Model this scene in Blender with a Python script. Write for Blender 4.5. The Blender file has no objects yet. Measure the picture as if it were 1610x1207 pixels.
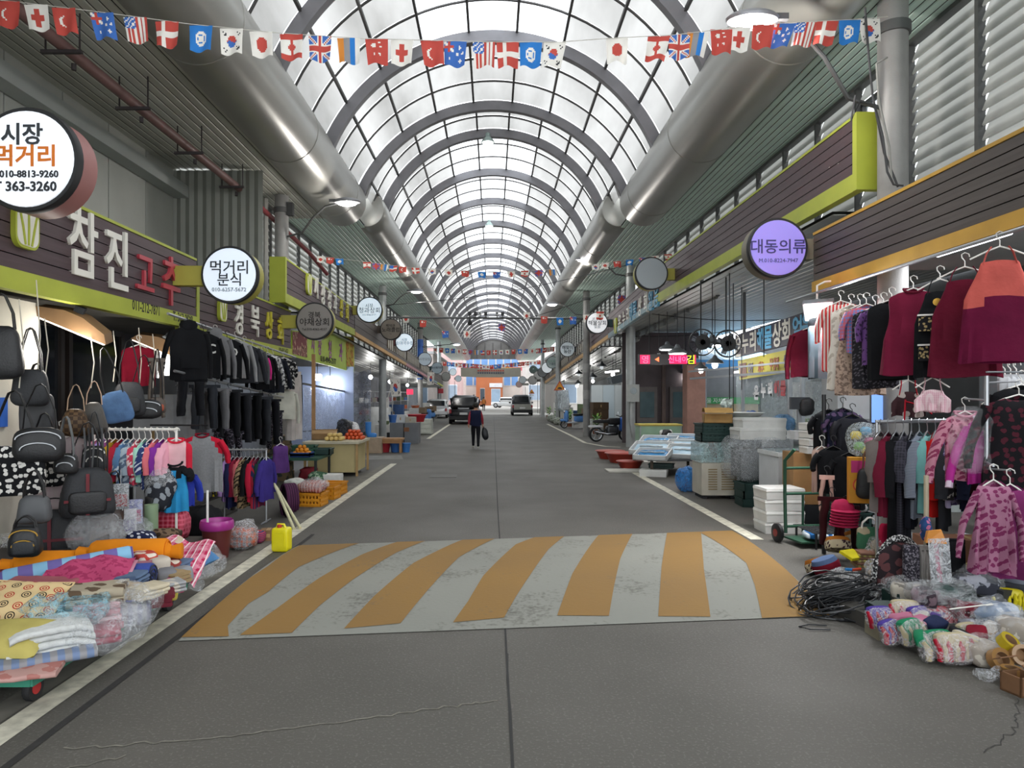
import bpy, bmesh, math, random
from mathutils import Vector, Matrix, noise as mnoise
R = math.radians; PI = math.pi
SC = bpy.context.scene; COL = SC.collection
rnd = random.Random(11)
# ---------------------------------------------------------------- camera, sky, exposure
F, VX, VY, H = 1100.0, 775.0, 620.0, 1.9        # focal length in px, vanishing point, eye height
cd = bpy.data.cameras.new('camera'); cam = bpy.data.objects.new('camera', cd); COL.objects.link(cam)
cam.location = (0, 0, H); cam.rotation_euler = (R(90), 0, 0)
cd.sensor_width = 36; cd.lens = 36 * F / 1610
cd.shift_x = (805 - VX) / 1610; cd.shift_y = (VY - 603.5) / 1610
cd.clip_start = .05; cd.clip_end = 600
SC.camera = cam
W = bpy.data.worlds.new('overcast_sky'); SC.world = W; W.use_nodes = True
bg = W.node_tree.nodes['Background']; bg.inputs[0].default_value = (.93, .97, 1, 1); bg.inputs[1].default_value = 3.7
vs = SC.view_settings; vs.view_transform = 'Standard'; vs.look = 'None'; vs.gamma = 1; vs.use_curve_mapping = False
vs.exposure = 0.0
SC.cycles.use_denoising = True
SC.cycles.max_bounces = 8; SC.cycles.diffuse_bounces = 4; SC.cycles.transparent_max_bounces = 12
SC.cycles.sample_clamp_indirect = 6; SC.cycles.caustics_reflective = False; SC.cycles.caustics_refractive = False

def P(px, py, Y): return Vector(((px - VX) / F * Y, Y, H + (VY - py) / F * Y))      # pixel + distance -> point
def PXp(px, py, X): return P(px, py, X * F / (px - VX))                              # ... on a plane x = X
def PZp(px, py, z=0): return P(px, py, F * (H - z) / (py - VY))                      # ... on a plane z
# ---------------------------------------------------------------- materials
def lin(h):
    if not isinstance(h, str): return tuple(h)[:3]
    h = h.lstrip('#'); o = []
    for i in (0, 2, 4):
        c = int(h[i:i+2], 16) / 255; o.append(c / 12.92 if c <= .04045 else ((c + .055) / 1.055) ** 2.4)
    return tuple(o)
_M = {}
def nodes(name):
    m = bpy.data.materials.new(name); m.use_nodes = True; nt = m.node_tree
    return m, nt, nt.nodes['Principled BSDF'], nt.nodes['Material Output']
def nd(nt, t, **kw):
    n = nt.nodes.new('ShaderNode' + t)
    for k, v in kw.items():
        if k.startswith('i_'):
            k = k[2:]; n.inputs[int(k) if k.isdigit() else k].default_value = v
        else: setattr(n, k, v)
    return n
def mth(nt, op, a, b=None, clamp=False):
    n = nt.nodes.new('ShaderNodeMath'); n.operation = op; n.use_clamp = clamp
    for i, x in enumerate((a, b)):
        if x is None: continue
        if isinstance(x, (int, float)): n.inputs[i].default_value = x
        else: nt.links.new(x, n.inputs[i])
    return n.outputs[0]
def mixc(nt, f, a, b, mode='MIX'):
    n = nt.nodes.new('ShaderNodeMix'); n.data_type = 'RGBA'; n.blend_type = mode
    for i, x in ((0, f), (6, a), (7, b)):
        if isinstance(x, (int, float)): n.inputs[i].default_value = x
        elif isinstance(x, (tuple, list)): n.inputs[i].default_value = tuple(x)[:3] + (1,)
        else: nt.links.new(x, n.inputs[i])
    return n.outputs[2]
def objco(nt, sx=1, sy=1, sz=1, rz=0, ry=0):
    t = nd(nt, 'TexCoord'); mp = nd(nt, 'Mapping')
    mp.inputs['Scale'].default_value = (sx, sy, sz); mp.inputs['Rotation'].default_value = (0, ry, rz)
    nt.links.new(t.outputs['Object'], mp.inputs[0]); return mp.outputs[0]
def vary(nt, col, v, sc, co=None):
    co = co or objco(nt)
    n = nd(nt, 'TexNoise', i_Scale=sc, i_Detail=4.0); nt.links.new(co, n.inputs['Vector'])
    mr = nd(nt, 'MapRange'); mr.inputs[1].default_value = .3; mr.inputs[2].default_value = .7
    mr.inputs[3].default_value = 1 - v; mr.inputs[4].default_value = 1 + v
    nt.links.new(n.outputs[0], mr.inputs[0])
    g = nd(nt, 'CombineColor'); [nt.links.new(mr.outputs[0], g.inputs[i]) for i in range(3)]
    return mixc(nt, 1.0, col, g.outputs[0], 'MULTIPLY'), n.outputs[0]
def bump(nt, b, h, s, d=.01):
    n = nd(nt, 'Bump', i_Strength=s, i_Distance=d); nt.links.new(h, n.inputs['Height']); nt.links.new(n.outputs[0], b.inputs['Normal'])
def M(c, rough=.7, v=.12, sc=5, bp=0, metal=0, spec=.5, emit=0, bsc=60, name=None):
    k = (c, rough, v, sc, bp, metal, spec, emit, bsc)
    if k in _M: return _M[k]
    m, nt, b, o = nodes(name or 'mat_' + str(c).strip('#'))
    L = lin(c); b.inputs['Base Color'].default_value = L + (1,)
    b.inputs['Roughness'].default_value = rough; b.inputs['Metallic'].default_value = metal; b.inputs['Specular IOR Level'].default_value = spec
    if v:
        col, h = vary(nt, L, v, sc); nt.links.new(col, b.inputs['Base Color'])
    if bp:
        n = nd(nt, 'TexNoise', i_Scale=bsc, i_Detail=3.0); nt.links.new(objco(nt), n.inputs['Vector']); bump(nt, b, n.outputs[0], bp)
    if emit:
        b.inputs['Emission Color'].default_value = L + (1,); b.inputs['Emission Strength'].default_value = emit
    _M[k] = m; return m
def cloth(c, v=.18): return M(c, .9, v, 3.5, .35, 0, .15, 0, 22)
def PT(kind, a, b, s=10, c=None, rough=.85, rot=0):                       # printed patterns
    k = (kind, a, b, s, c, rough, rot)
    if k in _M: return _M[k]
    m, nt, bs, o = nodes('print_' + kind); A, B = lin(a), lin(b); lk = nt.links.new
    co = objco(nt, rz=rot, ry=rot)
    if kind in ('stripe', 'hstripe', 'vstripe'):
        w = nd(nt, 'TexWave', i_Scale=s, i_Distortion=0.0); w.bands_direction = {'stripe': 'X', 'hstripe': 'Z', 'vstripe': 'Y'}[kind]
        lk(co, w.inputs[0]); f = mth(nt, 'GREATER_THAN', w.outputs['Fac'], .5); col = mixc(nt, f, A, B)
    elif kind == 'plaid':
        fs = []
        for d in ('X', 'Z', 'Y'):
            w = nd(nt, 'TexWave', i_Scale=s, i_Distortion=0.0); w.bands_direction = d; lk(co, w.inputs[0]); fs.append(mth(nt, 'GREATER_THAN', w.outputs['Fac'], .62))
        f = mth(nt, 'MULTIPLY', mth(nt, 'ADD', mth(nt, 'ADD', fs[0], fs[1]), fs[2]), .45, True); col = mixc(nt, f, A, B)
        if c:
            w = nd(nt, 'TexWave', i_Scale=s, i_Distortion=0.0, i_6=2.0); w.bands_direction = 'X'; lk(co, w.inputs[0]); col = mixc(nt, mth(nt, 'GREATER_THAN', w.outputs['Fac'], .93), col, lin(c))
    elif kind in ('floral', 'leopard', 'dots', 'rings'):
        vo = nd(nt, 'TexVoronoi', i_Scale=s); vo.voronoi_dimensions = '2D'
        if kind != 'rings':
            sp_ = nd(nt, 'SeparateXYZ'); lk(co, sp_.inputs[0]); cm = nd(nt, 'CombineXYZ'); lk(mth(nt, 'ADD', sp_.outputs[0], mth(nt, 'MULTIPLY', sp_.outputs[1], .6)), cm.inputs[0]); lk(mth(nt, 'ADD', sp_.outputs[2], mth(nt, 'MULTIPLY', sp_.outputs[1], .8)), cm.inputs[1]); lk(cm.outputs[0], vo.inputs['Vector'])
        else: lk(co, vo.inputs['Vector'])
        if kind == 'dots': f = mth(nt, 'LESS_THAN', vo.outputs['Distance'], .28); col = mixc(nt, f, A, B)
        elif kind == 'rings':
            vo.inputs['Randomness'].default_value = .35
            w = mth(nt, 'FRACT', mth(nt, 'MULTIPLY', vo.outputs['Distance'], 6)); f = mth(nt, 'MULTIPLY', mth(nt, 'GREATER_THAN', w, .5), mth(nt, 'LESS_THAN', vo.outputs['Distance'], .42))
            col = mixc(nt, f, A, mixc(nt, mth(nt, 'GREATER_THAN', vo.outputs['Color'], .5), B, lin(c or b)))
        else:
            nz = nd(nt, 'TexNoise', i_Scale=s * 2.2, i_Detail=2.0); lk(co, nz.inputs['Vector'])
            d = mth(nt, 'ADD', vo.outputs['Distance'], mth(nt, 'MULTIPLY', nz.outputs[0], .5)); f = mth(nt, 'LESS_THAN', d, .58); col = mixc(nt, f, A, B)
            if c: col = mixc(nt, mth(nt, 'LESS_THAN', d, .44), col, lin(c))
    elif kind == 'check':
        ch = nd(nt, 'TexChecker', i_Scale=s); lk(co, ch.inputs[0]); ch.inputs[1].default_value = A + (1,); ch.inputs[2].default_value = B + (1,); col = ch.outputs[0]
    elif kind == 'speckle':
        n = nd(nt, 'TexNoise', i_Scale=s, i_Detail=3.0); lk(co, n.inputs['Vector']); col = mixc(nt, mth(nt, 'GREATER_THAN', n.outputs[0], .54), A, B)
    col, _ = vary(nt, col, .12, 4); lk(col, bs.inputs['Base Color'])
    bs.inputs['Roughness'].default_value = rough; bs.inputs['Specular IOR Level'].default_value = .2
    _M[k] = m; return m
def clear(c='#eef2f6', opac=.3, rough=.15, key='clear'):                   # thin clear plastic film
    k = (key, c, opac, rough)
    if k in _M: return _M[k]
    m, nt, b, o = nodes(key); L = lin(c); b.inputs['Base Color'].default_value = L + (1,); b.inputs['Roughness'].default_value = rough
    n = nd(nt, 'TexNoise', i_Scale=5.0, i_Detail=1.0); nt.links.new(objco(nt), n.inputs['Vector']); n2 = nd(nt, 'TexNoise', i_Scale=17.0, i_Detail=2.0, i_Distortion=1.2); nt.links.new(objco(nt), n2.inputs['Vector']); bump(nt, b, n2.outputs[0], 1.0, .03)
    t = nd(nt, 'BsdfTransparent'); mx = nd(nt, 'MixShader')
    mr = nd(nt, 'MapRange'); mr.inputs[1].default_value = .35; mr.inputs[2].default_value = .65; mr.inputs[3].default_value = opac * .7; mr.inputs[4].default_value = min(1, opac * 1.25)
    nt.links.new(n.outputs[0], mr.inputs[0])
    rg = mth(nt, 'POWER', mth(nt, 'SUBTRACT', 1.0, mth(nt, 'ABSOLUTE', mth(nt, 'SUBTRACT', mth(nt, 'MULTIPLY', n2.outputs[0], 2.0), 1.0))), 14.0)  # wrinkle glints painted as thin whiter lines into the film's opacity
    nt.links.new(mth(nt, 'ADD', mth(nt, 'MULTIPLY', mr.outputs[0], .75), mth(nt, 'MULTIPLY', rg, min(.6, opac * 1.6)), True), mx.inputs[0])
    nt.links.new(t.outputs[0], mx.inputs[1]); nt.links.new(b.outputs[0], mx.inputs[2]); nt.links.new(mx.outputs[0], o.inputs[0])
    _M[k] = m; return m
def glow(c, s):
    k = ('glow', c, s)
    if k in _M: return _M[k]
    m, nt, b, o = nodes('glow'); b.inputs['Base Color'].default_value = lin(c) + (1,)
    b.inputs['Emission Color'].default_value = lin(c) + (1,); b.inputs['Emission Strength'].default_value = s
    _M[k] = m; return m
# ---------------------------------------------------------------- mesh building
class MB:
    def __init__(s): s.v = []; s.f = []; s.mi = []; s.m = 0
    def add(s, vs_, fs):
        n = len(s.v); s.v += [tuple(v) for v in vs_]; s.f += [tuple(i + n for i in f) for f in fs]; s.mi += [s.m] * len(fs); return s
    def box(s, c, d, rz=0, rx=0, ry=0, taper=1):
        hx, hy, hz = d[0] / 2, d[1] / 2, d[2] / 2; c = Vector(c)
        rot = Matrix.Rotation(rz, 3, 'Z') @ Matrix.Rotation(ry, 3, 'Y') @ Matrix.Rotation(rx, 3, 'X')
        vv = [c + rot @ Vector((x * hx * (taper if z > 0 else 1), y * hy * (taper if z > 0 else 1), z * hz)) for z in (-1, 1) for y in (-1, 1) for x in (-1, 1)]
        return s.add(vv, [(0, 2, 3, 1), (4, 5, 7, 6), (0, 1, 5, 4), (2, 6, 7, 3), (0, 4, 6, 2), (1, 3, 7, 5)])
    def bar(s, a, b, w, h=None):                        # rectangular bar between two points
        h = h or w; a, b = Vector(a), Vector(b); d = (b - a).normalized()
        up = Vector((0, 0, 1)) if abs(d.z) < .95 else Vector((0, 1, 0)); sd = d.cross(up).normalized(); up = sd.cross(d)
        vv = [p + sd * x * w / 2 + up * z * h / 2 for p in (a, b) for x, z in ((-1, -1), (1, -1), (1, 1), (-1, 1))]
        return s.add(vv, [(0, 3, 2, 1), (4, 5, 6, 7), (0, 1, 5, 4), (1, 2, 6, 5), (2, 3, 7, 6), (3, 0, 4, 7)])
    def tube(s, pts, r, n=8, cap=True, flat=1):
        pts = [Vector(p) for p in pts]; k = len(pts); rs = r if isinstance(r, (list, tuple)) else [r] * k
        d0 = (pts[1] - pts[0]).normalized(); up = Vector((0, 0, 1)) if abs(d0.z) < .9 else Vector((1, 0, 0))
        u = d0.cross(up).normalized(); vv = []
        for i, p in enumerate(pts):
            d = (pts[min(i + 1, k - 1)] - pts[max(i - 1, 0)])
            d = d.normalized() if d.length > 1e-9 else d0
            u = (u - d * u.dot(d)); u = u.normalized() if u.length > 1e-6 else d.orthogonal().normalized()
            w = d.cross(u)
            vv += [p + (u * math.cos(2 * PI * j / n) + w * math.sin(2 * PI * j / n) * flat) * rs[i] for j in range(n)]
        fs = [(i * n + j, i * n + (j + 1) % n, (i + 1) * n + (j + 1) % n, (i + 1) * n + j) for i in range(k - 1) for j in range(n)]
        if cap: fs += [tuple(range(n - 1, -1, -1)), tuple((k - 1) * n + j for j in range(n))]
        return s.add(vv, fs)
    def lathe(s, prof, n=20, c=(0, 0, 0), ax='z', sq=(1, 1)):
        c = Vector(c); vv = []
        for r, h in prof:
            for j in range(n):
                a = 2 * PI * j / n; x, y = r * math.cos(a) * sq[0], r * math.sin(a) * sq[1]
                vv.append(c + Vector({'z': (x, y, h), 'y': (x, h, y), 'x': (h, x, y)}[ax]))
        k = len(prof); fs = [(i * n + j, i * n + (j + 1) % n, (i + 1) * n + (j + 1) % n, (i + 1) * n + j) for i in range(k - 1) for j in range(n)]
        loop = prof[0] == prof[-1]
        if prof[0][0] > 1e-5 and not loop: fs.append(tuple(range(n - 1, -1, -1)))
        if prof[-1][0] > 1e-5 and not loop: fs.append(tuple((k - 1) * n + j for j in range(n)))
        return s.add(vv, fs)
    def prism(s, poly, a, b, pl='xz'):                  # 2D outline extruded along the third axis
        f = {'xz': lambda p, t: (p[0], t, p[1]), 'yz': lambda p, t: (t, p[0], p[1]), 'xy': lambda p, t: (p[0], p[1], t)}[pl]
        n = len(poly); vv = [f(p, a) for p in poly] + [f(p, b) for p in poly]
        return s.add(vv, [tuple(range(n)), tuple(range(2 * n - 1, n - 1, -1))] + [(i, i + n, (i + 1) % n + n, (i + 1) % n) for i in range(n)])
    def grid(s, fn, nu, nv, cu=False, matf=None):
        mu = nu if cu else nu + 1
        vv = [fn(i / nu, j / nv) for j in range(nv + 1) for i in range(mu)]
        fs = [(j * mu + i, j * mu + (i + 1) % mu, (j + 1) * mu + (i + 1) % mu, (j + 1) * mu + i) for j in range(nv) for i in range(nu)]
        n0 = len(s.f); s.add(vv, fs)
        if matf:
            for q in range(nu * nv): s.mi[n0 + q] = matf((q % nu + .5) / nu, (q // nu + .5) / nv)
        return s
    def xf(s, m):
        s.v = [tuple(m @ Vector(v)) for v in s.v]; return s
    def wob(s, amp, sc, seed=0):                        # crumple
        o = []
        for v in s.v:
            p = Vector(v) * sc + Vector((seed * 3.1, seed * 1.7, seed)); d = mnoise.noise_vector(p) + mnoise.noise_vector(p * 2.3) * .5; o.append(tuple(Vector(v) + d * amp))
        s.v = o; return s
    def mesh(s, name, mats, smooth=40):
        me = bpy.data.meshes.new(name); me.from_pydata(s.v, [], s.f)
        for m in (mats if isinstance(mats, (list, tuple)) else [mats]): me.materials.append(m)
        if any(s.mi): me.polygons.foreach_set('material_index', s.mi)
        if smooth:
            me.polygons.foreach_set('use_smooth', [True] * len(s.f)); me.set_sharp_from_angle(angle=R(smooth))
        bm = bmesh.new(); bm.from_mesh(me); bmesh.ops.recalc_face_normals(bm, faces=bm.faces); bm.to_mesh(me); bm.free()
        return me
    def build(s, name, mats, parent=None, loc=(0, 0, 0), rot=(0, 0, 0), smooth=40):
        return link(name, s.mesh(name, mats, smooth), parent, loc, rot)
def link(name, me, parent=None, loc=(0, 0, 0), rot=(0, 0, 0)):
    o = bpy.data.objects.new(name, me); COL.objects.link(o); o.parent = parent; o.location = loc; o.rotation_euler = rot; return o
def tag(o, label, cat, group=None, kind=None):
    if label: o['label'] = label
    if cat: o['category'] = cat
    if group: o['group'] = group
    if kind: o['kind'] = kind
    return o
def thing(name, label, cat, loc=(0, 0, 0), rz=0, group=None, rot=None):
    o = bpy.data.objects.new(name, None); COL.objects.link(o); o.location = loc; o.rotation_euler = rot or (0, 0, rz); o.empty_display_size = .1
    return tag(o, label, cat, group)
def struct(name, mb, mat, parent=None, label=None, smooth=40, loc=(0, 0, 0)):
    o = mb.build(name, mat, parent, loc, smooth=smooth)
    if parent is None: o['kind'] = 'structure'; o['label'] = label or name.replace('_', ' ') + ' of the covered market'
    return o
def dup(o, loc=None, rz=None, label=None, parent=None, scale=None):
    c = o.copy(); COL.objects.link(c); c.parent = parent
    if loc is not None: c.location = loc
    if rz is not None: c.rotation_euler = (0, 0, rz)
    if scale is not None: c.scale = scale if not isinstance(scale, (int, float)) else (scale,) * 3
    if label: c['label'] = label
    for ch in list(o.children): dup(ch, parent=c)
    return c
ORD = 'first second third fourth fifth sixth seventh eighth ninth tenth eleventh twelfth thirteenth fourteenth fifteenth sixteenth seventeenth eighteenth nineteenth twentieth'.split()
# text laid flat in the local xz plane, facing -y (reads along +x)
_T = {}
def textmesh(t, h, depth=.002, bold=0.0, sx=1.0):
    cu = bpy.data.curves.new('lettering', 'FONT'); cu.body = t; cu.size = h * 1.25; cu.align_x = 'CENTER'; cu.align_y = 'CENTER'
    cu.extrude = depth / 2; cu.offset = bold; cu.resolution_u = 2
    o = bpy.data.objects.new('lettering', cu); me = bpy.data.meshes.new_from_object(o); bpy.data.objects.remove(o)
    me.transform(Matrix.Diagonal((sx, 1, 1, 1))); me.transform(Matrix.Rotation(R(90), 4, 'X')); me.materials.clear()
    xs = [v.co.z for v in me.vertices]
    if xs:
        dz = (max(xs) + min(xs)) / 2; xx = [v.co.x for v in me.vertices]; dx = (max(xx) + min(xx)) / 2
        me.transform(Matrix.Translation((-dx, 0, -dz)))
    return me
def text(t, h, mat, parent, loc, rz=0, depth=.002, bold=0.0, sx=1.0, name='lettering'):
    me = textmesh(t, h, depth, bold, sx); me.materials.append(mat)
    return link(name, me, parent, loc, (0, 0, rz))
# ================================================================= STRUCTURE
# ---- road
def asphalt():
    m, nt, b, o = nodes('asphalt'); lk = nt.links.new; co = objco(nt)
    n1 = nd(nt, 'TexNoise', i_Scale=.7, i_Detail=5.0); n2 = nd(nt, 'TexNoise', i_Scale=55.0, i_Detail=3.0); n3 = nd(nt, 'TexVoronoi', i_Scale=70.0)
    for n in (n1, n2, n3): lk(co, n.inputs['Vector'])
    c = mixc(nt, n1.outputs[0], lin('#4a4843'), lin('#605d57'))
    c = mixc(nt, mth(nt, 'MULTIPLY', mth(nt, 'GREATER_THAN', n2.outputs[0], .6), .22), c, lin('#8f8d89'))
    c = mixc(nt, mth(nt, 'MULTIPLY', mth(nt, 'LESS_THAN', n3.outputs[0], .1), .18), c, lin('#aaa79f'))
    lk(c, b.inputs['Base Color']); b.inputs['Specular IOR Level'].default_value = .45
    lk(mth(nt, 'ADD', mth(nt, 'MULTIPLY', n1.outputs[0], -.25), .78), b.inputs['Roughness'])
    bump(nt, b, n2.outputs[0], .5, .006); return m
ASPH = asphalt()
floor = struct('floor', MB().add([(-10, -8, 0), (12, -8, 0), (12, 100, 0), (-10, 100, 0)], [(0, 1, 2, 3)]), ASPH, label='dark grey asphalt road running down the arcade')
CONC = M('#8a877e', .9, .25, 3, .4)
WPAINT = M('#c9c5b4', .75, .28, 9, .2)
def strip(name, pts, w, z, mat, parent=floor):
    mb = MB()
    for a, b in zip(pts, pts[1:]):
        a, b = Vector(a), Vector(b); d = (b - a).normalized(); n = Vector((-d.y, d.x)) * w / 2
        mb.add([(a.x - n.x, a.y - n.y, z), (a.x + n.x, a.y + n.y, z), (b.x + n.x, b.y + n.y, z), (b.x - n.x, b.y - n.y, z)], [(0, 1, 2, 3)])
    return mb.build(name, mat, parent)
strip('edge_line', [(-2.76, -2), (-2.74, 6), (-2.72, 19.2)], .17, .004, WPAINT)
strip('edge_line', [(-2.78, 30), (-2.74, 52)], .16, .004, WPAINT)
strip('edge_line', [(3.46, 9.15), (3.44, 18.5)], .17, .004, WPAINT)
strip('edge_line', [(3.5, 45), (3.62, 32), (3.62, 27.5), (4.1, 25.6), (4.6, 25.2)], .15, .004, WPAINT)
strip('gutter_line', [(-2.50, -2), (-2.48, 4), (-2.44, 9.5)], .05, .005, M('#2c2b2a', .9, .3, 12))
strip('paving_strip', [(-2.96, -2), (-2.9, 19)], .18, .0025, M('#6f6c64', .9, .3, 4))
strip('seam', [(.1, -2), (.1, 6), (.08, 12), (.08, 60)], .014, .004, M('#303030', .9))
strip('paving_strip', [(-6.5, 20.5), (-2.75, 21.2)], 1.3, .003, M('#7d7b76', .9, .2, 3))
strip('paving_strip', [(3.55, 19.9), (4.6, 19.9)], .5, .005, M('#cfccc4', .85, .2, 5))
def crackline(pts, w, mat, seed):
    r = random.Random(seed); q = []
    for a, b in zip(pts, pts[1:]):
        for i in range(14):
            t = i / 14; q.append((a[0] + (b[0] - a[0]) * t + r.uniform(-.012, .012), a[1] + (b[1] - a[1]) * t + r.uniform(-.02, .02)))
    strip('crack', q, w, .003, mat)
LCR = M('#7d7a70', .95, .3, 14); DCR = M('#3d3c3a', .95, .2, 9)
crackline([(-2.3, 3.75), (-1.6, 3.86), (-.9, 4.05), (-.3, 4.25), (.05, 4.35)], .012, LCR, 1)
crackline([(.1, -1), (.1, 5.6)], .012, DCR, 3); crackline([(-2.4, 3.4), (-1.9, 3.7)], .01, LCR, 4)
crackline([(2.6, 3.7), (3.0, 4.0), (3.3, 4.4)], .006, DCR, 5)
for px, py, w in ((405, 713, 1), (548, 601, 1)):
    pass
mh = struct('manhole_cover', MB().box((-1.15, 16.3, .004), (.62, .6, .008)), M('#55534f', .6, .3, 20, .5), label='square iron cover set into the road')
# ---- painted speed hump
def yf(x): return 5.66 + .115 * x
def yb(x): return 9.18 + .165 * x
def hz(x, y):
    t = (y - yf(x)) / (yb(x) - yf(x)); t = min(1, max(0, t)); return .065 * math.sin(PI * t) ** .8 if 0 < t < 1 else 0
def paint_mat(c1, c2, wear):
    m, nt, b, o = nodes('road_paint'); co = objco(nt); lk = nt.links.new
    n = nd(nt, 'TexNoise', i_Scale=1.3, i_Detail=8.0, i_Roughness=.7); n2 = nd(nt, 'TexNoise', i_Scale=26.0, i_Detail=4.0)
    n3 = nd(nt, 'TexNoise', i_Scale=.55, i_Detail=3.0)
    for q in (n, n2, n3): lk(co, q.inputs['Vector'])
    c = mixc(nt, n3.outputs[0], lin(c1), lin(c2)); f = mth(nt, 'ADD', mth(nt, 'MULTIPLY', n.outputs[0], .7), mth(nt, 'MULTIPLY', n2.outputs[0], .4))
    mr = nd(nt, 'MapRange'); mr.inputs[1].default_value = wear; mr.inputs[2].default_value = wear + .12; lk(f, mr.inputs[0])
    c = mixc(nt, mth(nt, 'MULTIPLY', mr.outputs[0], .75), c, lin('#55524c')); lk(c, b.inputs['Base Color']); b.inputs['Roughness'].default_value = .8
    bump(nt, b, n2.outputs[0], .35, .006); return m
WH = paint_mat('#7d7f79', '#92928a', .575); OR = paint_mat('#795d36', '#98722f', .64)
def hump_piece(name, poly, mat, dz, parent):
    bm = bmesh.new(); f = bm.faces.new([bm.verts.new((x, y, 0)) for x, y in poly])
    for i in range(1, 60):
        g = bm.verts[:] + bm.edges[:] + bm.faces[:]
        bmesh.ops.bisect_plane(bm, geom=g, plane_co=(0, 5.0 + i * .085, 0), plane_no=(0, 1, 0))
    for i in range(-6, 8):
        bmesh.ops.bisect_plane(bm, geom=bm.verts[:] + bm.edges[:] + bm.faces[:], plane_co=(i * .5, 0, 0), plane_no=(1, 0, 0))
    for v in bm.verts: v.co.z = hz(v.co.x, v.co.y) + dz
    bmesh.ops.triangulate(bm, faces=bm.faces); bmesh.ops.recalc_face_normals(bm, faces=bm.faces)
    me = bpy.data.meshes.new(name); bm.to_mesh(me); bm.free()
    if me.polygons and me.polygons[0].normal.z < 0: me.flip_normals()
    me.materials.append(mat); return link(name, me, parent)
def zz(q, z): return [tuple(PZp((230 if z == 1 else 760) + x * .3416, 820 + y * .3416)[:2]) for x, y in q]
hb = [(-2.42, yf(-2.42)), (-1.2, yf(-1.2)), (0, yf(0)), (1.5, yf(1.5)), (2.93, yf(2.93)), (3.32, yb(3.32)), (2, yb(2)), (0, yb(0)), (-2.44, yb(-2.44))]
hump = hump_piece('speed_hump', hb, WH, .006, None)
tag(hump, 'low speed hump across the road painted in white and ochre stripes', 'speed hump')
def inhump(q):
    o = []
    for x, y in q:
        x = max(-2.42, x); y = max(yf(x), min(yb(x), y)); o.append((min(x, 2.93 + .39 * (y - 6.0) / 3.72), y))
    return o
for z, q in ((1, [(120, 540), (250, 410), (450, 290), (560, 235), (610, 180), (645, 135), (660, 112), (985, 98), (830, 175), (700, 240), (560, 355), (470, 405), (375, 495), (380, 535)]),
             (1, [(430, 530), (600, 425), (800, 290), (1000, 170), (1160, 88), (1290, 82), (1150, 165), (950, 300), (800, 410), (670, 520)]),
             (1, [(910, 502), (1050, 370), (1230, 220), (1460, 70), (1605, 60), (1440, 190), (1300, 340), (1170, 480)]),
             (2, [(-140, 475), (-70, 390), (0, 280), (85, 190), (150, 120), (230, 52), (365, 52), (300, 150), (220, 270), (150, 370), (95, 455)]),
             (2, [(340, 445), (410, 270), (520, 50), (675, 47), (630, 200), (600, 330), (578, 445)]),
             (2, [(805, 445), (820, 240), (835, 45), (995, 44), (1005, 110), (1015, 250), (1045, 445)]),
             (2, [(1285, 450), (1250, 320), (1210, 220), (1110, 140), (1000, 58), (1000, 42), (1145, 40), (1300, 150), (1450, 250), (1610, 445)])):
    hump_piece('stripe', inhump(zz(q, z)), OR, .010, hump)
# ---- roof glazing
def glaze(tr, c, dirt):
    m, nt, b, o = nodes('roof_glazing'); nt.nodes.remove(b); lk = nt.links.new
    t = nd(nt, 'BsdfTransparent'); t.inputs[0].default_value = lin(c) + (1,); d = nd(nt, 'BsdfTranslucent'); d2 = nd(nt, 'BsdfDiffuse')
    n = nd(nt, 'TexNoise', i_Scale=1.1, i_Detail=5.0); lk(objco(nt, 1, .25, 1), n.inputs['Vector'])
    col = mixc(nt, mth(nt, 'MULTIPLY', n.outputs[0], dirt), lin('#c3c1bf'), lin('#62605c')); lk(col, d.inputs[0]); d2.inputs[0].default_value = lin('#c9c8c6') + (1,)
    m1 = nd(nt, 'MixShader', i_0=.25); lk(d.outputs[0], m1.inputs[1]); lk(d2.outputs[0], m1.inputs[2])
    m2 = nd(nt, 'MixShader', i_0=1 - tr); lk(t.outputs[0], m2.inputs[1]); lk(m1.outputs[0], m2.inputs[2]); lk(m2.outputs[0], o.inputs[0]); return m
GL = glaze(.08, '#d8d9da', 1.3); SKY = glaze(.75, '#f4f6f8', .2)
STEEL = M('#77767a', .45, .1, 3, 0, .25); STEEL2 = M('#4d4b4b', .5, .12, 4, 0, .2); TUBE = M('#9b9a94', .34, .07, .8, 0, .45)
roof = thing('roof', 'arched translucent barrel roof with grey steel ribs', None); roof['kind'] = 'structure'
PURL = [-73.5, -67.5, -52.5, -37.5, -22.5, -7.5, 7.5, 22.5, 37.5, 52.5, 67.5, 73.5]
def arc(Rr, zc, a): return (Rr * math.sin(R(a)), zc + Rr * math.cos(R(a)))
def rib(Y, Rr, zc, mat=STEEL):
    mb = MB(); n = 44; w = .17; dp = .24
    for i in range(n + 1):
        a = -72 + 144 * i / n
        for rr, yy in ((Rr - dp, -w / 2), (Rr - dp, w / 2), (Rr, w / 2), (Rr, -w / 2)):
            x, z = arc(rr, zc, a); mb.v.append((x, yy, z))
    mb.add([], []); fs = [(i * 4 + j, i * 4 + (j + 1) % 4, i * 4 + 4 + (j + 1) % 4, i * 4 + 4 + j) for i in range(n) for j in range(4)]
    mb.f += fs; mb.mi += [0] * len(fs); o = mb.build('rib', mat, roof, (0, Y, 0)); return o
def hoop(Y, Rr, zc):
    mb = MB(); mb.tube([Vector((arc(Rr, zc, a)[0], 0, arc(Rr, zc, a)[1])) for a in range(-72, 73, 4)], .026, 5); return mb.build('hoop', STEEL2, roof, (0, Y, 0))
panes = {}
farpanes = [MB(), MB()]; npane = [0]
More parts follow.
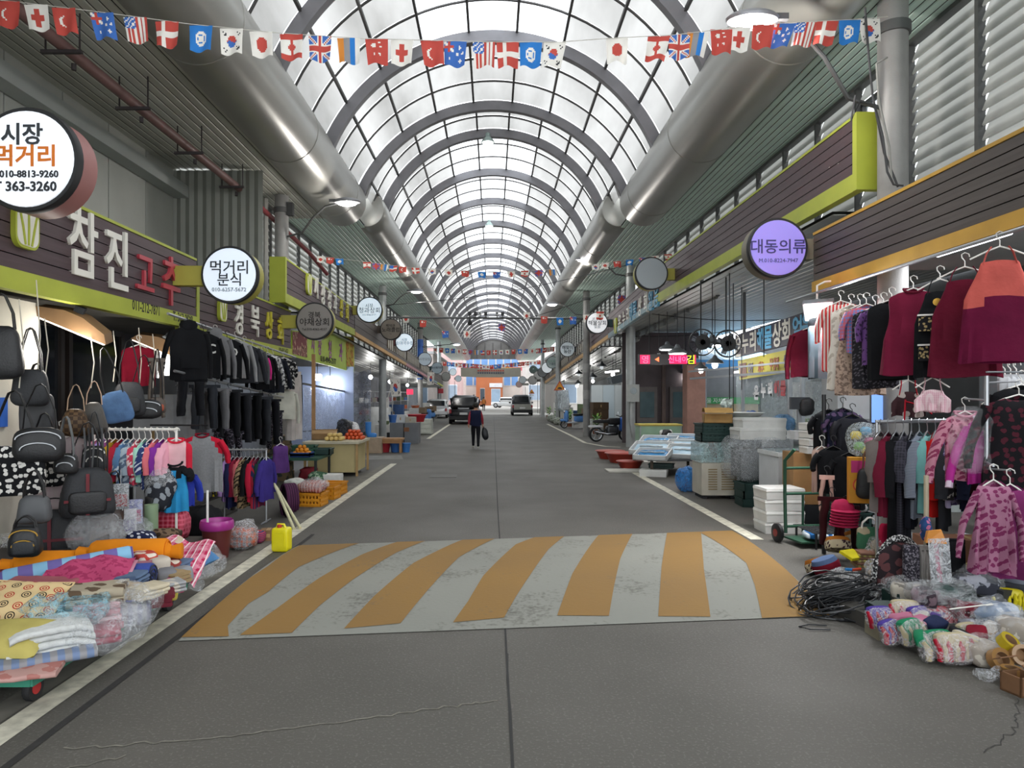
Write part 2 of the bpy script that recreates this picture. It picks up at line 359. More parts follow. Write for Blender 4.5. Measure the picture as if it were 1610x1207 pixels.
def pane_mesh(Rr, zc, k, ln, sk):
    key = (Rr, k, round(ln, 2), sk)
    if key not in panes:
        mb = MB(); a0, a1 = PURL[k] + .25, PURL[k + 1] - .25
        mb.grid(lambda u, v: (arc(Rr, zc, a0 + (a1 - a0) * u)[0], -ln / 2 + ln * v, arc(Rr, zc, a0 + (a1 - a0) * u)[1]), 4, 1)
        panes[key] = mb.mesh('roof_pane', SKY if sk else GL)
    return panes[key]
def bay(y0, y1, Rr, zc, sky=(), near=True, rows=3):
    Rg = Rr + .05
    for i in range(rows):
        ln = (y1 - y0) / rows; yc = y0 + ln * (i + .5)
        if i: hoop(y0 + ln * i, Rr + .02, zc)
        for k in range(len(PURL) - 1):
            sk = k in sky
            if near and npane[0] < 300:
                link('roof_pane', pane_mesh(Rg, zc, k, ln - .03, sk), roof, (0, yc, 0)); npane[0] += 1
            else:
                mb = farpanes[1 if sk else 0]; a0, a1 = PURL[k] + .25, PURL[k + 1] - .25; l2 = ln - .03
                mb.grid(lambda u, v: (arc(Rg, zc, a0 + (a1 - a0) * u)[0], yc - l2 / 2 + l2 * v, arc(Rg, zc, a0 + (a1 - a0) * u)[1]), 3, 1)
def purlins(y0, y1, Rr, zc):
    for a in PURL[1:-1]:
        x, z = arc(Rr, zc, a); MB().bar((x, y0, z), (x, y1, z), .05, .07).build('purlin', STEEL2, roof)
R1, Z1, R2, Z2 = 3.95, 5.75, 3.5, 6.2
SK = (4, 5, 6)
Y1 = [.65 + 3.6 * i for i in range(-2, 6)]
for y in Y1: rib(y, R1, Z1)
for i in range(len(Y1) - 1):
    bay(Y1[i], Y1[i + 1], R1, Z1, SK if i in (1, 3, 5) else (), near=(i >= 4))
purlins(Y1[0], Y1[-1], R1, Z1)
Y2 = [20.6 + 3.6 * i for i in range(22)]
npane[0] = npane[0]
bay(Y1[-1], 20.6, R2, Z2, (), True, 2)
for y in Y2: rib(y, R2, Z2)
for i in range(len(Y2) - 1): bay(Y2[i], Y2[i + 1], R2, Z2, SK, near=i < 6)
purlins(18.65, Y2[-1], R2, Z2)
for mb, m in zip(farpanes, (GL, SKY)):
    o = mb.build('far_roof_panes', m, roof); o['kind'] = 'stuff'
# ring wall closing the step between the two roof sections
mb = MB(); n = 40
for i in range(n + 1):
    a = -74 + 148 * i / n; x, z = arc(R1, Z1, a); x2, z2 = arc(R2, Z2, a); mb.v += [(x, 18.7, z), (x2, 18.75, z2)]
mb.f = [(2 * i, 2 * i + 1, 2 * i + 3, 2 * i + 2) for i in range(n)]; mb.mi = [0] * n
mb.build('end_panel', GL, roof)
YE = Y2[-1]
mb = MB(); pts = [arc(R2 - .1, Z2, a) for a in range(-80, 81, 8)]; mb.prism([(pts[0][0], 6.75)] + pts + [(pts[-1][0], 6.75)], YE + .1, YE + .25)
gab = struct('wall_far_gable', mb, M('#7d7b79', .7, .1, 2), label='grey arched gable panel closing the far end of the roof')
for i in range(-2, 3): MB().box((i * 1.1, YE + .06, 7.9), (.05, .06, 2.2)).build('mullion', STEEL2, gab)
# gutter ducts
def duct(sx, X, z, r, y0, y1):
    o = struct('trim_duct', MB().lathe([(.02, 0), (r * .55, .0), (r * .9, .06), (r, .16), (r, 1), (r, (y1 - y0) * .5), (r, y1 - y0 - .16), (r * .95, y1 - y0 - .06), (r * .6, y1 - y0 + .02), (.02, y1 - y0 + .03)], 40, (0, 0, 0), 'y'), TUBE, None, 'smooth grey metal duct running along the roof edge', 30, (sx * X, y0, z))
    for y in range(4, int(y1 - y0), 4): MB().lathe([(r + .002, -.02), (r + .008, -.01), (r + .008, .01), (r + .002, .02)], 40, (0, y, 0), 'y').build('seam_band', TUBE, o)
for sx in (-1, 1):
    duct(sx, 4.0, 7.0, .63, -6.5, 18.75); duct(sx, 3.55, 7.1, .53, 19.6, YE)
# soffits made of slats
SLAT = M('#d4ece1', .4, .08, 1.5, 0, 0); SLATW = M('#b3b5b2', .4, .08, 1.5, 0, .25); SLATL = M('#c4c5bb', .45, .08, 1.5, 0, .1)
def soffit(name, x0, x1, y0, y1, z, pitch, mat, zs=0, label=None):
    o = struct(name, MB().add([(x0, y0, z + .05), (x1, y0, z + .05), (x1, y1, z + .05 + zs), (x0, y1, z + .05 + zs)], [(0, 1, 2, 3)]), M('#3b3e3d', .8), None, label)
    n = max(1, int(abs(x1 - x0) / pitch)); x0_, x1_ = min(x0, x1), max(x0, x1); p = (x1_ - x0_) / n; me = None
    for i in range(n):
        if me is None:
            w = p - .018; mb = MB(); mb.add([(-w / 2, 0, .012), (-w / 2 + .01, 0, 0), (w / 2 - .01, 0, 0), (w / 2, 0, .012), (-w / 2, y1 - y0, .012 + zs), (-w / 2 + .01, y1 - y0, zs), (w / 2 - .01, y1 - y0, zs), (w / 2, y1 - y0, .012 + zs)],
                                    [(0, 1, 5, 4), (1, 2, 6, 5), (2, 3, 7, 6), (0, 4, 7, 3), (0, 3, 2, 1), (4, 5, 6, 7)]); me = mb.mesh('slat', mat)
        link('slat', me, o, (x0_ + p * (i + .5), y0, z))
    return o
soffit('ceiling_soffit_right', 4.1, 5.7, -6.5, 18.7, 6.6, .125, SLAT, label='slatted teal grey soffit beside the right duct')
soffit('ceiling_soffit_left', -6.7, -4.1, -6.5, 18.7, 6.6, .15, SLATL, label='slatted grey soffit beside the left duct')
soffit('ceiling_far_soffit_right', 3.6, 5.7, 18.7, YE, 6.6, .14, SLAT, label='slatted soffit of the far arcade on the right')
soffit('ceiling_far_soffit_left', -5.7, -3.6, 18.7, YE, 6.6, .14, SLAT, label='slatted soffit of the far arcade on the left')
# ---- louvred upper walls
def louvmat():
    m, nt, b, o = nodes('louvre_sheet'); b.inputs['Base Color'].default_value = lin('#b4b5b3') + (1,); b.inputs['Roughness'].default_value = .5
    t = nd(nt, 'BsdfTranslucent'); t.inputs[0].default_value = lin('#d9d9d6') + (1,); mx = nd(nt, 'MixShader', i_0=.6)
    nt.links.new(b.outputs[0], mx.inputs[1]); nt.links.new(t.outputs[0], mx.inputs[2]); nt.links.new(mx.outputs[0], o.inputs[0]); return m
LOUV = louvmat(); POST = M('#5b5c5c', .5, .1, 3, 0, .3)
louv = {}
def louvres(name, sx, X, y0, y1, bayw, z0f, z1, win=(), nearb=10, label=None):
    root = struct(name, MB().box((sx * X, (y0 + y1) / 2, z1 - .02), (.12, y1 - y0, .06)), POST, None, label)
    nb = int(round((y1 - y0) / bayw)); bw = (y1 - y0) / nb; pitch = .17
    for i in range(nb):
        ya = y0 + i * bw; zb = min(z0f(ya), z0f(ya + bw)); ns = int((z1 - zb) / pitch)
        MB().box((0, 0, 0), (.09, .06, z1 - zb)).build('post', POST, root, (sx * X, ya, (z1 + zb) / 2))
        key = (name, round(bw, 3))
        if key not in louv:
            mb = MB(); mb.add([(sx * .0, -bw / 2 + .03, 0), (sx * .11, -bw / 2 + .03, .27), (sx * .12, -bw / 2 + .03, .26), (sx * .012, -bw / 2 + .03, -.015), (sx * .0, bw / 2 - .03, 0), (sx * .11, bw / 2 - .03, .27), (sx * .12, bw / 2 - .03, .26), (sx * .012, bw / 2 - .03, -.015)],
                              [(0, 1, 5, 4), (1, 2, 6, 5), (2, 3, 7, 6), (3, 0, 4, 7), (0, 3, 2, 1), (4, 5, 6, 7)]); louv[key] = (mb, mb.mesh('louvre', LOUV))
        far = MB()
        for k in range(ns):
            z = z1 - pitch * (k + 1) - .08
            if i in win and z > z1 - 1.25 and z < z1 - .3: continue
            if i < nearb: link('louvre', louv[key][1], root, (sx * X, ya + bw / 2, z))
            else: far.add([(v[0] + sx * X, v[1] + ya + bw / 2, v[2] + z) for v in louv[key][0].v], louv[key][0].f)
        if far.v: far.build('louvre_bank', LOUV, root)['kind'] = 'stuff'
        if i in win:
            MB().box((sx * (X + .1), ya + bw / 2, z1 - .72), (.04, bw - .1, .84)).build('window_pane', clear('#dcebf5', .35, .1, 'window_glass'), root)
            fr = MB(); yc = ya + bw / 2
            for dz in (-.42, .42): fr.box((sx * (X + .06), yc, z1 - .72 + dz), (.08, bw - .06, .06))
            for dy in (-.5, .5): fr.box((sx * (X + .06), yc + dy * (bw - .1), z1 - .72), (.08, .06, .84))
            fr.build('window_frame', POST, root)
def fzR(Y): return 4.43 if Y < 17.7 else 4.43 - (Y - 17.7) * (1.85 / 51)      # underside of the fascia, right
def fzL(Y): return 3.85 if Y < 20 else 3.85 - (Y - 20) * (1.4 / 46)           # ... left
louvres('wall_upper_right', 1, 5.57, 4.0, 60, 1.34, lambda y: 3.9 if y < 9.3 else fzR(y) - .06, 6.58, (4, 17, 18, 27, 28), 14, 'louvred upper wall with bright windows on the right')
louvres('wall_upper_left', -1, 5.6, 15.0, 60, 1.3, lambda y: fzL(y) - .05, 6.58, (), 9, 'louvred upper wall above the far left shops')
# plain panelled wall above the left stalls
wl = struct('wall_upper_stalls', MB().box((-6.76, 4.15, 4.75), (.06, 21.3, 3.9)), M('#6f716c', .6), None, 'grey panelled wall above the left stalls')
WPAN = M('#b3b5ae', .5, .08, 1.2, 0, .15)
for i in range(15):
    MB().box((0, 0, 0), (.05, 1.27, 3.8)).build('wall_panel', WPAN, wl, (-6.7, -4.3 + i * 1.3 + .2, 4.78))
MB().box((-6.5, 5, 6.12), (.3, 19.4, .24)).build('wall_beam', M('#a7aca9', .5, .08, 1), wl)
mb = MB(); q = [(-6.7 + .09 * i, 14.6 + (.03 if i % 2 else 0)) for i in range(22)]
for a, b in zip(q, q[1:]): mb.add([(a[0], a[1], 2.9), (b[0], b[1], 2.9), (b[0], b[1], 6.58), (a[0], a[1], 6.58)], [(0, 1, 2, 3)])
struct('wall_return_left', mb, M('#7c7e76', .5, .08, 1.2, 0, .2), None, 'ribbed grey end wall beside the left pillar', 0)
# ---- shop back walls and low ceilings
DARKW = M('#55565a', .8, .15, 1.5); SHOPW = M('#b9b6ab', .85, .12, 1.2)
struct('wall_left_shops', MB().box((-7.6, 44, 1.9), (.1, 64, 3.9)), M('#777a80', .85, .25, .8), None, 'dim back wall of the far left shops')
struct('wall_left_stalls', MB().box((-6.6, 4.3, 1.6), (.1, 23.4, 3.2)), M('#3c3e44', .7, .2, 1), None, 'dark shop front behind the left clothes stall')
struct('wall_right_clothes', MB().box((7.0, 4.3, 1.9), (.1, 11.4, 3.8)), M('#6b7276', .8, .2, 1), None, 'grey back wall of the right clothes shop')
struct('wall_right_end', MB().box((9.6, 14, 2.2), (.1, 14, 4.4)), M('#6a6d70', .8, .2, 1), None, 'grey back wall of the seafood shop')
struct('wall_right_shops', MB().box((8.6, 46, 2.0), (.1, 32, 4.2)), M('#a5abae', .8, .2, 1), None, 'pale back wall of the far right shops')
soffit('ceiling_canopy_right', 4.66, 9.5, 9.6, 30, 4.36, .2, SLATW, 0, 'slatted pale ceiling over the seafood shop')
soffit('ceiling_far_canopy_right', 4.66, 8.6, 30, 62, fzR(30) - .05, .3, SLATW, fzR(62) - fzR(30), 'slatted ceiling over the far right shops')
struct('ceiling_stalls_left', MB().box((-5.72, 5.0, 3.02), (1.7, 19, .06)), M('#6b6a64', .8, .2, 2), None, 'shallow ceiling over the left clothes stall')
soffit('ceiling_far_canopy_left', -7.5, -4.58, 16.3, 62, 3.78, .25, SLATW, fzL(62) - fzL(16.3), 'slatted metal ceiling over the far left shops')
struct('ceiling_clothes_right', MB().box((5.75, 4.3, 3.62), (2.4, 10.4, .06)), M('#a8a9a6', .6, .1, 2), None, 'ceiling of the right clothes shop')
# ---- pillars
PIL = M('#8c8b89', .5, .14, 3, .2); PILW = M('#a9adad', .45, .12, 3, .1, .2)
def pillar(px, X, Y, z1, r, mat, label):
    o = struct('pillar', MB().lathe([(r, 0), (r, z1)], 20), mat, None, label, 40, (X, Y, 0))
    MB().lathe([(r + .03, -.06), (r + .03, .06)], 20, (0, 0, z1 - .35)).build('collar', POST, o)
    return o
pL1 = pillar(0, -4.98, 16.5, 6.58, .16, PIL, 'round grey pillar beside the ribbed end wall, left of the road')
pL2 = pillar(0, -4.76, 30.2, 6.58, .16, PILW, 'round pale pillar between fruit stall and wooden bench')
M_BLUE = M('#2f63b8', .5, .15, 4)
pL3 = pillar(0, -4.76, 45.8, 6.58, .17, PIL, 'pillar wrapped in blue sheet on the far left')
MB().lathe([(.19, 0), (.19, 2.6)], 20).build('blue_wrap', M_BLUE, pL3, (0, 0, 2.9))
pL4 = pillar(0, -4.76, 62, 6.58, .17, PILW, 'farthest pillar on the left side of the arcade')
pR1 = pillar(0, 4.76, 8.33, 6.58, .165, PIL, 'near grey pillar with cables beside the brown fascia boards')
pR2 = pillar(0, 5.0, 25.4, 6.58, .17, PILW, 'pale pillar with grey meter box beside the seafood shop')
pR3 = pillar(0, 4.25, 31.8, 6.58, .155, PIL, 'grey pillar with paper notices behind the motorcycle')
pR4 = pillar(0, 4.28, 46, 6.58, .16, PILW, 'pillar behind the yellow triangular sign on the right')
pR5 = pillar(0, 4.28, 60, 6.58, .16, PILW, 'farthest pillar on the right side of the arcade')
MB().tube([(-.36, -.05, 2.4), (-.36, -.05, 6.5)], .06, 8).build('downpipe', M('#a8a7a2', .5), pL1)
MB().box((.22, -.05, 6.25), (.14, .14, .3)).build('junction_box', M('#3a3b3c', .6), pL1)
# brown sprinkler pipe under the left soffit
pipe = thing('sprinkler_pipe', 'rust brown pipe hung below the left soffit', 'pipe', (-5.3, 4, 6.2))
MB().tube([(0, 0, 0), (0, 11.2, 0)], .075, 12).build('pipe_run', M('#7b5b58', .55, .15, 4), pipe)
MB().tube([(0, 11.2, 0), (.05, 16, -.25), (.2, 17.5, -.6)], .06, 10).build('pipe_run', M('#8f3f44', .55, .15, 4), pipe)
for y in (1.5, 3.1, 4.6, 6.3, 8.2, 10.2):
    mb = MB().box((0, y, -.09), (.5, .05, .04)); mb.tube([(-.2, y, -.1), (-.2, y, .38)], .012, 5); mb.tube([(.22, y, -.1), (.22, y, .38)], .012, 5); mb.lathe([(.03, -.2), (.03, -.12)], 8, (0, y + .25, 0)); mb.build('pipe_hanger', M('#3b3536', .7), pipe)
# ================================================================= FASCIA BOARDS
def sbox(mb, x0, x1, y0, y1, a0, a1, b0, b1):           # box whose bottom (a) and top (b) heights differ at y0 / y1
    return mb.add([(x0, y0, a0), (x1, y0, a0), (x1, y1, a1), (x0, y1, a1), (x0, y0, b0), (x1, y0, b0), (x1, y1, b1), (x0, y1, b1)],
                  [(0, 3, 2, 1), (4, 5, 6, 7), (0, 1, 5, 4), (1, 2, 6, 5), (2, 3, 7, 6), (3, 0, 4, 7)])
def wood(c1, c2):
    m, nt, b, o = nodes('board_wood'); lk = nt.links.new; co = objco(nt, 6, .6, 14)
    n = nd(nt, 'TexNoise', i_Scale=2.0, i_Detail=6.0); lk(co, n.inputs['Vector']); c = mixc(nt, n.outputs[0], lin(c1), lin(c2)); lk(c, b.inputs['Base Color'])
    b.inputs['Roughness'].default_value = .55; bump(nt, b, n.outputs[0], .25, .004); return m
BROWN = wood('#33262a', '#5b464a'); BROWN2 = wood('#3a332f', '#5e5550')
LIME = M('#a9b23c', .55, .1, 2, .1); OCH = M('#c79a3a', .6, .15, 2, .1); PINKS = M('#b9838b', .6, .15, 2); PBLUE = M('#8fa6ad', .6, .15, 2); OCH2 = M('#c49a63', .6, .15, 2)
def board(sx, X, y0, y1, zb, zt, n, wmat, smat, sh, label, th=.09, top=LIME, cap=True):
    r = thing('signboard', label, 'signboard', (sx * X, (y0 + y1) / 2, zb(y0)))
    ox, oy, oz = r.location; a, b = zb(y0) - oz + sh, zb(y1) - oz + sh; c, d = zt(y0) - oz, zt(y1) - oz
    x0, x1 = (0, -th) if sx < 0 else (0, th)
    for i in range(n):
        t0, t1 = i / n, (i + 1) / n; g = .006
        sbox(MB(), x0, x1, y0 - oy, y1 - oy, a + (c - a) * t0 + g, b + (d - b) * t0 + g, a + (c - a) * t1 - g, b + (d - b) * t1 - g).build('plank', wmat, r)
    sbox(MB(), x0 - sx * .025, x1, y0 - oy, y1 - oy, a - sh, b - sh, a, b).build('bottom_strip', smat, r)
    sbox(MB(), x0 - sx * .01, x1, y0 - oy, y1 - oy, c, d, c + .035, d + .035).build('top_edge', top, r)
    sbox(MB(), x0 + sx * .03, x1 + sx * .02, y0 - oy + .02, y1 - oy - .02, a - .01, b - .01, c, d).build('backing', M('#1d1a1a', .9), r)
    if cap: sbox(MB(), x0 - sx * .03, x1 + sx * .22, y0 - oy - .1, y0 - oy, a - sh, a - sh, c + .035, c + .035).build('end_cap', smat, r)
    return r
def letters(r, sx, X, items, mat, depth=.07, bold=.012, name='letter'):
    for ch, px, py, hpx, w in items:
        p = PXp(px, py, X); h = hpx / F * p.y
        text(ch, h, mat if not isinstance(mat, dict) else mat[ch], r, p - r.location, R(90) if sx < 0 else R(-90), depth, bold * h, w, name)
LWHITE = M('#e9e6dc', .5, .04); LRED = M('#b5404c', .5, .06); LYEL = M('#c8bd3c', .5, .06); LBLUE = M('#5c9fc0', .5, .05)
def emblem(r, px, py, hpx, X, sx):                     # rounded leaf badge
    p = PXp(px, py, X) - r.location; h = hpx / F * PXp(px, py, X).y; w = h * .86
    def rr(s, rad=.28):
        q = []
        for cx, cy, a in ((1, 1, 0), (-1, 1, 90), (-1, -1, 180), (1, -1, 270)):
            q += [((cx * (.5 - rad) + rad * math.cos(R(a + t))) * w * s, (cy * (.5 - rad) + rad * math.sin(R(a + t))) * h * s) for t in range(0, 91, 15)]
        return q
    e = MB().prism(rr(1), 0, -sx * .05, 'yz').build('emblem', LIME, r, p)
    MB().prism(rr(.88), 0, -sx * .055, 'yz').build('emblem_face', LWHITE, e)
    for k in (-.22, .0, .22):
        MB().tube([(-sx * .057, k * w * .6, -h * .42), (-sx * .06, k * w * 1.1, 0), (-sx * .057, k * w * 1.7, h * .4)], .012, 5).build('leaf_vein', LIME, e)
bL1 = board(-1, 4.6, 4.6, 10.85, lambda y: 2.9, lambda y: 3.97, 6, BROWN, LIME, .2, 'brown plank signboard with white and red Korean letters above the bag stall')
letters(bL1, -1, -4.6, [('참', 128, 382, 92, .78), ('진', 181, 407, 84, .78)], LWHITE)
letters(bL1, -1, -4.6, [('고', 226, 430, 60, .85), ('추', 267, 442, 66, .85)], LRED)
DK = M('#27231f', .7)
letters(bL1, -1, -4.575, [('011-212-7871', 230, 484, 17, .74), ('T. 363-2512', 288, 500, 16, .72)], DK, .004, .02, 'phone_number')
emblem(bL1, 36, 358, 66, -4.6, -1)
bL2 = board(-1, 4.62, 10.95, 16.0, lambda y: 2.74, lambda y: 3.78, 6, BROWN, LIME, .2, 'brown signboard with white and yellow Korean letters above the hanging hoodies')
letters(bL2, -1, -4.62, [('경', 374, 502, 42, .8), ('북', 400, 505, 42, .8)], LWHITE)
letters(bL2, -1, -4.62, [('상', 422, 511, 38, .8), ('회', 440, 520, 36, .8)], LYEL)
letters(bL2, -1, -4.595, [('010-4362-4557', 446, 551, 8, .8)], DK, .004, .02, 'phone_number')
emblem(bL2, 347, 488, 34, -4.62, -1)
bL3 = board(-1, 4.42, 14.9, 22.3, lambda y: fzL(y), lambda y: 4.78 if y < 20 else 4.62, 5, BROWN, LIME, .2, 'brown signboard with lime end cap and white lettering above the fruit stall')
letters(bL3, -1, -4.42, [('시', 496, 452, 29, .7), ('장', 507, 463, 28, .75), ('청', 517, 470, 27, .75), ('과', 526, 477, 26, .75)], LWHITE)
letters(bL3, -1, -4.42, [('상', 536, 485, 25, .75), ('회', 545, 492, 24, .75)], LYEL)
emblem(bL3, 484, 447, 33, -4.42, -1)
# far left fascia: balustrade of brown and white uprights
cols = [OCH2, OCH2, PINKS, PINKS, PBLUE, LIME]
WUP = M('#d9d5cb', .6)
for i in range(6):
    y0 = 22.4 + i * 6.6; y1 = y0 + 6.55
    nm = ['ochre edged', 'long ochre edged second', 'pink edged', 'second pink edged', 'pale blue edged', 'last lime edged'][i]
    b = board(-1, 4.42, y0, y1, fzL, lambda y: fzL(y) + .82, 3, BROWN2, cols[i], .13, nm + ' fascia board in the row over the far left shops', cap=False, top=BROWN2)
    if i in (1, 2, 3):
        for k in range(22):
            yy = y0 + .3 + k * .27 - b.location.y
            MB().box((0, 0, 0), (.03, .09, .46)).build('upright', WUP if k % 2 else M('#6f6250', .7), b, (.02, yy, fzL(y0 + k * .27) + .5 - b.location.z))
# right side
bR1 = board(1, 4.4, 2.6, 9.6, lambda y: 3.3, lambda y: 4.08, 6, BROWN2, OCH, .14, 'dark plank fascia with ochre edges over the hanging aprons', cap=False, top=OCH)
bR2 = board(1, 4.5, 8.7, 19.2, lambda y: 4.42, lambda y: 5.34, 5, BROWN, LIME, .22, 'long brown fascia with lime edge behind the round purple sign', cap=True)
letters(bR2, 1, 4.5, [('-', 1304, 263, 5, 1.6), ('-', 1318, 257, 5, 1.6)], LWHITE, .01)
bR3 = board(1, 4.5, 19.25, 27.2, fzR, lambda y: fzR(y) + .9, 4, BROWN, PBLUE, .17, 'brown fascia with white and blue lettering behind the blank round sign', cap=False, top=BROWN)
for ch, px, py, h in (('온', 975, 507, 22), ('누', 982, 501, 22), ('리', 988, 495, 23)): letters(bR3, 1, 4.5, [(ch, px, py, h, .9)], LWHITE)
for ch, px, py, h in (('해', 993, 491, 24), ('물', 999, 487, 24)): letters(bR3, 1, 4.5, [(ch, px, py, h, .9)], LBLUE)
for ch, px, py, h in (('상', 1007, 482, 26), ('회', 1016, 476, 27)): letters(bR3, 1, 4.5, [(ch, px, py, h, .9)], LWHITE)
for ch, px, py, h in (('얼', 1024, 472, 28), ('음', 1033, 466, 29)): letters(bR3, 1, 4.5, [(ch, px, py, h, .9)], LBLUE)
emblem(bR3, 969, 512, 24, 4.5, 1)
for i in range(5):
    y0 = 27.25 + i * 7; y1 = y0 + 6.95
    b = board(1, 4.5, y0, y1, fzR, lambda y: fzR(y) + .82, 3, BROWN2 if i else BROWN, OCH2, .15, ['brown fascia board behind the seafood lightbox sign', 'brown fascia board past the pale notice letters', 'third brown fascia board in the far right row', 'fourth brown fascia board in the far right row', 'last brown fascia board in the far right row'][i], cap=False, top=BROWN2)
    if i == 0: letters(b, 1, 4.5, [('농', 921, 543, 16, .8), ('산', 916, 546, 15, .8), ('물', 911, 549, 15, .8)], M('#a7a49d', .6))
    if i in (1, 2, 3):
        for k in range(16):
            MB().box((0, 0, 0), (.03, .1, .4)).build('upright', WUP if k % 2 else M('#6f6250', .7), b, (-.02, y0 + .4 + k * .4 - b.location.y, fzR(y0 + .4 + k * .4) + .5 - b.location.z))
# ================================================================= ROUND LIGHTBOX SIGNS
BLK = M('#191a1c', .5)
def roundsign(px, py, d, face, rim, lines, label, lit=.0, dia=.8, bx=None, name='round_sign', glowc=None):
    Y = dia * F / d; p = P(px, py, Y); r = thing(name, label, 'sign', p, 0, 'round shop signs along the arcade'); q = dia / 2
    MB().lathe([(q * .9, .0), (q, .01), (q, .26), (q * .96, .27)], 48, (0, 0, 0), 'y').build('drum', rim, r)
    MB().lathe([(q * 1.01, -.03), (q * 1.03, -.015), (q * 1.03, .04), (q * 1.0, .05)], 48, (0, 0, 0), 'y').build('rim_ring', BLK, r)
    MB().lathe([(.01, -.04), (q * .93, -.04), (q * .94, -.03)], 48, (0, 0, 0), 'y').build('face', M(face, .45, .03, 2, 0, 0, .4, lit), r)
    for t, h, dx, dz, c, bo in lines:
        text(t, h * dia, M(c, .6, 0), r, (dx * dia, -.045, dz * dia), 0, .004, bo * h, 1.0)
    sd = -1 if px < VX else 1; xf_ = (4.63 if Y < 16 else 4.43) if sd < 0 else (4.42 if Y < 9.7 else 4.52); ln = max(.12, xf_ - abs(p.x) - q * .97); bx = sd * (q * .97 + ln / 2)
    MB().box((bx, .13, 0), (ln, .16, .28)).build('bracket', rim, r)
    if dia * F / d > 60: MB().tube([(bx, .13, -q * .8), (bx, .13, -p.z)], .03, 8).build('post', POST, r)
    return r
LR = M('#a8a245', .55, .1, 2)
roundsign(45, 252, 160, '#e6eaf0', M('#9c6a66', .5, .1, 2), [('시장', .18, -.03, .24, '#33373c', .022), ('먹거리', .18, .0, .03, '#d9751f', .022), ('HP 010-8813-9260', .075, -.03, -.15, '#2b2e33', .03), ('T 363-3260', .105, .0, -.27, '#2b2e33', .03)], 'large white round lightbox sign with orange lettering, nearest on the left', .55, .82)
roundsign(362, 432, 88, '#dbe6f2', LR, [('먹거리', .21, 0, .13, '#2c3036', .01), ('분식', .2, 0, -.09, '#2c3036', .01), ('010-6257-5672', .08, 0, -.27, '#3a4048', .0)], 'white round lit sign between the two brown plank signboards', .55)
roundsign(495, 505, 58, '#8f8a86', LR, [('경북', .15, 0, .17, '#26211e', .01), ('야채상회', .18, 0, -.02, '#26211e', .01), ('Tel.010-4362-4557', .07, 0, -.22, '#26211e', .01)], 'grey unlit round sign in front of the green fruit banner')
roundsign(581, 487, 40, '#d6e6f2', LR, [('시장', .14, 0, .16, '#4a525a', .0), ('청과상회', .19, 0, -.02, '#3a4148', .0), ('010-4945-2177', .07, 0, -.2, '#5a626a', .0)], 'white lit round sign by the pale left pillar', .55)
roundsign(614.5, 517.6, 33, '#8e8479', M('#5d5148', .6), [('백악관', .13, 0, .17, '#2c2622', .01), ('노래클럽', .19, 0, -.02, '#2c2622', .01), ('Tel.', .06, 0, -.22, '#2c2622', .0)], 'grey brown round sign beside the camera pole')
roundsign(636, 538, 28.5, '#d8e7f2', M('#6d3f42', .6), [('시장', .14, 0, .14, '#5a6a80', .0), ('순대국수집', .17, 0, -.04, '#5a6a80', .0)], 'white lit round sign with blue lettering on maroon bracket', .5)
roundsign(668, 564.5, 21, '#b9c6d0', M('#5c4a42', .6), [('시장닭집', .18, 0, 0, '#6d7c88', .0)], 'pale blue round sign below the blue wrapped pillar', .2)
roundsign(687, 578.6, 18, '#a7b8c2', M('#2f5558', .6), [('농산물직판', .16, 0, .05, '#2f3f4a', .01)], 'grey blue round sign with dark teal rim, left row')
roundsign(701, 592, 14.5, '#9c9c98', M('#6d6658', .6), [], 'small grey round sign, lowest of the left row')
roundsign(712, 584.7, 11, '#cfdbe2', M('#8a8a84', .6), [], 'small bright round sign far down the left row', .3)
roundsign(720.5, 595, 10, '#bccad2', M('#8a8a84', .6), [], 'smallest round sign at the far end of the left row', .2)
roundsign(1222, 390, 92, '#8b7fd0', M('#6f6a5a', .55), [('대동의류', .21, 0, .02, '#3b3570', .01), ('M.010-8224-7947', .075, 0, -.22, '#4a4380', .0)], 'purple lit round sign on the right fascia', .5)
roundsign(1024, 430, 51, '#a9b1b7', LR, [], 'blank grey white round sign above the white letters')
roundsign(938.7, 507.5, 33.5, '#e4e6ea', M('#2a4248', .6), [('온누리', .15, 0, .17, '#5a6068', .0), ('해물상회', .19, 0, 0, '#3a4048', .01), ('얼음', .14, 0, -.17, '#6a7078', .0)], 'white lit round sign with three lines of writing', .5)
roundsign(892, 549, 23.5, '#c3ccd2', M('#3a4248', .6), [('해맞이', .22, 0, .12, '#33434c', .02), ('농산', .22, 0, -.14, '#33434c', .02)], 'pale round sign with two bold dark lines of writing', .15)
roundsign(868.7, 569.7, 19, '#a9b6b4', M('#3a4248', .6), [('임지식품', .18, 0, .1, '#6f9a88', .01), ('기름집', .18, 0, -.12, '#5a6a70', .01)], 'greyish green round sign, fifth of the right row')
roundsign(860, 578, 17, '#dfe6ea', M('#7d8286', .6), [], 'bright white round sign overlapping its greenish neighbour', .4)
roundsign(853, 585, 15.5, '#8d9092', M('#5d5a55', .6), [], 'grey round sign in the middle of the far right cluster')
roundsign(846, 590, 14, '#93938f', M('#5d5a55', .6), [], 'grey round sign tucked behind the far right cluster')
roundsign(838.5, 581, 12.5, '#26342f', M('#26342f', .6), [('..', .3, 0, .1, '#c8d0cc', .01)], 'black green round sign in the far right cluster')
roundsign(837.6, 597.6, 14, '#8f8e8b', M('#5d5a55', .6), [], 'lowest grey round sign of the far right cluster')
roundsign(821.5, 597, 11.5, '#9aa0a2', M('#8a8a84', .6), [], 'upper small grey round sign at the far right end')
roundsign(816, 604, 10, '#b59a96', M('#8a8a84', .6), [], 'small pinkish round sign at the far right end')
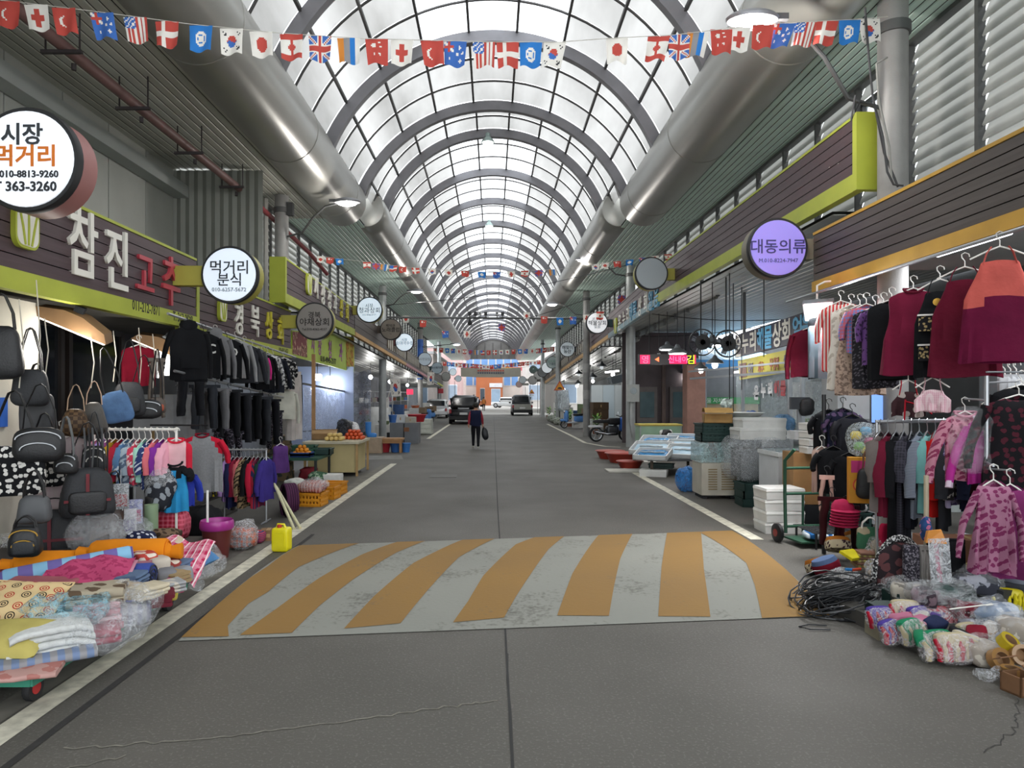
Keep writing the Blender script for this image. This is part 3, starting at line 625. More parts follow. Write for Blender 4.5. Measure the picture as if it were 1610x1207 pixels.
# ================================================================= BANNERS
gb = thing('fruit_banner', 'lime green fruit shop banner with mauve lettering', 'banner', (-4.72, 20, 3.3))
q0 = PXp(459, 519, -4.72); q1 = PXp(557, 530, -4.72); q2 = PXp(557, 585, -4.72); q3 = PXp(459, 560, -4.72)
mb = MB(); L_ = gb.location
vv = [Vector(a) - L_ for a in (q0, q1, q2, q3)]; mb.add(vv + [v + Vector((-.03, 0, 0)) for v in vv], [(0, 1, 2, 3), (7, 6, 5, 4), (0, 4, 5, 1), (1, 5, 6, 2), (2, 6, 7, 3), (3, 7, 4, 0)])
mb.build('sheet', M('#a7bd3a', .5, .1, 2), gb)
def quadX(name, pts, X, mat, parent, off=.004):
    v = [PXp(px, py, X) - parent.location for px, py in pts]; return MB().add(v, [tuple(range(len(v)))]).build(name, mat, parent)
quadX('fruit_picture', [(460, 521), (483, 523), (483, 562), (460, 556)], -4.712, PT('floral', '#7a4a4c', '#b99a84', 5, '#4a2a2c'), gb)
quadX('fruit_picture', [(544, 531), (556, 532), (556, 583), (545, 578)], -4.712, PT('floral', '#b5a24a', '#7a4c2c', 4, '#c98a4a'), gb)
letters(gb, -1, -4.71, [('시', 492, 541, 22, .9), ('장', 503, 545, 22, .9), ('청', 519, 549, 24, .9), ('과', 536, 553, 25, .9)], M('#9a5a8a', .6), .004, .03)
letters(gb, -1, -4.71, [('010-4945-2177', 517, 566, 10, 1.35)], DK, .004, .01, 'phone_number')
# ================================================================= LAMPS
LEDW = glow('#f6f8ff', 14); LAMPG = M('#8f9094', .4, .08, 3, 0, .4)
def lightpt(loc, W_, col=(1, .96, .9), rad=.08):
    l = bpy.data.lights.new('lamp_light', 'POINT'); l.energy = W_; l.color = col; l.shadow_soft_size = rad
    o = bpy.data.objects.new('lamp_light', l); COL.objects.link(o); o.location = loc; return o
def streetlamp(p, q, s, label, w=60):                   # p = head, q = where the arm meets its pillar
    p, q = Vector(p), Vector(q); r = thing('street_lamp', label, 'lamp', q, 0, 'street lamps on the arcade pillars'); d = p - q
    sd = 1 if d.x > 0 else -1
    MB().tube([(0, 0, 0), (d.x * .25, d.y * .2, d.z * .1), (d.x * .45, d.y * .5, d.z * .6), (d.x * .65, d.y * .7, d.z * .95), (d.x * .85, d.y * .9, d.z)], .025, 8).build('arm', POST, r)
    h = MB(); h.lathe([(.01, .1), (.08, .095), (.15, .06), (.18, .02), (.17, -.01), (.14, -.02)], 20, (0, 0, 0), 'z', (1.7, 1)); hd = h.build('head', LAMPG, r, d)
    MB().lathe([(.145, -.02), (.13, -.05), (.07, -.075), (.01, -.08)], 20, (0, 0, 0), 'z', (1.5, 1)).build('diffuser', LEDW, hd)
    MB().box((-sd * .3, 0, .03), (.2, .09, .07)).build('neck', POST, hd)
    lightpt(p - Vector((0, 0, .2)), w)
streetlamp(P(546, 318, 15.6), (-4.82, 16.4, 5.6), 1, 'lit street lamp on the nearest left pillar', 70)
streetlamp(P(655, 458, 28.4), (-4.6, 30.1, 5.7), 1, 'lit street lamp on the pale left pillar', 70)
streetlamp(P(1183, 32, 8.0), (4.59, 8.3, 5.3), 1, 'lit street lamp on the near right pillar', 130)
streetlamp(P(917, 408, 25.2), (4.85, 25.4, 6.2), 1, 'lit street lamp on the pillar beside the seafood shop', 70)
streetlamp(P(868, 478, 31.6), (4.1, 31.8, 5.5), 1, 'lit street lamp on the pillar behind the motorcycle', 60)
streetlamp(P(718, 541, 44), (-4.6, 45.6, 5.0), 1, 'far lit street lamp on the blue wrapped pillar', 60)
def highbay(px, py, Y, zt, label):
    p = P(px, py, Y); r = thing('high_bay_lamp', label, 'lamp', p, 0, 'lamps hung from the roof ribs')
    MB().lathe([(.2, -.1), (.17, -.03), (.1, .06), (.07, .08), (.07, .17), (.02, .2)], 20).build('shade', M('#8fa09c', .35, .05, 3, 0, .5), r)
    MB().lathe([(.17, -.1), (.12, -.14), (.01, -.15)], 20).build('diffuser', glow('#f4fff8', 6), r)
    MB().tube([(0, 0, .2), (0, 0, zt - p.z)], .012, 6).build('rod', POST, r)
highbay(767, 219, 20.5, 9.45, 'bright round lamp hung under the second roof section')
highbay(769, 352, 31.2, 9.45, 'unlit looking round lamp farther along the roof')
# camera pole across the street
cp = thing('camera_pole', 'long horizontal pole carrying cameras across the street', 'pole', (-4.62, 30.4, 5.25))
MB().tube([(0, 0, 0), (8.75, 1.4, .1)], .045, 8).build('pole', POST, cp)
for x in (3.3, 3.55, 3.75, 4.0, 4.5, 4.75):
    c = MB().box((0, -.12, .18), (.14, .34, .13)).build('camera', M('#cfd0d2' if x in (3.75, 4.5) else '#2b2c30', .5), cp, (x + .3, (x + .3) * .16, (x + .3) * .0114)); MB().lathe([(.04, -.3), (.04, -.29)], 10, (0, 0, .18), 'y').build('lens', BLK, c); MB().tube([(0, 0, 0), (0, 0, .12)], .02, 6).build('mount', POST, c)
MB().lathe([(.01, -.3), (.09, -.26), (.11, -.18), (.06, -.1), (.02, 0)], 14, (3.6, .58, .0)).build('dome_camera', BLK, cp)
# ================================================================= STRINGS OF FLAGS
PAL = [M(c, .9, .1, 4) for c in ('#e6e2da', '#bd4a40', '#3c6ab5', '#2f2f33', '#d98a3a', '#2a78c4', '#8f8f92')]
def inr(u, v, x0, x1, y0, y1): return x0 <= u <= x1 and y0 <= v <= y1
def fl(k):
    def f(u, v):
        du, dv = u - .5, v - .5; rr = math.hypot(du, dv * .9)
        if k == 'cross': return 1 if (abs(du) < .1 and abs(dv) < .32) or (abs(dv) < .11 and abs(du) < .3) else 0
        if k == 'den': return 0 if abs(u - .38) < .09 or abs(dv) < .09 else 1
        if k == 'usa': return 2 if u < .45 and v < .5 else (1 if int(u * 9 if False else v * 13) % 2 == 0 else 0)
        if k == 'usav': return (0 if (int(u * 14) + int(v * 16)) % 3 == 0 else 2) if u < .48 and v < .45 else (1 if int(u * 10) % 2 else 0)
        if k == 'un': return 0 if (.17 < rr < .25 or rr < .1 or (.1 < rr < .17 and int(math.atan2(dv, du) * 5) % 2)) else 5
        if k == 'kor':
            if rr < .2: return 1 if dv < .06 * math.sin(du * 15) else 2
            return 3 if any(abs(u - a) < .09 and abs(v - b) < .09 and int((v + u) * 26) % 2 for a, b in ((.2, .2), (.8, .2), (.2, .8), (.8, .8))) else 0
        if k == 'jap': return 1 if rr < .24 else 0
        if k == 'can': return 1 if v < .22 or v > .78 or (abs(du) < .2 - abs(dv) and rr < .26) or (abs(du) < .03 and abs(dv) < .26) else 0
        if k == 'uk':
            if abs(du) < .07 or abs(dv) < .09: return 1
            if abs(du) < .13 or abs(dv) < .16: return 0
            d = abs(abs(du) - abs(dv)); return 1 if d < .04 else (0 if d < .11 else 2)
        if k == 'rus': return 4 if u < .3 else (6 if u < .55 else (5 if u < .8 else 0))
        if k == 'chi': return 0 if (math.hypot(u - .35, v - .25) < .11 or any(math.hypot(u - a, v - b) < .045 for a, b in ((.6, .15), (.68, .3), (.35, .62), (.62, .6)))) else 1
        if k == 'tur': return 0 if (math.hypot(u - .42, dv) < .2 and math.hypot(u - .48, dv) > .16) else 1
        if k == 'aus':
            if u < .45 and v < .45: return 1 if abs(u - .22) < .05 or abs(v - .22) < .05 else (0 if abs(u - v) < .08 else 2)
            return 0 if any(math.hypot(u - a, v - b) < .06 for a, b in ((.25, .72), (.7, .25), (.75, .75), (.6, .5), (.86, .45))) else 2
        return 1
    return f
def flag(parent, p, w, h, k, seed, n=(18, 18), lean=0):
    r = random.Random(seed); ph = r.uniform(0, 6); amp = r.uniform(.008, .02); sk = lean + r.uniform(-.03, .03)
    mb = MB(); mb.grid(lambda u, v: ((u - .5) * w * (1 - .12 * v) + sk * v, amp * math.sin(u * 7 + ph + v * 2) * (.3 + v), -v * h + .012 * math.sin(u * 6 + ph) * v), n[0], n[1], matf=fl(k))
    o = mb.build('flag', PAL, parent, p); return o
def garland(name, label, path, flags, size, cordr=.004, n=(18, 18)):
    r = thing(name, label, 'flag string', path[0]); L0 = Vector(path[0])
    MB().tube([Vector(q) - L0 for q in path], cordr, 5).build('cord', M('#c9c6bd', .8), r)
    for i, (p, k, lean) in enumerate(flags): flag(r, Vector(p) - L0, size[0], size[1], k, i + 3, n, lean)
    return r
def sp(px): return 7.2 + px / 1900
pth = [(-40, -8), (0, 0), (60, 7), (150, 18), (300, 38), (440, 52), (560, 60), (660, 63), (770, 66), (880, 66), (960, 60), (1060, 55), (1200, 38), (1350, 30), (1396, 26)]
def cordy(x):
    for a, b in zip(pth, pth[1:]):
        if a[0] <= x <= b[0]: return a[1] + (b[1] - a[1]) * (x - a[0]) / (b[0] - a[0])
    return 30
seq = [(12, 'tur', .02), (56, 'cross', .05), (100, 'tur', .03), (160, 'aus', .05), (212, 'usav', .03), (262, 'den', .03), (316, 'un', .02), (364, 'kor', 0), (410, 'jap', 0), (458, 'can', 0), (503, 'uk', -.01), (548, 'rus', 0), (592, 'chi', 0), (632, 'cross', 0), (679, 'tur', 0), (716, 'aus', 0), (761, 'usav', 0), (798, 'den', -.01), (835, 'un', -.02), (873, 'kor', -.02),
       (970, 'jap', -.02), (1036, 'can', -.03), (1068, 'uk', -.03), (1098, 'rus', -.03), (1134, 'chi', -.03), (1164, 'cross', -.04), (1200, 'tur', -.05), (1234, 'aus', -.06), (1268, 'usav', -.06), (1302, 'den', -.05), (1336, 'un', -.04), (1366, 'kor', 0)]
garland('flag_string', 'nearest string of national flags stretched high across the street', [P(x, y, sp(x)) for x, y in pth], [(P(x, cordy(x) + .5, sp(x)), k, l) for x, k, l in seq], (.245, .27))
ks = ['jap', 'can', 'den', 'aus', 'usa', 'chi', 'uk', 'kor', 'cross', 'tur', 'un', 'rus']
def simple_string(label, pts, Y0, Y1, n, size, skip=()):
    path = [P(x, y, Y0 + (Y1 - Y0) * i / (len(pts) - 1)) for i, (x, y) in enumerate(pts)]; fs = []
    for i in range(n):
        t = (i + .5) / n * (len(path) - 1); k = int(t); p = path[k].lerp(path[k + 1], t - k)
        if i not in skip: fs.append((p, ks[(i * 5) % 12], 0))
    if Y0 > 50: path = [Vector((-5.56, Y0, path[0].z + .15))] + path + [Vector((5.54, Y1, path[-1].z + .15))]
    garland('flag_string', label, path, fs, size, .004, (8, 8))
simple_string('second string of small rolled flags below the lamps', [(497, 402), (570, 411), (640, 420), (770, 428), (880, 423), (960, 412), (1060, 398)], 17.5, 18, 30, (.2, .15), (3, 4, 20, 21, 22))
simple_string('far string of flags across the roof gable', [(680, 546), (760, 551), (845, 548), (870, 545)], 55, 55, 26, (.32, .36))
simple_string('farthest string of flags above the hanging cloth banner', [(690, 568), (770, 574), (850, 566)], 62, 62, 26, (.34, .36))
simple_string('slack string of flags beside the camera pole', [(625, 493), (672, 505), (700, 520), (760, 520), (800, 505)], 31, 30, 7, (.3, .3), (2, 5))
simple_string('slack string of flags before the seafood lightbox sign', [(815, 488), (870, 500), (912, 497), (955, 487), (1050, 392)], 30, 24, 8, (.28, .3))
# ================================================================= BUILDERS FOR GOODS
HW = M('#e4e2dc', .5); HB = M('#1d1d20', .5); HC = M('#a9acb0', .35, .05, 3, 0, .6)
def sgn(a): return -1 if a < 0 else 1
def body_grid(w, L, hem, th, seed, slope=.1, drop=.09, nu=26, nv=12, rip=.012, neck=.1, sway=0, x0=0, taper=None):
    r = random.Random(seed); ph = [r.uniform(0, 6.3) for _ in range(4)]; fq = r.choice([3, 4, 5])
    def fn(u, v):
        a = 2 * PI * u; c, s = math.cos(a), math.sin(a)
        t = max(0, (v - .12) / .88)
        hw = w / 2 * (1 + (hem - 1) * t); hw *= 1 if v > .12 else (.9 + .1 * v / .12)
        if taper: hw *= taper(t)
        x = hw * sgn(c) * abs(c) ** .75
        thick = th * (.25 + .75 * min(1, v * 4))
        y = thick * sgn(s) * abs(s) ** .7 + rip * (.2 + t) * math.sin(fq * x / max(w, .1) * 6 + ph[0]) + rip * .5 * t * math.sin(2 * fq * x / max(w, .1) * 6 + ph[1] + v * 3)
        top = -drop - slope * max(0, abs(x) - neck * .5) / (w / 2)
        if s < 0 and abs(x) < neck: top -= .05 * (1 - (abs(x) / neck) ** 2)
        z = top * (1 - t) + (-drop - slope * .4 - L + .012 * math.sin(4 * a + ph[2])) * t if v > .12 else top + (-.02 * v / .12)
        if v > .12:
            z0 = top - .02; z1 = -drop - slope * .4 - L + .01 * math.sin(3 * a + ph[2]); z = z0 + (z1 - z0) * t
        return (x0 + x + sway * t, y, z)
    return MB().grid(fn, nu, nv, True)
def hanger(parent, w, mat, drop=.09, slope=.1):
    mb = MB(); mb.tube([(.035, 0, .005), (.03, 0, .03), (0, 0, .045), (-.025, 0, .03), (-.022, 0, .0), (0, 0, -.03), (0, 0, -drop + .01)], .005, 5)
    mb.tube([(-w * .46, 0, -drop - slope * .85), (-w * .2, 0, -drop - slope * .25), (0, 0, -drop + .01), (w * .2, 0, -drop - slope * .25), (w * .46, 0, -drop - slope * .85)], .007, 5)
    return mb.build('hanger', mat, parent)
def garment(label, loc, rz=0, kind='top', w=.46, L=.62, mat=None, sleeve=.52, smat=None, cmat=None, hem=1.0, th=.05, seed=0, hm=HW, cat=None, name=None, group=None, sang=12, sw=.075, rip=.014, lay=None):
    nm = name or {'top': 'hanging_pullover', 'tee': 'hanging_shirt', 'dress': 'hanging_dress', 'pants': 'hanging_trousers', 'apron': 'hanging_apron', 'skirt': 'hanging_skirt', 'hood': 'hanging_hoodie'}[kind]
    r = thing(nm, label, cat or {'top': 'pullover', 'tee': 'shirt', 'dress': 'dress', 'pants': 'trousers', 'apron': 'apron', 'skirt': 'skirt', 'hood': 'hoodie'}[kind], loc, rz, group)
    rr = random.Random(seed + 5); smat = smat or mat; dr, sl = .09, .1
    if kind == 'pants':
        MB().box((0, 0, -dr), (w, .03, .05)).build('waistband', cmat or mat, r)
        for s in (-1, 1):
            mb = MB(); n = 7; mb.tube([(s * w * .24 + s * .03 * t / n + rr.uniform(-.006, .006), rr.uniform(-.012, .012), -dr - .02 - L * t / n) for t in range(n + 1)], [w * .3 * (1 - .25 * t / n) for t in range(n + 1)], 14, True, .5); mb.wob(.012, 9, seed + s); mb.build('trouser_leg', mat, r)
    elif kind == 'skirt':
        body_grid(w, L, hem, th, seed, .0, dr, rip=rip, neck=.01).build('skirt_panel', mat, r)
        MB().box((0, 0, -dr - .01), (w * .95, th * .9, .04)).build('waistband', cmat or mat, r)
    else:
        if kind == 'apron':
            tp = lambda t: .62 + .38 * min(1, max(0, (t - .02) / .28)) ** 1.2
            b = body_grid(w, L, hem, th, seed, .03, dr + .1, rip=rip, neck=.001, taper=tp)
        else: b = body_grid(w, L, hem, th, seed, sl, dr, rip=rip, taper=(lambda t: 1 - .12 * math.sin(min(1, t * 2) * PI)) if kind == 'dress' else None)
        if lay: b.mi = [lay(sum(b.v[i][0] for i in f) / 4, sum(b.v[i][2] for i in f) / 4) for f in b.f]
        bo = b.build('body', mat, r)
        if kind == 'apron':
            for s in (-1, 1): MB().tube([(s * w * .26, 0, -dr - .14), (s * w * .2, 0, -dr - .04), (s * .06, 0, -dr + .01)], .018, 6, True, .3).build('strap', smat, r)
        if sleeve:
            for s in (-1, 1):
                a = R(sang + rr.uniform(-5, 7)); n = 6; x0, z0 = s * w * .44, -dr - sl * .75 - .02
                pts = [(x0 + s * math.sin(a) * sleeve * t / n + (s * .03 * math.sin(t / n * PI)), rr.uniform(-.01, .01) + .02 * s * t / n, z0 - math.cos(a) * sleeve * t / n) for t in range(n + 1)]
                mb = MB(); mb.tube(pts, [sw * (1 - .3 * t / n) for t in range(n + 1)], 12, True, .55); mb.wob(.007, 14, seed + s); so = mb.build('sleeve', smat, r)
                if sleeve > .4:
                    p, q = Vector(pts[-1]), Vector(pts[-2]); d = (p - q).normalized(); MB().tube([p - d * .01, p + d * .05], sw * .68, 10, True, .55).build('cuff', cmat or smat, so)
        if kind != 'apron' and cmat:
            MB().tube([(.085 * math.cos(t), .035 * math.sin(t) - .005, -dr + .005 - .045 * (math.sin(t) < 0) * abs(math.sin(t))) for t in [i * 2 * PI / 18 for i in range(19)]], .012, 6, False).build('collar', cmat, r)
        if kind == 'hood':
            MB().lathe([(.02, -.06), (.11, -.04), (.13, .03), (.1, .09), (.02, .11)], 14, (0, .02, -dr - .01), 'z', (1, .5)).build('hood', cmat or mat, r)
            MB().box((0, -th - .012, -dr - L * .72), (w * .5, .02, L * .22), 0, R(-3)).build('front_pocket', mat, r)
    if hm: hanger(r, w, hm)
    return r
def superq(a, b, c, e=.5, nu=24, nv=14):
    def fn(u, v):
        th, ph = 2 * PI * u, PI * (v - .5); f = lambda x, p: sgn(x) * abs(x) ** p
        return (a * f(math.cos(ph), e) * f(math.cos(th), e), b * f(math.cos(ph), e) * f(math.sin(th), e), c * f(math.sin(ph), e))
    return MB().grid(fn, nu, nv, True)
def soft(name, label, cat, loc, dims, mat, rz=0, e=.5, wob=.01, wsc=6, seed=0, rot=None, group=None, parts=None, nu=26, nv=14):
    o = superq(dims[0] / 2, dims[1] / 2, dims[2] / 2, e, nu, nv).wob(wob, wsc, seed).build(name, mat, None, loc, rot or (0, 0, rz), 60)
    tag(o, label, cat, group); return o
def cushion(label, loc, w, h, t, mat, rot, piping=None, seed=1, name='cushion'):
    r = thing(name, label, 'cushion', loc, 0, None, rot)
    def fn(u, v):
        x, y = (u * 2 - 1), (v * 2 - 1); return x, y
    mb = MB()
    for s in (1, -1):
        mb.grid(lambda u, v: ((u * 2 - 1) * w / 2 * (1 - .06 * (1 - abs(v * 2 - 1))), (v * 2 - 1) * h / 2 * (1 - .06 * (1 - abs(u * 2 - 1))), s * t / 2 * (max(0, 1 - (u * 2 - 1) ** 2) ** .4) * (max(0, 1 - (v * 2 - 1) ** 2) ** .4)), 14, 14)
    mb.wob(.006, 7, seed).build('cover', mat, r, smooth=80)
    if piping:
        MB().tube([(-w / 2, -h / 2, 0), (0, -h / 2 * .94, 0), (w / 2, -h / 2, 0), (w / 2 * .94, 0, 0), (w / 2, h / 2, 0), (0, h / 2 * .94, 0), (-w / 2, h / 2, 0), (-w / 2 * .94, 0, 0), (-w / 2, -h / 2, 0)], .008, 6).build('piping', piping, r)
    return r
def roll(label, loc, L, r0, mat, rz, name='rolled_blanket', cat='blanket', endm=None, tilt=0, ties=None):
    r = thing(name, label, cat, loc, 0, None, (0, tilt, rz))
    MB().lathe([(r0 * .9, -L / 2), (r0, -L / 2 + .02), (r0 * 1.03, -L * .2), (r0 * 1.0, L * .2), (r0, L / 2 - .02), (r0 * .9, L / 2)], 26, (0, 0, 0), 'x').wob(.007, 9, int(L * 99)).build('roll', mat, r)
    for s in (-1, 1):
        n = 40; MB().tube([(s * (L / 2 + .004), r0 * .88 * (1 - t / n) * math.cos(t * .45), r0 * .88 * (1 - t / n) * math.sin(t * .45)) for t in range(n)], .006, 5).build('spiral_end', endm or mat, r)
    if ties:
        for s in (-1, 1): MB().lathe([(r0 * .75, 0), (r0 * .45, .05), (r0 * .62, .13), (r0 * .5, .14)], 18, (0, 0, 0), 'x').xf(Matrix.Rotation(0 if s > 0 else PI, 4, 'Z')).wob(.012, 12, s + 3).build('gathered_end', ties, r, (s * (L / 2 - .01), 0, 0))
    return r
def folded(label, loc, w, d, h, n, mat, rz, name='folded_blanket', cat='blanket', rot=None, seed=0, mat2=None, droop=0):
    r = thing(name, label, cat, loc, 0, None, rot or (0, 0, rz)); t = h / n
    for i in range(n):
        rr = random.Random(seed * 31 + i); ww, dd = w * (1 - .03 * i) + rr.uniform(-.02, .01), d + rr.uniform(-.03, .02); z = t * (i + .5)
        q = []
        for k in range(7): q.append((dd / 2 - t / 2 + t * .5 * math.cos(R(-90 + 30 * k)), z + t * .5 * math.sin(R(-90 + 30 * k))))
        q += [(-dd / 2 + .01, z + t * .46), (-dd / 2, z), (-dd / 2 + .01, z - t * .46)]
        mb = MB(); m = len(q); nn = 12
        for j in range(nn + 1):
            x = -ww / 2 + ww * j / nn; dz = -droop * (max(0, abs(x) / (w / 2) - .45)) ** 1.6
            mb.v += [(x, -y, zz_ + dz) for y, zz_ in q]
        mb.f = [(j * m + k, j * m + (k + 1) % m, (j + 1) * m + (k + 1) % m, (j + 1) * m + k) for j in range(nn) for k in range(m)] + [tuple(range(m)), tuple(nn * m + k for k in range(m))]
        mb.mi = [0] * len(mb.f); mb.wob(.007, 10, seed + i).build('fold', mat2 if (mat2 and i % 2) else mat, r)
    return r
def film(label, loc, dims, seed, c='#eef2f6', op=.32, rz=0, name='plastic_bag', cat='plastic bag', wob=.05, e=.8, group=None):
    return soft(name, label, cat, loc, dims, clear(c, op * .6), rz, e, wob, 7, seed, None, group)
def bag(label, loc, w, h, d, mat, rz=0, strap=.3, smat=None, kind='tote', pocket=None, zipm=None, tilt=0, name=None, trim=None, group='bags hung at the left stall'):
    r = thing(name or {'tote': 'tote_bag', 'pack': 'backpack', 'bucket': 'bucket_bag', 'duffel': 'duffel_bag', 'hand': 'handbag'}[kind], label, 'bag', loc, 0, group, (0, tilt, rz)); smat = smat or mat
    e = {'tote': .35, 'pack': .5, 'bucket': .55, 'duffel': .6, 'hand': .45}[kind]; b = superq(w / 2, d / 2, h / 2, e, 22, 12)
    b.v = [(x * (1 + {'bucket': -.35, 'pack': -.18, 'hand': -.12}.get(kind, 0) * (z / (h / 2))), y * (1 - .3 * max(0, z / (h / 2))), z - h / 2) for x, y, z in b.v]
    b.wob(.008, 8, int(w * 1000)).build('body', mat, r, smooth=60)
    if strap:
        for s in ((-1, 1) if kind in ('tote', 'pack', 'hand') else (1,)):
            y = s * d * .18; MB().tube([(-w * .32, y, -.03), (-w * .28, y, strap * .4), (-w * .08, y, strap * .95), (w * .02, y, strap), (w * .1, y, strap * .93), (w * .28, y, strap * .4), (w * .32, y, -.03)], .014 if kind != 'bucket' else .011, 6, True, .5).build('strap', smat, r)
    if pocket: superq(w * .36, .03, h * .22, .4, 16, 8).build('front_pocket', pocket, r, (0, -d * .5, -h * .66), smooth=60)
    if zipm:
        MB().tube([(w * .42 * math.cos(t), -d * .42 - .01, -h * .32 + h * .22 * math.sin(t)) for t in [PI * i / 12 for i in range(13)]], .006, 5).build('zip', zipm, r)
        MB().tube([(w * .33 * math.cos(t), -d * .5 - .02, -h * .62 + h * .2 * math.sin(t)) for t in [PI * i / 12 for i in range(13)]], .006, 5).build('zip', zipm, r)
    if trim:
        MB().box((0, -d * .5 - .005, -h * .5), (.03, .02, h * .8)).build('trim_band', trim, r); MB().box((0, -d * .5 - .006, -h * .62), (w * .86, .02, .025)).build('trim_band', trim, r)
    return r
def crate(label, loc, w, d, h, mat, rz=0, group=None, name='crate', slots=True):
    r = thing(name, label, 'crate', loc, rz, group); t = .02
    MB().box((0, 0, t / 2), (w, d, t)).build('base', mat, r)
    for nm, sx, sy in (('f', 0, -1), ('b', 0, 1), ('l', -1, 0), ('r', 1, 0)):
        mb = MB(); n = 7; ww = w if sy else d
        for z in (.03, h * .5, h - .025): mb.box((0, 0, z), (ww, t, .045))
        for k in range(n): mb.box((-ww / 2 + ww * (k + .5) / n, 0, h / 2), (ww / n * .42, t * .8, h - .04))
        mb.xf(Matrix.Translation((sx * (w / 2 - t / 2), sy * (d / 2 - t / 2), 0)) @ Matrix.Rotation(R(90) if sx else 0, 4, 'Z')).build('side_wall', mat, r)
    mb = MB()
    for sx in (-1, 1): mb.box((sx * w / 2, 0, h - .012), (.03, d + .03, .024))
    for sy in (-1, 1): mb.box((0, sy * d / 2, h - .012), (w + .03, .03, .024))
    mb.build('rim', mat, r); return r
def carton(label, loc, w, d, h, mat, rz=0, name='carton', open_=False, group=None, tape=True, flapm=None):
    r = thing(name, label, 'box', loc, rz, group); t = .012; mb = MB()
    if open_:
        mb.box((0, 0, t / 2), (w, d, t))
        for s in (-1, 1): mb.box((s * (w / 2 - t / 2), 0, h / 2), (t, d, h)); mb.box((0, s * (d / 2 - t / 2), h / 2), (w, t, h))
        mb.build('body', mat, r)
        for s in (-1, 1): MB().box((0, 0, 0), (w * .98, d * .42, .008), 0, s * R(-28)).build('flap', flapm or mat, r, (0, s * (d * .5 + d * .17), h + .07))
    else:
        mb.box((0, 0, h / 2), (w, d, h)).build('body', mat, r)
        if tape: MB().box((0, 0, h + .001), (.05, d * 1.002, .002)).build('tape', M('#b79a68', .3), r); 
        MB().box((0, -d / 2 - .001, h * .5), (.05, .002, h * .35)).build('tape', M('#b79a68', .3), r)
    return r
def foambox(label, loc, w, d, h, rz=0, lid=True, group='white foam boxes', mat=None, rot=None, open_=False):
    m = mat or M('#d8d8d4', .8, .08, 6, .2); r = thing('foam_box', label, 'box', loc, rz, group, rot)
    if open_:
        mb = MB(); t = .03; mb.box((0, 0, t / 2), (w, d, t))
        for s in (-1, 1): mb.box((s * (w / 2 - t / 2), 0, h / 2), (t, d, h)); mb.box((0, s * (d / 2 - t / 2), h / 2), (w, t, h))
        mb.build('body', m, r)
    else:
        MB().box((0, 0, h * .38), (w, d, h * .76), taper=1.03).build('body', m, r)
        if lid: MB().box((0, 0, h * .88), (w * 1.05, d * 1.05, h * .24), taper=.97).build('lid', m, r)
    return r
def basin(label, loc, r0, h, mat, name='basin', cat='basin', group=None):
    r = thing(name, label, cat, loc, 0, group)
    MB().lathe([(r0 * .72, 0), (r0 * .95, h * .85), (r0, h), (r0 * 1.04, h * 1.0), (r0 * 1.04, h * .93), (r0 * .96, h * .92), (r0 * .9, h * .8), (r0 * .68, .02), (.01, .02)], 32).build('bowl', mat, r, smooth=50)
    MB().lathe([(r0 * 1.03, h * .94), (r0 * 1.06, h * .97), (r0 * 1.03, h * 1.01)], 32).build('rim', mat, r); return r
# ================================================================= LEFT CLOTHES AND BAG STALL
PLAS = M('#bdb9ad', .9, .12, 2, .2)
struct('wall_left_corner', MB().box((-5.25, 6.5, 1.45), (.5, 2.4, 2.9)), PLAS, None, 'pale plastered wall end at the left edge')
sw_ = tag(MB().box((0, 0, 0), (.02, .1, .2)).build('wall_switch', M('#d6d6d2', .4), None, (-4.985, 6.92, 1.98)), 'white switch plate on the pale wall end', 'switch')
tag(MB().box((0, 0, 0), (.015, .26, .3)).build('notice_plate', M('#1f58b0', .5), None, (-4.985, 7.05, 1.72)), 'small blue notice plate on the pale wall end', 'notice')
win = thing('window_1', 'dark framed sliding window behind the hanging bags', None, (-6.5, 10.6, 2.2)); win['kind'] = 'structure'
FRD = M('#2b2422', .5, .1, 4)
mb = MB()
for z in (-.75, .75): mb.box((0, 0, z), (.1, 3.2, .1))
for y in (-1.6, -.1, .1, 1.6): mb.box((0, y, 0), (.1, .09, 1.5))
mb.build('window_frame', FRD, win)
for y in (-.85, .85): MB().box((-.01, y, 0), (.02, 1.45, 1.45)).build('window_pane', M('#20252c', .12, .1, 2, 0, 0, .8), win)
tag(carton('white appliance carton standing behind the clothes rack', (-5.9, 12.6, 0), .7, .9, 1.9, M('#b9bcc0', .5)), None, None)
mb = MB().box((0, 0, .36), (.8, 5.6, .06)); mb.box((0, 0, .02), (.8, 5.6, .03))
for y in (-2.7, 0, 2.7): mb.box((-.36, y, .18), (.06, .06, .36)); mb.box((.36, y, .18), (.06, .06, .36))
tb = mb.build('display_bench', M('#3a3634', .8), None, (-4.56, 8.6, 0)); tag(tb, 'low dark display bench under the hanging bags', 'bench')
# reflector lamps clamped under the signboard
def reflector(px, py, X, label):
    p = PXp(px, py, X); r = thing('reflector_lamp', label, 'lamp', p, 0, 'reflector lamps under the left signboard', (R(12), R(24), R(20)))
    MB().prism([(-.42, -.05), (-.36, .05), (-.1, .13), (.1, .13), (.36, .05), (.42, -.05)], -.16, .16).build('housing', M('#8a6a48', .5, .15, 3, 0, .3), r)
    MB().box((0, 0, -.06), (.8, .28, .02)).build('diffuser', glow('#fff3e0', 2.2), r)
    MB().box((0, .05, .15), (.1, .1, .1)).build('bracket', M('#3a3d42', .6), r)
    lightpt(p + Vector((.15, -.1, -.25)), 34, (1, .95, .88), .15)
reflector(115, 508, -4.75, 'brown reflector lamp above the monogram bags'); reflector(258, 545, -4.8, 'brown reflector lamp above the denim bag')
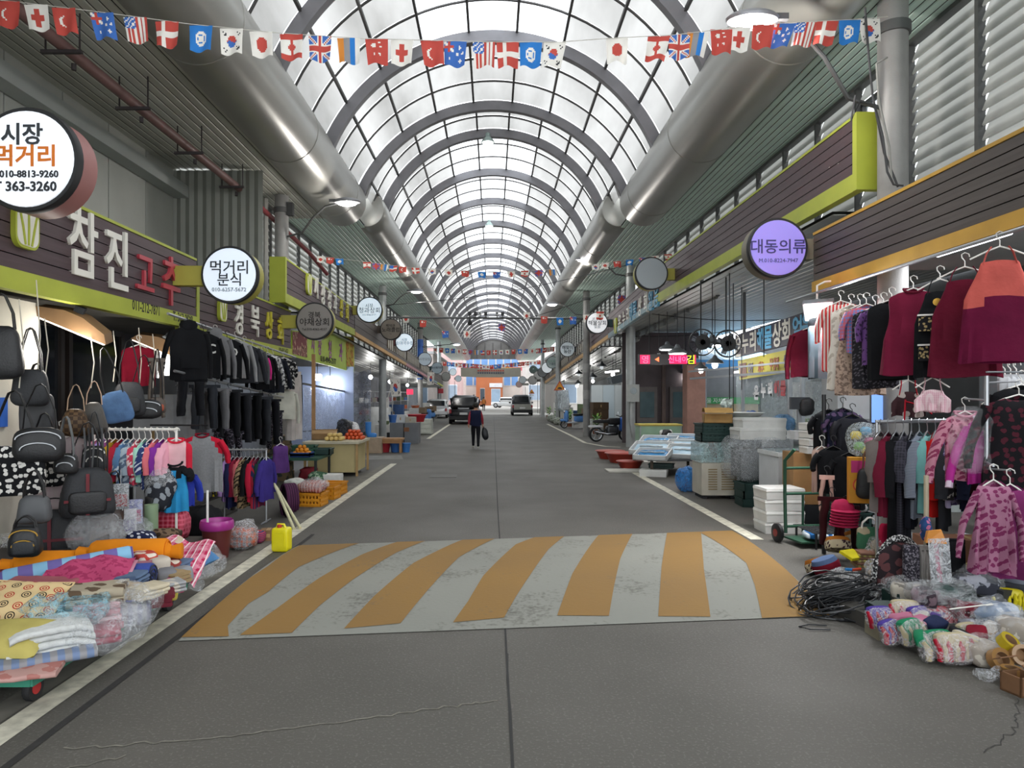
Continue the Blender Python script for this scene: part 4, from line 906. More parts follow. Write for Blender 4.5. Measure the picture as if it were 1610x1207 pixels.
# wires and cords under the board
ropes = M('#c9c3b4', .8)
for i, (px, y0, y1) in enumerate(((57, 440, 615), (30, 470, 610), (70, 500, 600), (143, 530, 610), (178, 520, 600), (218, 515, 620), (240, 525, 610))):
    a = PXp(px, y0, -4.5); b = PXp(px + 2, y1, -4.5)
    tag(MB().tube([(0, 0, 0), (.02, .03, (b.z - a.z) * .5), (0, 0, b.z - a.z)], .006, 5).build('rope_loop', ropes, None, a), 'pale cord hanging from the signboard, %s from the left' % ORD[i], 'cord', 'cords above the bag stall')
# ---- bags (hook positions from the photo)
bk = M('#17181b', .5, .2, 6, .3); bk2 = M('#24262a', .65, .2, 6, .3); GOLD = M('#b08a3a', .3, .1, 3, 0, .8); MONO = PT('check', '#3a2a1e', '#5d4832', 26, None, .5)
def bg_(px, py, X): return PXp(px, py, X)
bag('black leather shoulder bag with broad straps, beside the heart print tote', bg_(62, 672, -4.15), .42, .32, .16, bk, R(25), .4, kind='duffel', zipm=HC)
bag('black and white heart print tote hanging at the left edge', bg_(22, 700, -4.35), .5, .46, .1, PT('floral', '#16171a', '#d9d7d2', 18), R(20), .5, bk, 'tote')
bag('dark heart print tote behind the black shoulder bag', bg_(70, 712, -4.45), .36, .34, .1, PT('floral', '#16171a', '#cfcdc8', 18), R(25), .4, bk, 'tote')
bag('brown checked bucket bag with beige chain handle', bg_(118, 642, -4.2), .24, .28, .18, MONO, R(20), .24, M('#b79a80', .6), 'bucket')
bag('grey and black gathered bucket bag with tan handle', bg_(147, 632, -4.2), .23, .34, .18, M('#4a4642', .5, .25, 7), R(20), .22, M('#c9a78f', .6), 'bucket')
bag('blue denim shoulder bag hanging tilted', bg_(178, 615, -4.3), .3, .36, .13, M('#4a6b94', .8, .25, 9, .3), R(25), .5, bk, 'hand', tilt=R(-12))
bag('black nylon backpack between denim bag and small crossbody', bg_(203, 600, -4.35), .34, .42, .16, bk2, R(30), .5, bk, 'pack', pocket=bk)
bag('wide black bag with silver zip beneath the maroon vest', bg_(226, 628, -4.3), .42, .24, .14, bk, R(30), .55, bk, 'duffel', zipm=HC)
bag('small grey brown crossbody with orange tag', bg_(247, 624, -4.2), .2, .2, .08, M('#4b423c', .5, .2, 6), R(35), .6, bk, 'hand', pocket=M('#a34a30', .5))
bag('large black backpack with red trim bands', bg_(138, 735, -4.0), .46, .5, .24, bk2, R(30), .45, bk, 'pack', trim=M('#6a1f28', .7), pocket=bk)
bag('dark brown leather document bag', bg_(172, 785, -4.0), .32, .3, .12, M('#3a2923', .4, .2, 5), R(35), .3, bk, 'hand', zipm=HC, tilt=R(10))
bag('charcoal bowling handbag with loop handles', bg_(54, 778, -4.05), .25, .25, .14, M('#4a4c4f', .5, .15, 5), R(20), .22, bk, 'hand')
bag('black mini backpack with gold zips', bg_(40, 826, -3.95), .24, .26, .16, bk, R(22), .08, bk, 'pack', pocket=bk2, zipm=GOLD)
bag('big black travel bag with dark red stripes, lowest of the bags', bg_(82, 800, -4.35), .66, .46, .26, bk2, R(22), .1, bk, 'duffel', trim=M('#5d1c26', .7))
bag('small black camera bag with grey straps', bg_(104, 712, -4.1), .2, .2, .12, bk, R(20), .35, M('#6a6e70', .6), 'hand', zipm=HC)
bag('slim black waist bag with white clips', bg_(148, 700, -4.1), .22, .26, .1, bk2, R(30), .35, M('#33363a', .6), 'hand', zipm=HW)
bag('black bag half hidden at the top left edge', bg_(2, 512, -4.6), .34, .5, .16, bk, R(20), .3, bk, 'pack')
bag('black camera bag hanging high beside white cords', bg_(48, 580, -4.5), .3, .36, .16, bk2, R(20), .4, bk, 'hand')
bag('grey shoulder pouch hung behind the leather bag', bg_(58, 618, -4.6), .3, .42, .12, M('#3c3d40', .6, .2, 5), R(20), .3, bk, 'tote')
# belts and straps bunch
for i, px in enumerate((132, 139, 145, 152, 160, 167)):
    a = PXp(px, 672, -4.05); tag(MB().tube([(0, 0, 0), (.015, 0, -.2), (-.01 + .02 * (i % 2), 0, -.42 - .05 * (i % 3))], .018, 6, True, .3).build('hanging_belt', bk if i % 2 else M('#4a4d50', .6), None, a), 'black hanging belt, %s from the left in the bunch' % ORD[i], 'belt', 'bunch of belts by the backpack')
garment('pale striped long shirt behind the camera bag', PXp(97, 668, -4.45), R(25), 'tee', .5, .78, PT('stripe', '#cfc6c4', '#8f7480', 26), .5, None, M('#d9d2d0', .9), seed=3)
# ---- row of hoodies and trousers under the second board
def row(px, py): return PXp(px, py, -4.42)
BLKC, CHAR, GRYC = cloth('#17181b'), cloth('#33353a'), cloth('#77777a')
A35 = R(38)
garment('white sweatshirt half hidden behind the first black hoodie', PXp(283, 512, -4.62), A35, 'top', .48, .6, cloth('#d9dce0'), .55, seed=11)
g = garment('black long hoodie at the near end of the hanging row', row(297, 503), A35, 'hood', .52, .74, BLKC, .62, seed=12, hm=HB)
g = garment('black sweatshirt with white print on the chest', row(320, 513), A35, 'top', .5, .66, BLKC, .58, cmat=BLKC, seed=13, hm=HB)
text('NC', .16, M('#dcdcda', .8), g, (.02, -.075, -.34), 0, .003, .004)
garment('light grey hooded top between the two black sweatshirts', row(338, 515), A35, 'hood', .48, .62, GRYC, .58, seed=14)
g = garment('black tee shirt with white round print', row(357, 523), A35, 'top', .5, .62, BLKC, .55, seed=15, hm=HB)
text('KO', .15, M('#dcdcda', .8), g, (.02, -.075, -.32), 0, .003, .004)
garment('pale grey sweatshirt behind the round print shirt', row(371, 525), A35, 'top', .48, .62, cloth('#98999b'), .6, seed=16)
garment('charcoal jacket in the middle of the hanging row', row(384, 532), A35, 'top', .5, .66, CHAR, .58, seed=17)
garment('mid grey pullover in the middle of the hanging row', row(397, 537), A35, 'top', .46, .6, cloth('#5d5f63'), .55, seed=18)
garment('bright magenta top squeezed into the hanging row', row(405, 548), A35, 'top', .4, .42, cloth('#d8358e'), .4, seed=19)
garment('black cardigan next to the magenta top', row(413, 548), A35, 'top', .46, .66, BLKC, .55, seed=20)
garment('white lace patterned blouse in the hanging row', row(421, 548), A35, 'top', .44, .6, PT('floral', '#cfcfd0', '#55565a', 16), .5, seed=21)
garment('dark navy blouse near the far end of the hanging row', row(430, 552), A35, 'top', .46, .7, cloth('#23262f'), .55, seed=22)
garment('black and white flower print tunic at the end of the row', row(446, 556), A35, 'top', .5, .62, PT('floral', '#1d1d20', '#b9b7b4', 15), .3, seed=23)
garment('white cotton jacket on the lower hook at the row end', row(450, 605), A35, 'top', .44, .6, cloth('#c9c9bd'), .6, seed=24)
for i, (px, py, c, l, nm) in enumerate(((300, 588, '#1b1c20', .5, 'black joggers under the long hoodie'), (322, 598, '#2a2d33', .62, 'dark slate joggers under the printed sweatshirt'), (341, 604, '#6f6f72', .6, 'grey sweat trousers below the hooded top'),
        (360, 606, '#232428', .75, 'black trousers below the round print shirt'), (378, 612, '#2b2c31', .82, 'charcoal wide trousers in the middle row'), (394, 612, '#17181b', .8, 'black wide trousers beside the charcoal pair'), (410, 618, '#34363b', .8, 'dark grey trousers toward the pillar'), (424, 622, '#1c1d22', .85, 'black loose trousers nearest the towel'))):
    garment(nm, row(px, py), A35, 'pants', .46, l, cloth(c), seed=30 + i, hm=HB)
for i, (px, py) in enumerate(((352, 668), (366, 672), (432, 640))):
    garment('black speckled print trousers, %s from the left' % ORD[i], PXp(px, py, -4.5), A35, 'pants', .38, .75, PT('speckle', '#1c1b22', '#6a6470', 40), seed=44 + i, hm=HB)
garment('maroon padded vest above the black bags', PXp(218, 532, -4.7), A35, 'top', .42, .5, cloth('#7a1428'), 0, seed=50)
garment('grey pleated trousers hanging beside the white carton', PXp(246, 555, -4.5), A35, 'pants', .22, .75, M('#5d5650', .9, .2, 9), seed=51)
tw = garment('long white towel with black edge at the far end of the row', PXp(462, 578, -4.4), R(60), 'skirt', .42, 1.5, cloth('#bdb6b2'), 0, seed=52, hm=None, name='hanging_towel', cat='towel', rip=.03)
MB().tube([(.2, -.03, -.15), (.21, -.04, -.7), (.2, -.03, -1.5)], .02, 6, True, .4).build('dark_edge', BLKC, tw)
garment('purple sleeveless dress beside the pillar', PXp(441, 690, -4.0), A35, 'dress', .3, .5, cloth('#5b3a78'), 0, seed=53, hem=1.2)
tag(MB().tube([(0, 0, 0), (0, 6.2, -.27)], .02, 8).build('hanging_rail', HC, None, (-4.46, 9.6, 3.01)), 'long rail under the signboard carrying the hoodies', 'rail')
tag(MB().tube([(0, 0, 0), (0, 5.2, -.4)], .02, 8).build('hanging_rail', HC, None, (-4.46, 9.8, 2.23)), 'lower rail carrying the dark trousers', 'rail')
# ---- children's clothes rack with white hangers
kz = 1.5; ky = 8.0
kr = thing('clothes_rack', "white rack of colourful children's clothes", 'clothes rack', (-4.1, ky, 0))
MB().tube([(-.48, 0, kz), (.5, 0, kz)], .016, 8).build('rail', HW, kr)
for x in (-.46, .48):
    MB().tube([(x, 0, 0), (x, 0, kz)], .015, 8).build('upright', HW, kr); MB().tube([(x, -.25, .02), (x, .25, .02)], .015, 8).build('foot', HW, kr)
kc = [('pink striped', PT('hstripe', '#d98aa8', '#b5527a', 22)), ('pale lilac', cloth('#a794cf')), ('purple striped', PT('hstripe', '#a9589f', '#7a3a80', 20)), ('mustard ribbed', PT('hstripe', '#b8962a', '#9a7a1c', 24)), ('crimson', cloth('#a8283c')), ('denim blue print', PT('floral', '#5a7fa8', '#c9d2da', 16)), ('grey blue flower print', PT('floral', '#9fb0bd', '#5a6a80', 14)), ('red flower print', PT('floral', '#c8405a', '#e2d2d2', 15)), ('mint green', cloth('#9fd2c2')), ('navy dotted', PT('dots', '#2c3a6a', '#cfd4dc', 26)), ('salmon', cloth('#d9727a')), ('violet', cloth('#7a2f8f')), ('pink and white', cloth('#e0a2b4'))]
for i, (n_, m_) in enumerate(kc):
    x = -4.52 + i * .068
    garment("%s child's top, %s from the left on the white rack" % (n_, ORD[i]), (x, ky, kz - .02), R(80 + (i * 37) % 9), 'top', .34, .44 + .05 * ((i * 3) % 4) * .5, m_, .3, seed=60 + i, hm=HW, th=.03, group="children's tops on the white rack", sw=.05)
garment("pink and red child's vest facing forward at the rack end", (-3.62, ky, kz - .02), R(12), 'top', .34, .36, [cloth('#e3b4bb'), cloth('#c8283e')], 0, cmat=cloth('#c8283e'), seed=80, lay=lambda x, z: 1 if abs(x) > .1 else 0)
garment("bright blue child's dress with black neckline", (-3.62, 7.96, 1.22), R(8), 'dress', .28, .52, [cloth('#2f8fc4'), BLKC], .12, BLKC, BLKC, 1.1, seed=81, lay=lambda x, z: 1 if z > -.24 + .05 * math.cos(x * 50) else 0)
garment("royal blue child's hoodie hung behind the blue dress", (-3.6, 8.04, 1.14), R(30), 'hood', .32, .4, cloth('#2c3a9a'), .3, seed=82)
# raglan shirt
rg = garment('grey raglan tee with red sleeves', PXp(318, 672, -3.92), R(6), 'tee', .53, .74, [M('#8f9194', .95, .1, 40, .2), cloth('#c21f38')], .3, cloth('#c21f38'), cloth('#7d1226'), 1.03, .045, 90, HB, sang=24, sw=.085,
             lay=lambda x, z: 1 if abs(x) > .12 + max(0, (-z - .12)) * .55 and z > -.4 else 0)
pg_ = PXp(318, 672, -3.92)
tag(MB().tube([(-.75, .1, .03), (.08, 0, .03)], .012, 6).build('display_rail', HB, None, pg_), 'black rail holding the raglan tee', 'rail')
# bar stand with tracksuits
lr = thing('clothes_rack', 'low chrome rack of tracksuits beside the raglan tee', 'clothes rack', (-3.7, 10.4, 0))
MB().tube([(-.3, 0, 1.08), (.34, 0, 1.08)], .014, 8).build('rail', HC, lr)
for x in (-.29, .33): MB().tube([(x, 0, 0), (x, 0, 1.08)], .014, 8).build('upright', HC, lr); MB().tube([(x, -.2, .015), (x, .2, .015)], .014, 8).build('foot', HC, lr)
tc = [('yellow and black', PT('stripe', '#c9b52c', '#1b1b1e', 8)), ('lilac', cloth('#9a7ab0')), ('navy', cloth('#23264a')), ('maroon', cloth('#7d1c34')), ('coral', cloth('#c96a6e')), ('leopard print', PT('leopard', '#8f7a5c', '#2a211c', 22)), ('black', BLKC), ('crimson', cloth('#b0203a')), ('navy striped', PT('stripe', '#1f2447', '#8f1f30', 10)), ('dark green', cloth('#1f3a34')), ('blue violet', cloth('#3a2f7a'))]
for i, (n_, m_) in enumerate(tc):
    garment("%s child's tracksuit top, %s from the left on the low rack" % (n_, ORD[i]), (-3.99 + i * .062, 10.4, 1.06), R(76 + (i * 29) % 12), 'top', .36, .5 + .1 * (i % 3), m_, .42, seed=100 + i, hm=HC, th=.03, group='tracksuits on the low chrome rack', sw=.05)
# packaged underwear and caps hung below the children's rack
for i, (px, py, c1, c2) in enumerate(((212, 785, '#b0356e', '#6f74b5'), (202, 800, '#4a2f7a', '#c9c6cc'), (190, 760, '#8f2f34', '#55585c'))):
    p = PXp(px, py, -3.85); r = thing('packaged_garment', ['magenta underwear in a clear pack', 'purple underwear in a clear pack', 'grey and red socks in a clear pack'][i], 'package', p, R(20))
    MB().box((0, 0, -.13), (.15, .015, .26)).build('card', M(c2, .6), r); MB().box((0, -.012, -.17), (.12, .015, .13)).build('folded_cloth', M(c1, .8), r); MB().box((0, -.025, -.13), (.155, .002, .265)).build('wrapper', clear('#eef2f6', .18), r)
    MB().tube([(0, 0, 0), (0, 0, .14)], .004, 5).build('hook', HC, r)
soft('cap_bundle', 'bunch of dark caps and scarves tied with plastic below the blue dress', 'bundle', PXp(252, 772, -3.75), (.34, .3, .42), PT('leopard', '#2a2c33', '#8f959c', 9), 0, .7, .05, 6, 5)
film('crumpled clear bag over the tied caps', PXp(254, 755, -3.72), (.3, .26, .26), 6)
soft('glove_bundle', 'black gloves hanging beside the green tube', 'gloves', PXp(238, 800, -3.8), (.14, .1, .3), bk, 0, .6, .03, 9, 7)
tag(MB().lathe([(.07, 0), (.07, .4)], 16).build('pole_foot', M('#7f9576', .6), None, PXp(238, 850, -3.75)), 'short sage green tube standing under the gloves', 'tube')
soft('folded_jacket', 'crumpled red and pink jacket on the floor behind the blankets', 'jacket', PXp(270, 825, -3.75), (.42, .3, .34), PT('plaid', '#a31f34', '#d96a80', 6), 0, .6, .06, 6, 8)
soft('dark_clothes_heap', 'heap of black clothes beneath the raglan tee', 'clothes', PXp(300, 820, -3.9), (.7, .5, .4), BLKC, 0, .6, .06, 5, 9)
# bucket, stand, jerrycan
bp = PZp(341, 876); bk_ = basin('dark red plastic bin standing beside the kerb line', (bp.x, bp.y, 0), .175, .37, M('#5d2423', .4, .1, 3), 'bin', 'bin')
MB().lathe([(.176, .33), (.19, .35), (.19, .41), (.178, .44), (.165, .42), (.165, .34), (.176, .33)], 32).build('pink_liner', M('#a02f86', .35, .15, 8), bk_)
tag(MB().tube([(0, 0, .03), (.0, 0, .78)], .014, 8).build('stand_pole', M('#e2e2de', .4), None, (bp.x - .11, bp.y, 0)), 'white pole standing in the dark red bin', 'pole')
jp = PZp(443, 866); jc = thing('jerrycan', 'bright yellow plastic jerrycan on the kerb line', 'jerrycan', (jp.x, jp.y, 0), R(-6)); YEL = M('#e3d81c', .35, .06, 4)
jb = superq(.105, .08, .145, .25, 28, 16); jb.v = [(x, y, z + .145) for x, y, z in jb.v]; jb.build('body', YEL, jc, smooth=60)
MB().box((0, -.078, .15), (.13, .02, .17)).build('front_panel', YEL, jc); MB().tube([(-.06, 0, .28), (-.05, 0, .325), (.03, 0, .325), (.05, 0, .28)], .014, 8).build('handle', YEL, jc)
MB().lathe([(.028, .27), (.028, .31), (.02, .315)], 14, (-.02, -.02, .01)).build('cap', M('#b3352a', .5), jc)
for i, (a, b) in enumerate((((430, 758), (462, 833)), ((434, 765), (472, 832)))):
    q = PZp(*b); p = PXp(a[0], a[1], -3.35); tag(MB().tube([(0, 0, .02), (p - Vector((q.x, q.y, 0)))], .022, 8).build('pale_pole', M('#cdc9a4', .6), None, (q.x, q.y, 0)), ['left of two pale wooden poles leaning by the kerb', 'right of two pale wooden poles leaning by the kerb'][i], 'pole')
for i in range(5):
    tag(MB().lathe([(.26 + .012 * math.cos(a), .03 * math.sin(a)) for a in [k * PI / 4 for k in range(9)]], 28, (0, 0, 0), 'x').build('hoop_cushion', PT('stripe', '#2c1a2c', '#5d2c52', 14), None, PXp(448 + i * 4, 790, -3.25) + Vector((-.02 * i, .05 * i, .03)), (0, 0, R(30))), 'dark purple ring leaning behind the poles, %s of five' % ORD[i], 'ring', 'dark purple rings by the crates')
film('clear bag of folded clothes beside the dark red bin', PZp(372, 868) + Vector((0, .2, .17)), (.4, .34, .34), 12, op=.35)
soft('striped_sweater_pack', 'folded grey and orange garment inside the clear bag', 'clothes', PZp(372, 868) + Vector((0, .22, .14)), (.32, .26, .24), PT('plaid', '#6d6f74', '#c05a34', 5), 0, .5, .03, 6, 13)
soft('striped_sweater_pack', 'small red white and blue striped bundle on the ground', 'clothes', PZp(400, 856) + Vector((0, .1, .08)), (.2, .18, .15), PT('hstripe', '#3a3f6a', '#b9404c', 14), 0, .6, .02, 6, 14)
carton('small open carton on the ground near the jerrycan', PZp(417, 852) + Vector((0, .15, 0)), .2, .18, .14, M('#8a6a4a', .8), R(10))
# ================================================================= BLANKET CART
ct = thing('flatbed_cart', 'long green flatbed cart loaded with blankets', 'cart', (-3.3, 5.25, 0))
CG = M('#3f8f78', .45, .1, 3); MB().box((0, 0, .2), (1.06, 2.1, .035)).build('deck', CG, ct)
mb = MB()
for s in (-1, 1): mb.box((s * .53, 0, .19), (.03, 2.12, .08)); mb.box((0, s * 1.05, .19), (1.06, .03, .08))
mb.build('edge_rail', CG, ct); MB().box((.0, 0, .222), (1.08, 2.13, .006)).build('plastic_cover', clear('#9fc6cf', .5), ct)
for x in (-.44, .44):
    for y in (-.9, .9):
        w_ = MB().lathe([(.075, -.022), (.08, -.012), (.08, .012), (.075, .022)], 20, (0, 0, 0), 'x').build('wheel', M('#1c1c1e', .7), ct, (x, y, .08)); MB().lathe([(.04, -.026), (.04, .026)], 14, (0, 0, 0), 'x').build('hub', M('#b02a2a', .5), w_)
        MB().box((x, y, .15), (.06, .08, .07)).build('caster_fork', M('#55585c', .5), ct)
C = lambda px, py, z: PZp(px, py, z)            # on a given height
ORG = cloth('#d9821c', .1)
roll('orange bolster lying across the cart, right one', C(205, 868, .5), .62, .115, ORG, R(8), 'bolster', 'bolster', ties=ORG)
roll('orange bolster lying across the cart, left one', C(88, 885, .42), .6, .11, ORG, R(14), 'bolster', 'bolster', ties=ORG)
roll('pale blue and violet patched roll beneath the pink quilt', C(110, 892, .5), .9, .085, PT('stripe', '#7faecb', '#6a5f9a', 1.6), R(32), 'rolled_mat', 'mat', tilt=R(-6))
roll('navy blue rolled blanket with ribbed end', C(190, 905, .42), .5, .1, M('#33458f', .9, .15, 10, .3), R(4), endm=M('#2a2f3c', .9))
# the pink quilt: draped sheet
q = thing('pink_quilt', 'raspberry pink quilt spread over the blankets', 'quilt', C(140, 905, .5))
MB().grid(lambda u, v: ((u - .5) * .62 - .12 * v, (v - .5) * .52 + .08 * u, .09 - .22 * (1 - v) ** 1.5 - .06 * abs(u - .55) + .012 * math.sin(u * 14 + v * 5)), 20, 16).wob(.008, 9, 3).build('top_layer', PT('speckle', '#b5446c', '#9a2f58', 18), q, smooth=80)
MB().grid(lambda u, v: ((u - .5) * .66 - .12 * v, (v - .5) * .54 + .08 * u, .07 - .23 * (1 - v) ** 1.5 - .06 * abs(u - .55)), 20, 16).wob(.006, 9, 4).build('lining', M('#c98a9f', .9), q, smooth=80)
soft('rose_fleece', 'dusty rose fleece blanket at the left of the pink quilt', 'blanket', C(62, 925, .44), (.5, .42, .12), cloth('#9c5a62'), R(12), .4, .03, 5, 21)
cushion('cream cushion with red and brown ring print', C(35, 948, .46), .5, .42, .13, PT('rings', '#d3b98a', '#a8352c', 11, '#3b3228'), (R(28), R(4), R(8)), M('#d3b98a', .9), 3)
cushion('pale yellow cushion under clear wrap at the left edge', C(12, 1005, .36), .46, .34, .16, cloth('#b0a45e'), (R(24), 0, R(6)), None, 4)
folded('thick white towels folded into a drooping stack', C(78, 1018, .26), .5, .34, .17, 4, M('#c6c8c6', .95, .1, 30, .5), R(38), 'folded_towel', 'towel', seed=5, droop=.12)
folded('blue grey striped towel beneath the white towels', C(72, 1038, .235), .56, .28, .055, 1, PT('stripe', '#6f80a0', '#8c8b8e', 4), R(34), 'folded_towel', 'towel', seed=6)
folded('flat pale pink pack at the cart corner', C(18, 1062, .232), .5, .26, .03, 1, PT('floral', '#b58f88', '#a87069', 9), R(18), 'folded_mat', 'mat', seed=7)
folded('dusty pink blankets folded in a clear pack', C(152, 985, .24), .32, .3, .2, 4, cloth('#a66a74'), R(30), seed=8, mat2=cloth('#c49aa0'))
folded('deep rose folded blanket with ribbon near the cart edge', C(152, 1006, .235), .3, .26, .09, 2, cloth('#8f3f4e'), R(30), seed=9)
folded('beige and brown flower print bedding pack', C(155, 948, .4), .36, .3, .13, 2, PT('floral', '#a59a86', '#5d4c3c', 8), R(20), seed=10)
soft('violet_bundle', 'violet velvet bundle in a clear bag', 'bundle', C(192, 940, .38), (.26, .24, .2), M('#5d5fae', .5, .2, 6), R(20), .7, .02, 6, 22)
film('clear wrap around the violet bundle', C(205, 945, .38), (.44, .36, .3), 23, op=.28)
soft('grey_bundle', 'grey and violet folded throws near the cart edge', 'blanket', C(203, 962, .3), (.3, .28, .16), PT('stripe', '#6a6c86', '#8b8d92', 5), R(30), .5, .02, 6, 24)
film('blue tinted plastic sheet over the towels', C(105, 960, .42), (.5, .44, .2), 25, '#8fc0cf', .5, R(30), wob=.08, name='plastic_sheet', cat='plastic sheet')
film('clear plastic bag over the pink packs', C(165, 985, .36), (.5, .4, .26), 26, op=.25)
pk = [((238, 912), .32, '#d9842c', 'orange flower print cushion pack'), ((255, 905), .34, '#cfc9bf', 'cream folded quilt pack'), ((258, 888), .42, '#b9b0a4', 'oatmeal bedding pack with rounded end'), ((240, 880), .46, '#b5443c', 'red print bedding pack'), ((272, 906), .34, '#77777c', 'grey towel pack'), ((280, 918), .28, '#c94a7a', 'magenta rolled towel'), ((268, 930), .27, '#c2b456', 'mustard rolled towel'), ((250, 938), .27, '#b59a8f', 'pale pink towel pack'), ((232, 935), .3, '#c9a79a', 'peach towel pack'), ((292, 902), .3, '#8b8f96', 'silver grey towel pack'), ((275, 890), .36, '#93413c', 'brick red print pack'), ((222, 900), .36, '#c9b7a7', 'beige bedding pack')]
for i, ((px, py), z, c, nm) in enumerate(pk):
    m_ = PT('floral', c, '#d8cfc2', 9) if i in (0, 3, 10) else cloth(c)
    soft('bedding_pack', nm + ' on the far end of the cart', 'bedding', C(px, py, z) - Vector((.07, 0, 0)), (.17, .26, .15), m_, R(35 + (i * 23) % 30), .38, .012, 7, 40 + i, group='bedding packs on the cart')
pl = thing('plaid_blanket', 'pink plaid blanket draped behind the packs', 'blanket', C(283, 868, .42))
MB().grid(lambda u, v: ((u - .5) * .55, (v - .5) * .5 - .1 * u, .1 - .3 * (1 - v) * u + .03 * math.sin(u * 9) - .08 * abs(u - .4)), 18, 14).wob(.012, 8, 6).build('cloth', PT('plaid', '#b32350', '#d98aa0', 5, '#e8dcdc'), pl, smooth=80)
soft('star_print_bundle', 'navy star print bundle behind the orange bolster', 'bundle', C(222, 852, .42), (.28, .26, .2), PT('dots', '#1c2242', '#cfd2dc', 16), 0, .6, .03, 6, 60)
soft('lavender_bundle', 'lavender checked bundle between the bolster and plaid blanket', 'bundle', C(250, 868, .4), (.28, .24, .18), PT('plaid', '#5f5a80', '#8f8cae', 8), 0, .6, .03, 6, 61)
soft('cream_bundle', 'cream fleece bundle against the plaid blanket', 'bundle', C(268, 862, .42), (.24, .22, .18), cloth('#c9bda4'), 0, .6, .03, 6, 62)
soft('fur_print_bundle', 'brown fur print bundle behind the plaid blanket', 'bundle', C(262, 842, .4), (.26, .24, .16), PT('leopard', '#6d5a48', '#3a2c22', 14), 0, .6, .04, 6, 63)
cushion('sky blue pillow lying beside the dark red bin', C(312, 874, .34), .3, .24, .14, cloth('#5d8fc4'), (R(10), R(20), R(-20)), None, 7, 'pillow')
folded('brown striped throw folded behind the packs', C(262, 880, .38), .24, .2, .1, 2, PT('stripe', '#4a3c34', '#b9b0a4', 9), R(25), seed=12)
for i, (px, py, z, s) in enumerate(((325, 895, .12, .3), (318, 905, .1, .24), (305, 925, .06, .2), (150, 850, .5, .5), (208, 842, .45, .4), (330, 880, .2, .26), (20, 870, .3, .4))):
    film(['clear bag of white socks by the cart end', 'small clear bag below the pale packs', 'torn clear wrap at the cart corner', 'large smoky clear bag behind the bolsters', 'puffed clear bag behind the star print bundle', 'clear bag against the dark red bin', 'clear bag at the left edge behind the bolster'][i], C(px, py, z) + Vector((0, 0, .06)), (s, s * .8, s * .7), 70 + i, '#c9ccd0' if i == 3 else '#eef2f6', .26)
soft('dark_mat', 'dark red striped mat at the left edge behind the bolster', 'mat', C(8, 905, .34), (.3, .26, .12), PT('stripe', '#3a1a20', '#7a3a40', 14), 0, .5, .03, 6, 80)
soft('navy_bundle', 'navy bundle standing behind the travel bag', 'bundle', C(112, 838, .5), (.28, .24, .24), cloth('#1e2538'), 0, .6, .03, 6, 81)
MBw = M('#55524c', .9)
tag(MB().box((0, 0, .11), (1.5, 1.9, .22)).build('low_platform', MBw, None, (-3.95, 7.35, 0)), 'low wooden platform under the heaped bundles', 'platform')

for i in range(16):
    n_, c = (('dusty pink', '#a8707c'), ('pale grey', '#a3a5a8'), ('cream', '#c2b79f'), ('slate blue', '#5f7390'), ('maroon', '#6d2834'), ('white', '#cfcfca'), ('sand', '#a58f6c'), ('lilac', '#8d7aa8'))[i % 8]
    px, py = 150 + (i * 47) % 150, 880 + (i * 29) % 70
    if py > 1040 - (px - 100) * .52: py = 875 + (i * 5) % 20
    folded('%s folded towel, %s of its colour among the cart packs' % (n_, ORD[i // 8]), C(px, py, .3 + .05 * (i % 3)) - Vector((.05, 0, 0)), .24, .18, .09, 3, PT('floral', c, '#c9c2b6', 10) if i % 4 == 1 else cloth(c), R(20 + i * 23), 'folded_towel', 'towel', seed=60 + i)
# ================================================================= RIGHT CLOTHES SHOP
tag(MB().tube([(0, 0, 0), (0, 5.6, 0)], .018, 8).build('hanging_rail', HC, None, (4.2, 4.4, 3.22)), 'rail under the ochre fascia carrying the aprons', 'rail')
def rw(px, py, X=4.2): return PXp(px, py, X)
WINE = cloth('#5c1428'); WINE2 = cloth('#6d1a34'); BR = R(-35)
garment('wine red quilted jacket at the far end of the apron row', rw(1274, 505, 4.3), BR, 'top', .5, .62, WINE, .55, seed=201)
garment('dark teal padded vest next to the wine jacket', rw(1303, 478, 4.3), BR, 'top', .5, .82, M('#1f2c33', .5, .2, 8), 0, seed=202)
garment('red and white long shirt under the floodlight', rw(1322, 462), BR, 'top', .42, .8, PT('stripe', '#c23a3c', '#d9d2cc', 8), .4, seed=203)
garment('cream lace apron dress in the hanging row', rw(1338, 468), BR, 'dress', .44, .95, PT('floral', '#d9d3c9', '#b9b0a4', 14), 0, seed=204, hem=1.2)
garment('beige speckled apron dress beside the cream one', rw(1352, 468), BR, 'dress', .44, .98, PT('speckle', '#b39c8c', '#7f6c62', 30), 0, seed=205, hem=1.2)
garment('pale blue and red checked blouse in the hanging row', rw(1362, 466), BR, 'top', .4, .5, PT('plaid', '#5f86c4', '#c9606a', 8), .3, seed=206)
garment('black dotted work vest in the hanging row', rw(1376, 470), BR, 'top', .46, .85, PT('dots', '#222126', '#55525a', 30), 0, seed=207)
garment('purple dotted blouse beside the work vest', rw(1389, 466), BR, 'top', .42, .6, PT('dots', '#6f4a86', '#3a2a48', 24), .3, seed=208)
garment('black vest with grey hem behind the wine pinafore', rw(1402, 458), BR, 'top', .46, .8, BLKC, 0, seed=209)
garment('wine red pleated pinafore dress', rw(1436, 440), R(-28), 'dress', .44, .82, WINE2, 0, cmat=WINE, seed=210, hem=1.35, rip=.025)
ap = garment('black apron with gold logo and flower print pockets', rw(1478, 425), R(-25), 'apron', .4, .8, BLKC, 0, seed=211, th=.03, hem=1.1)
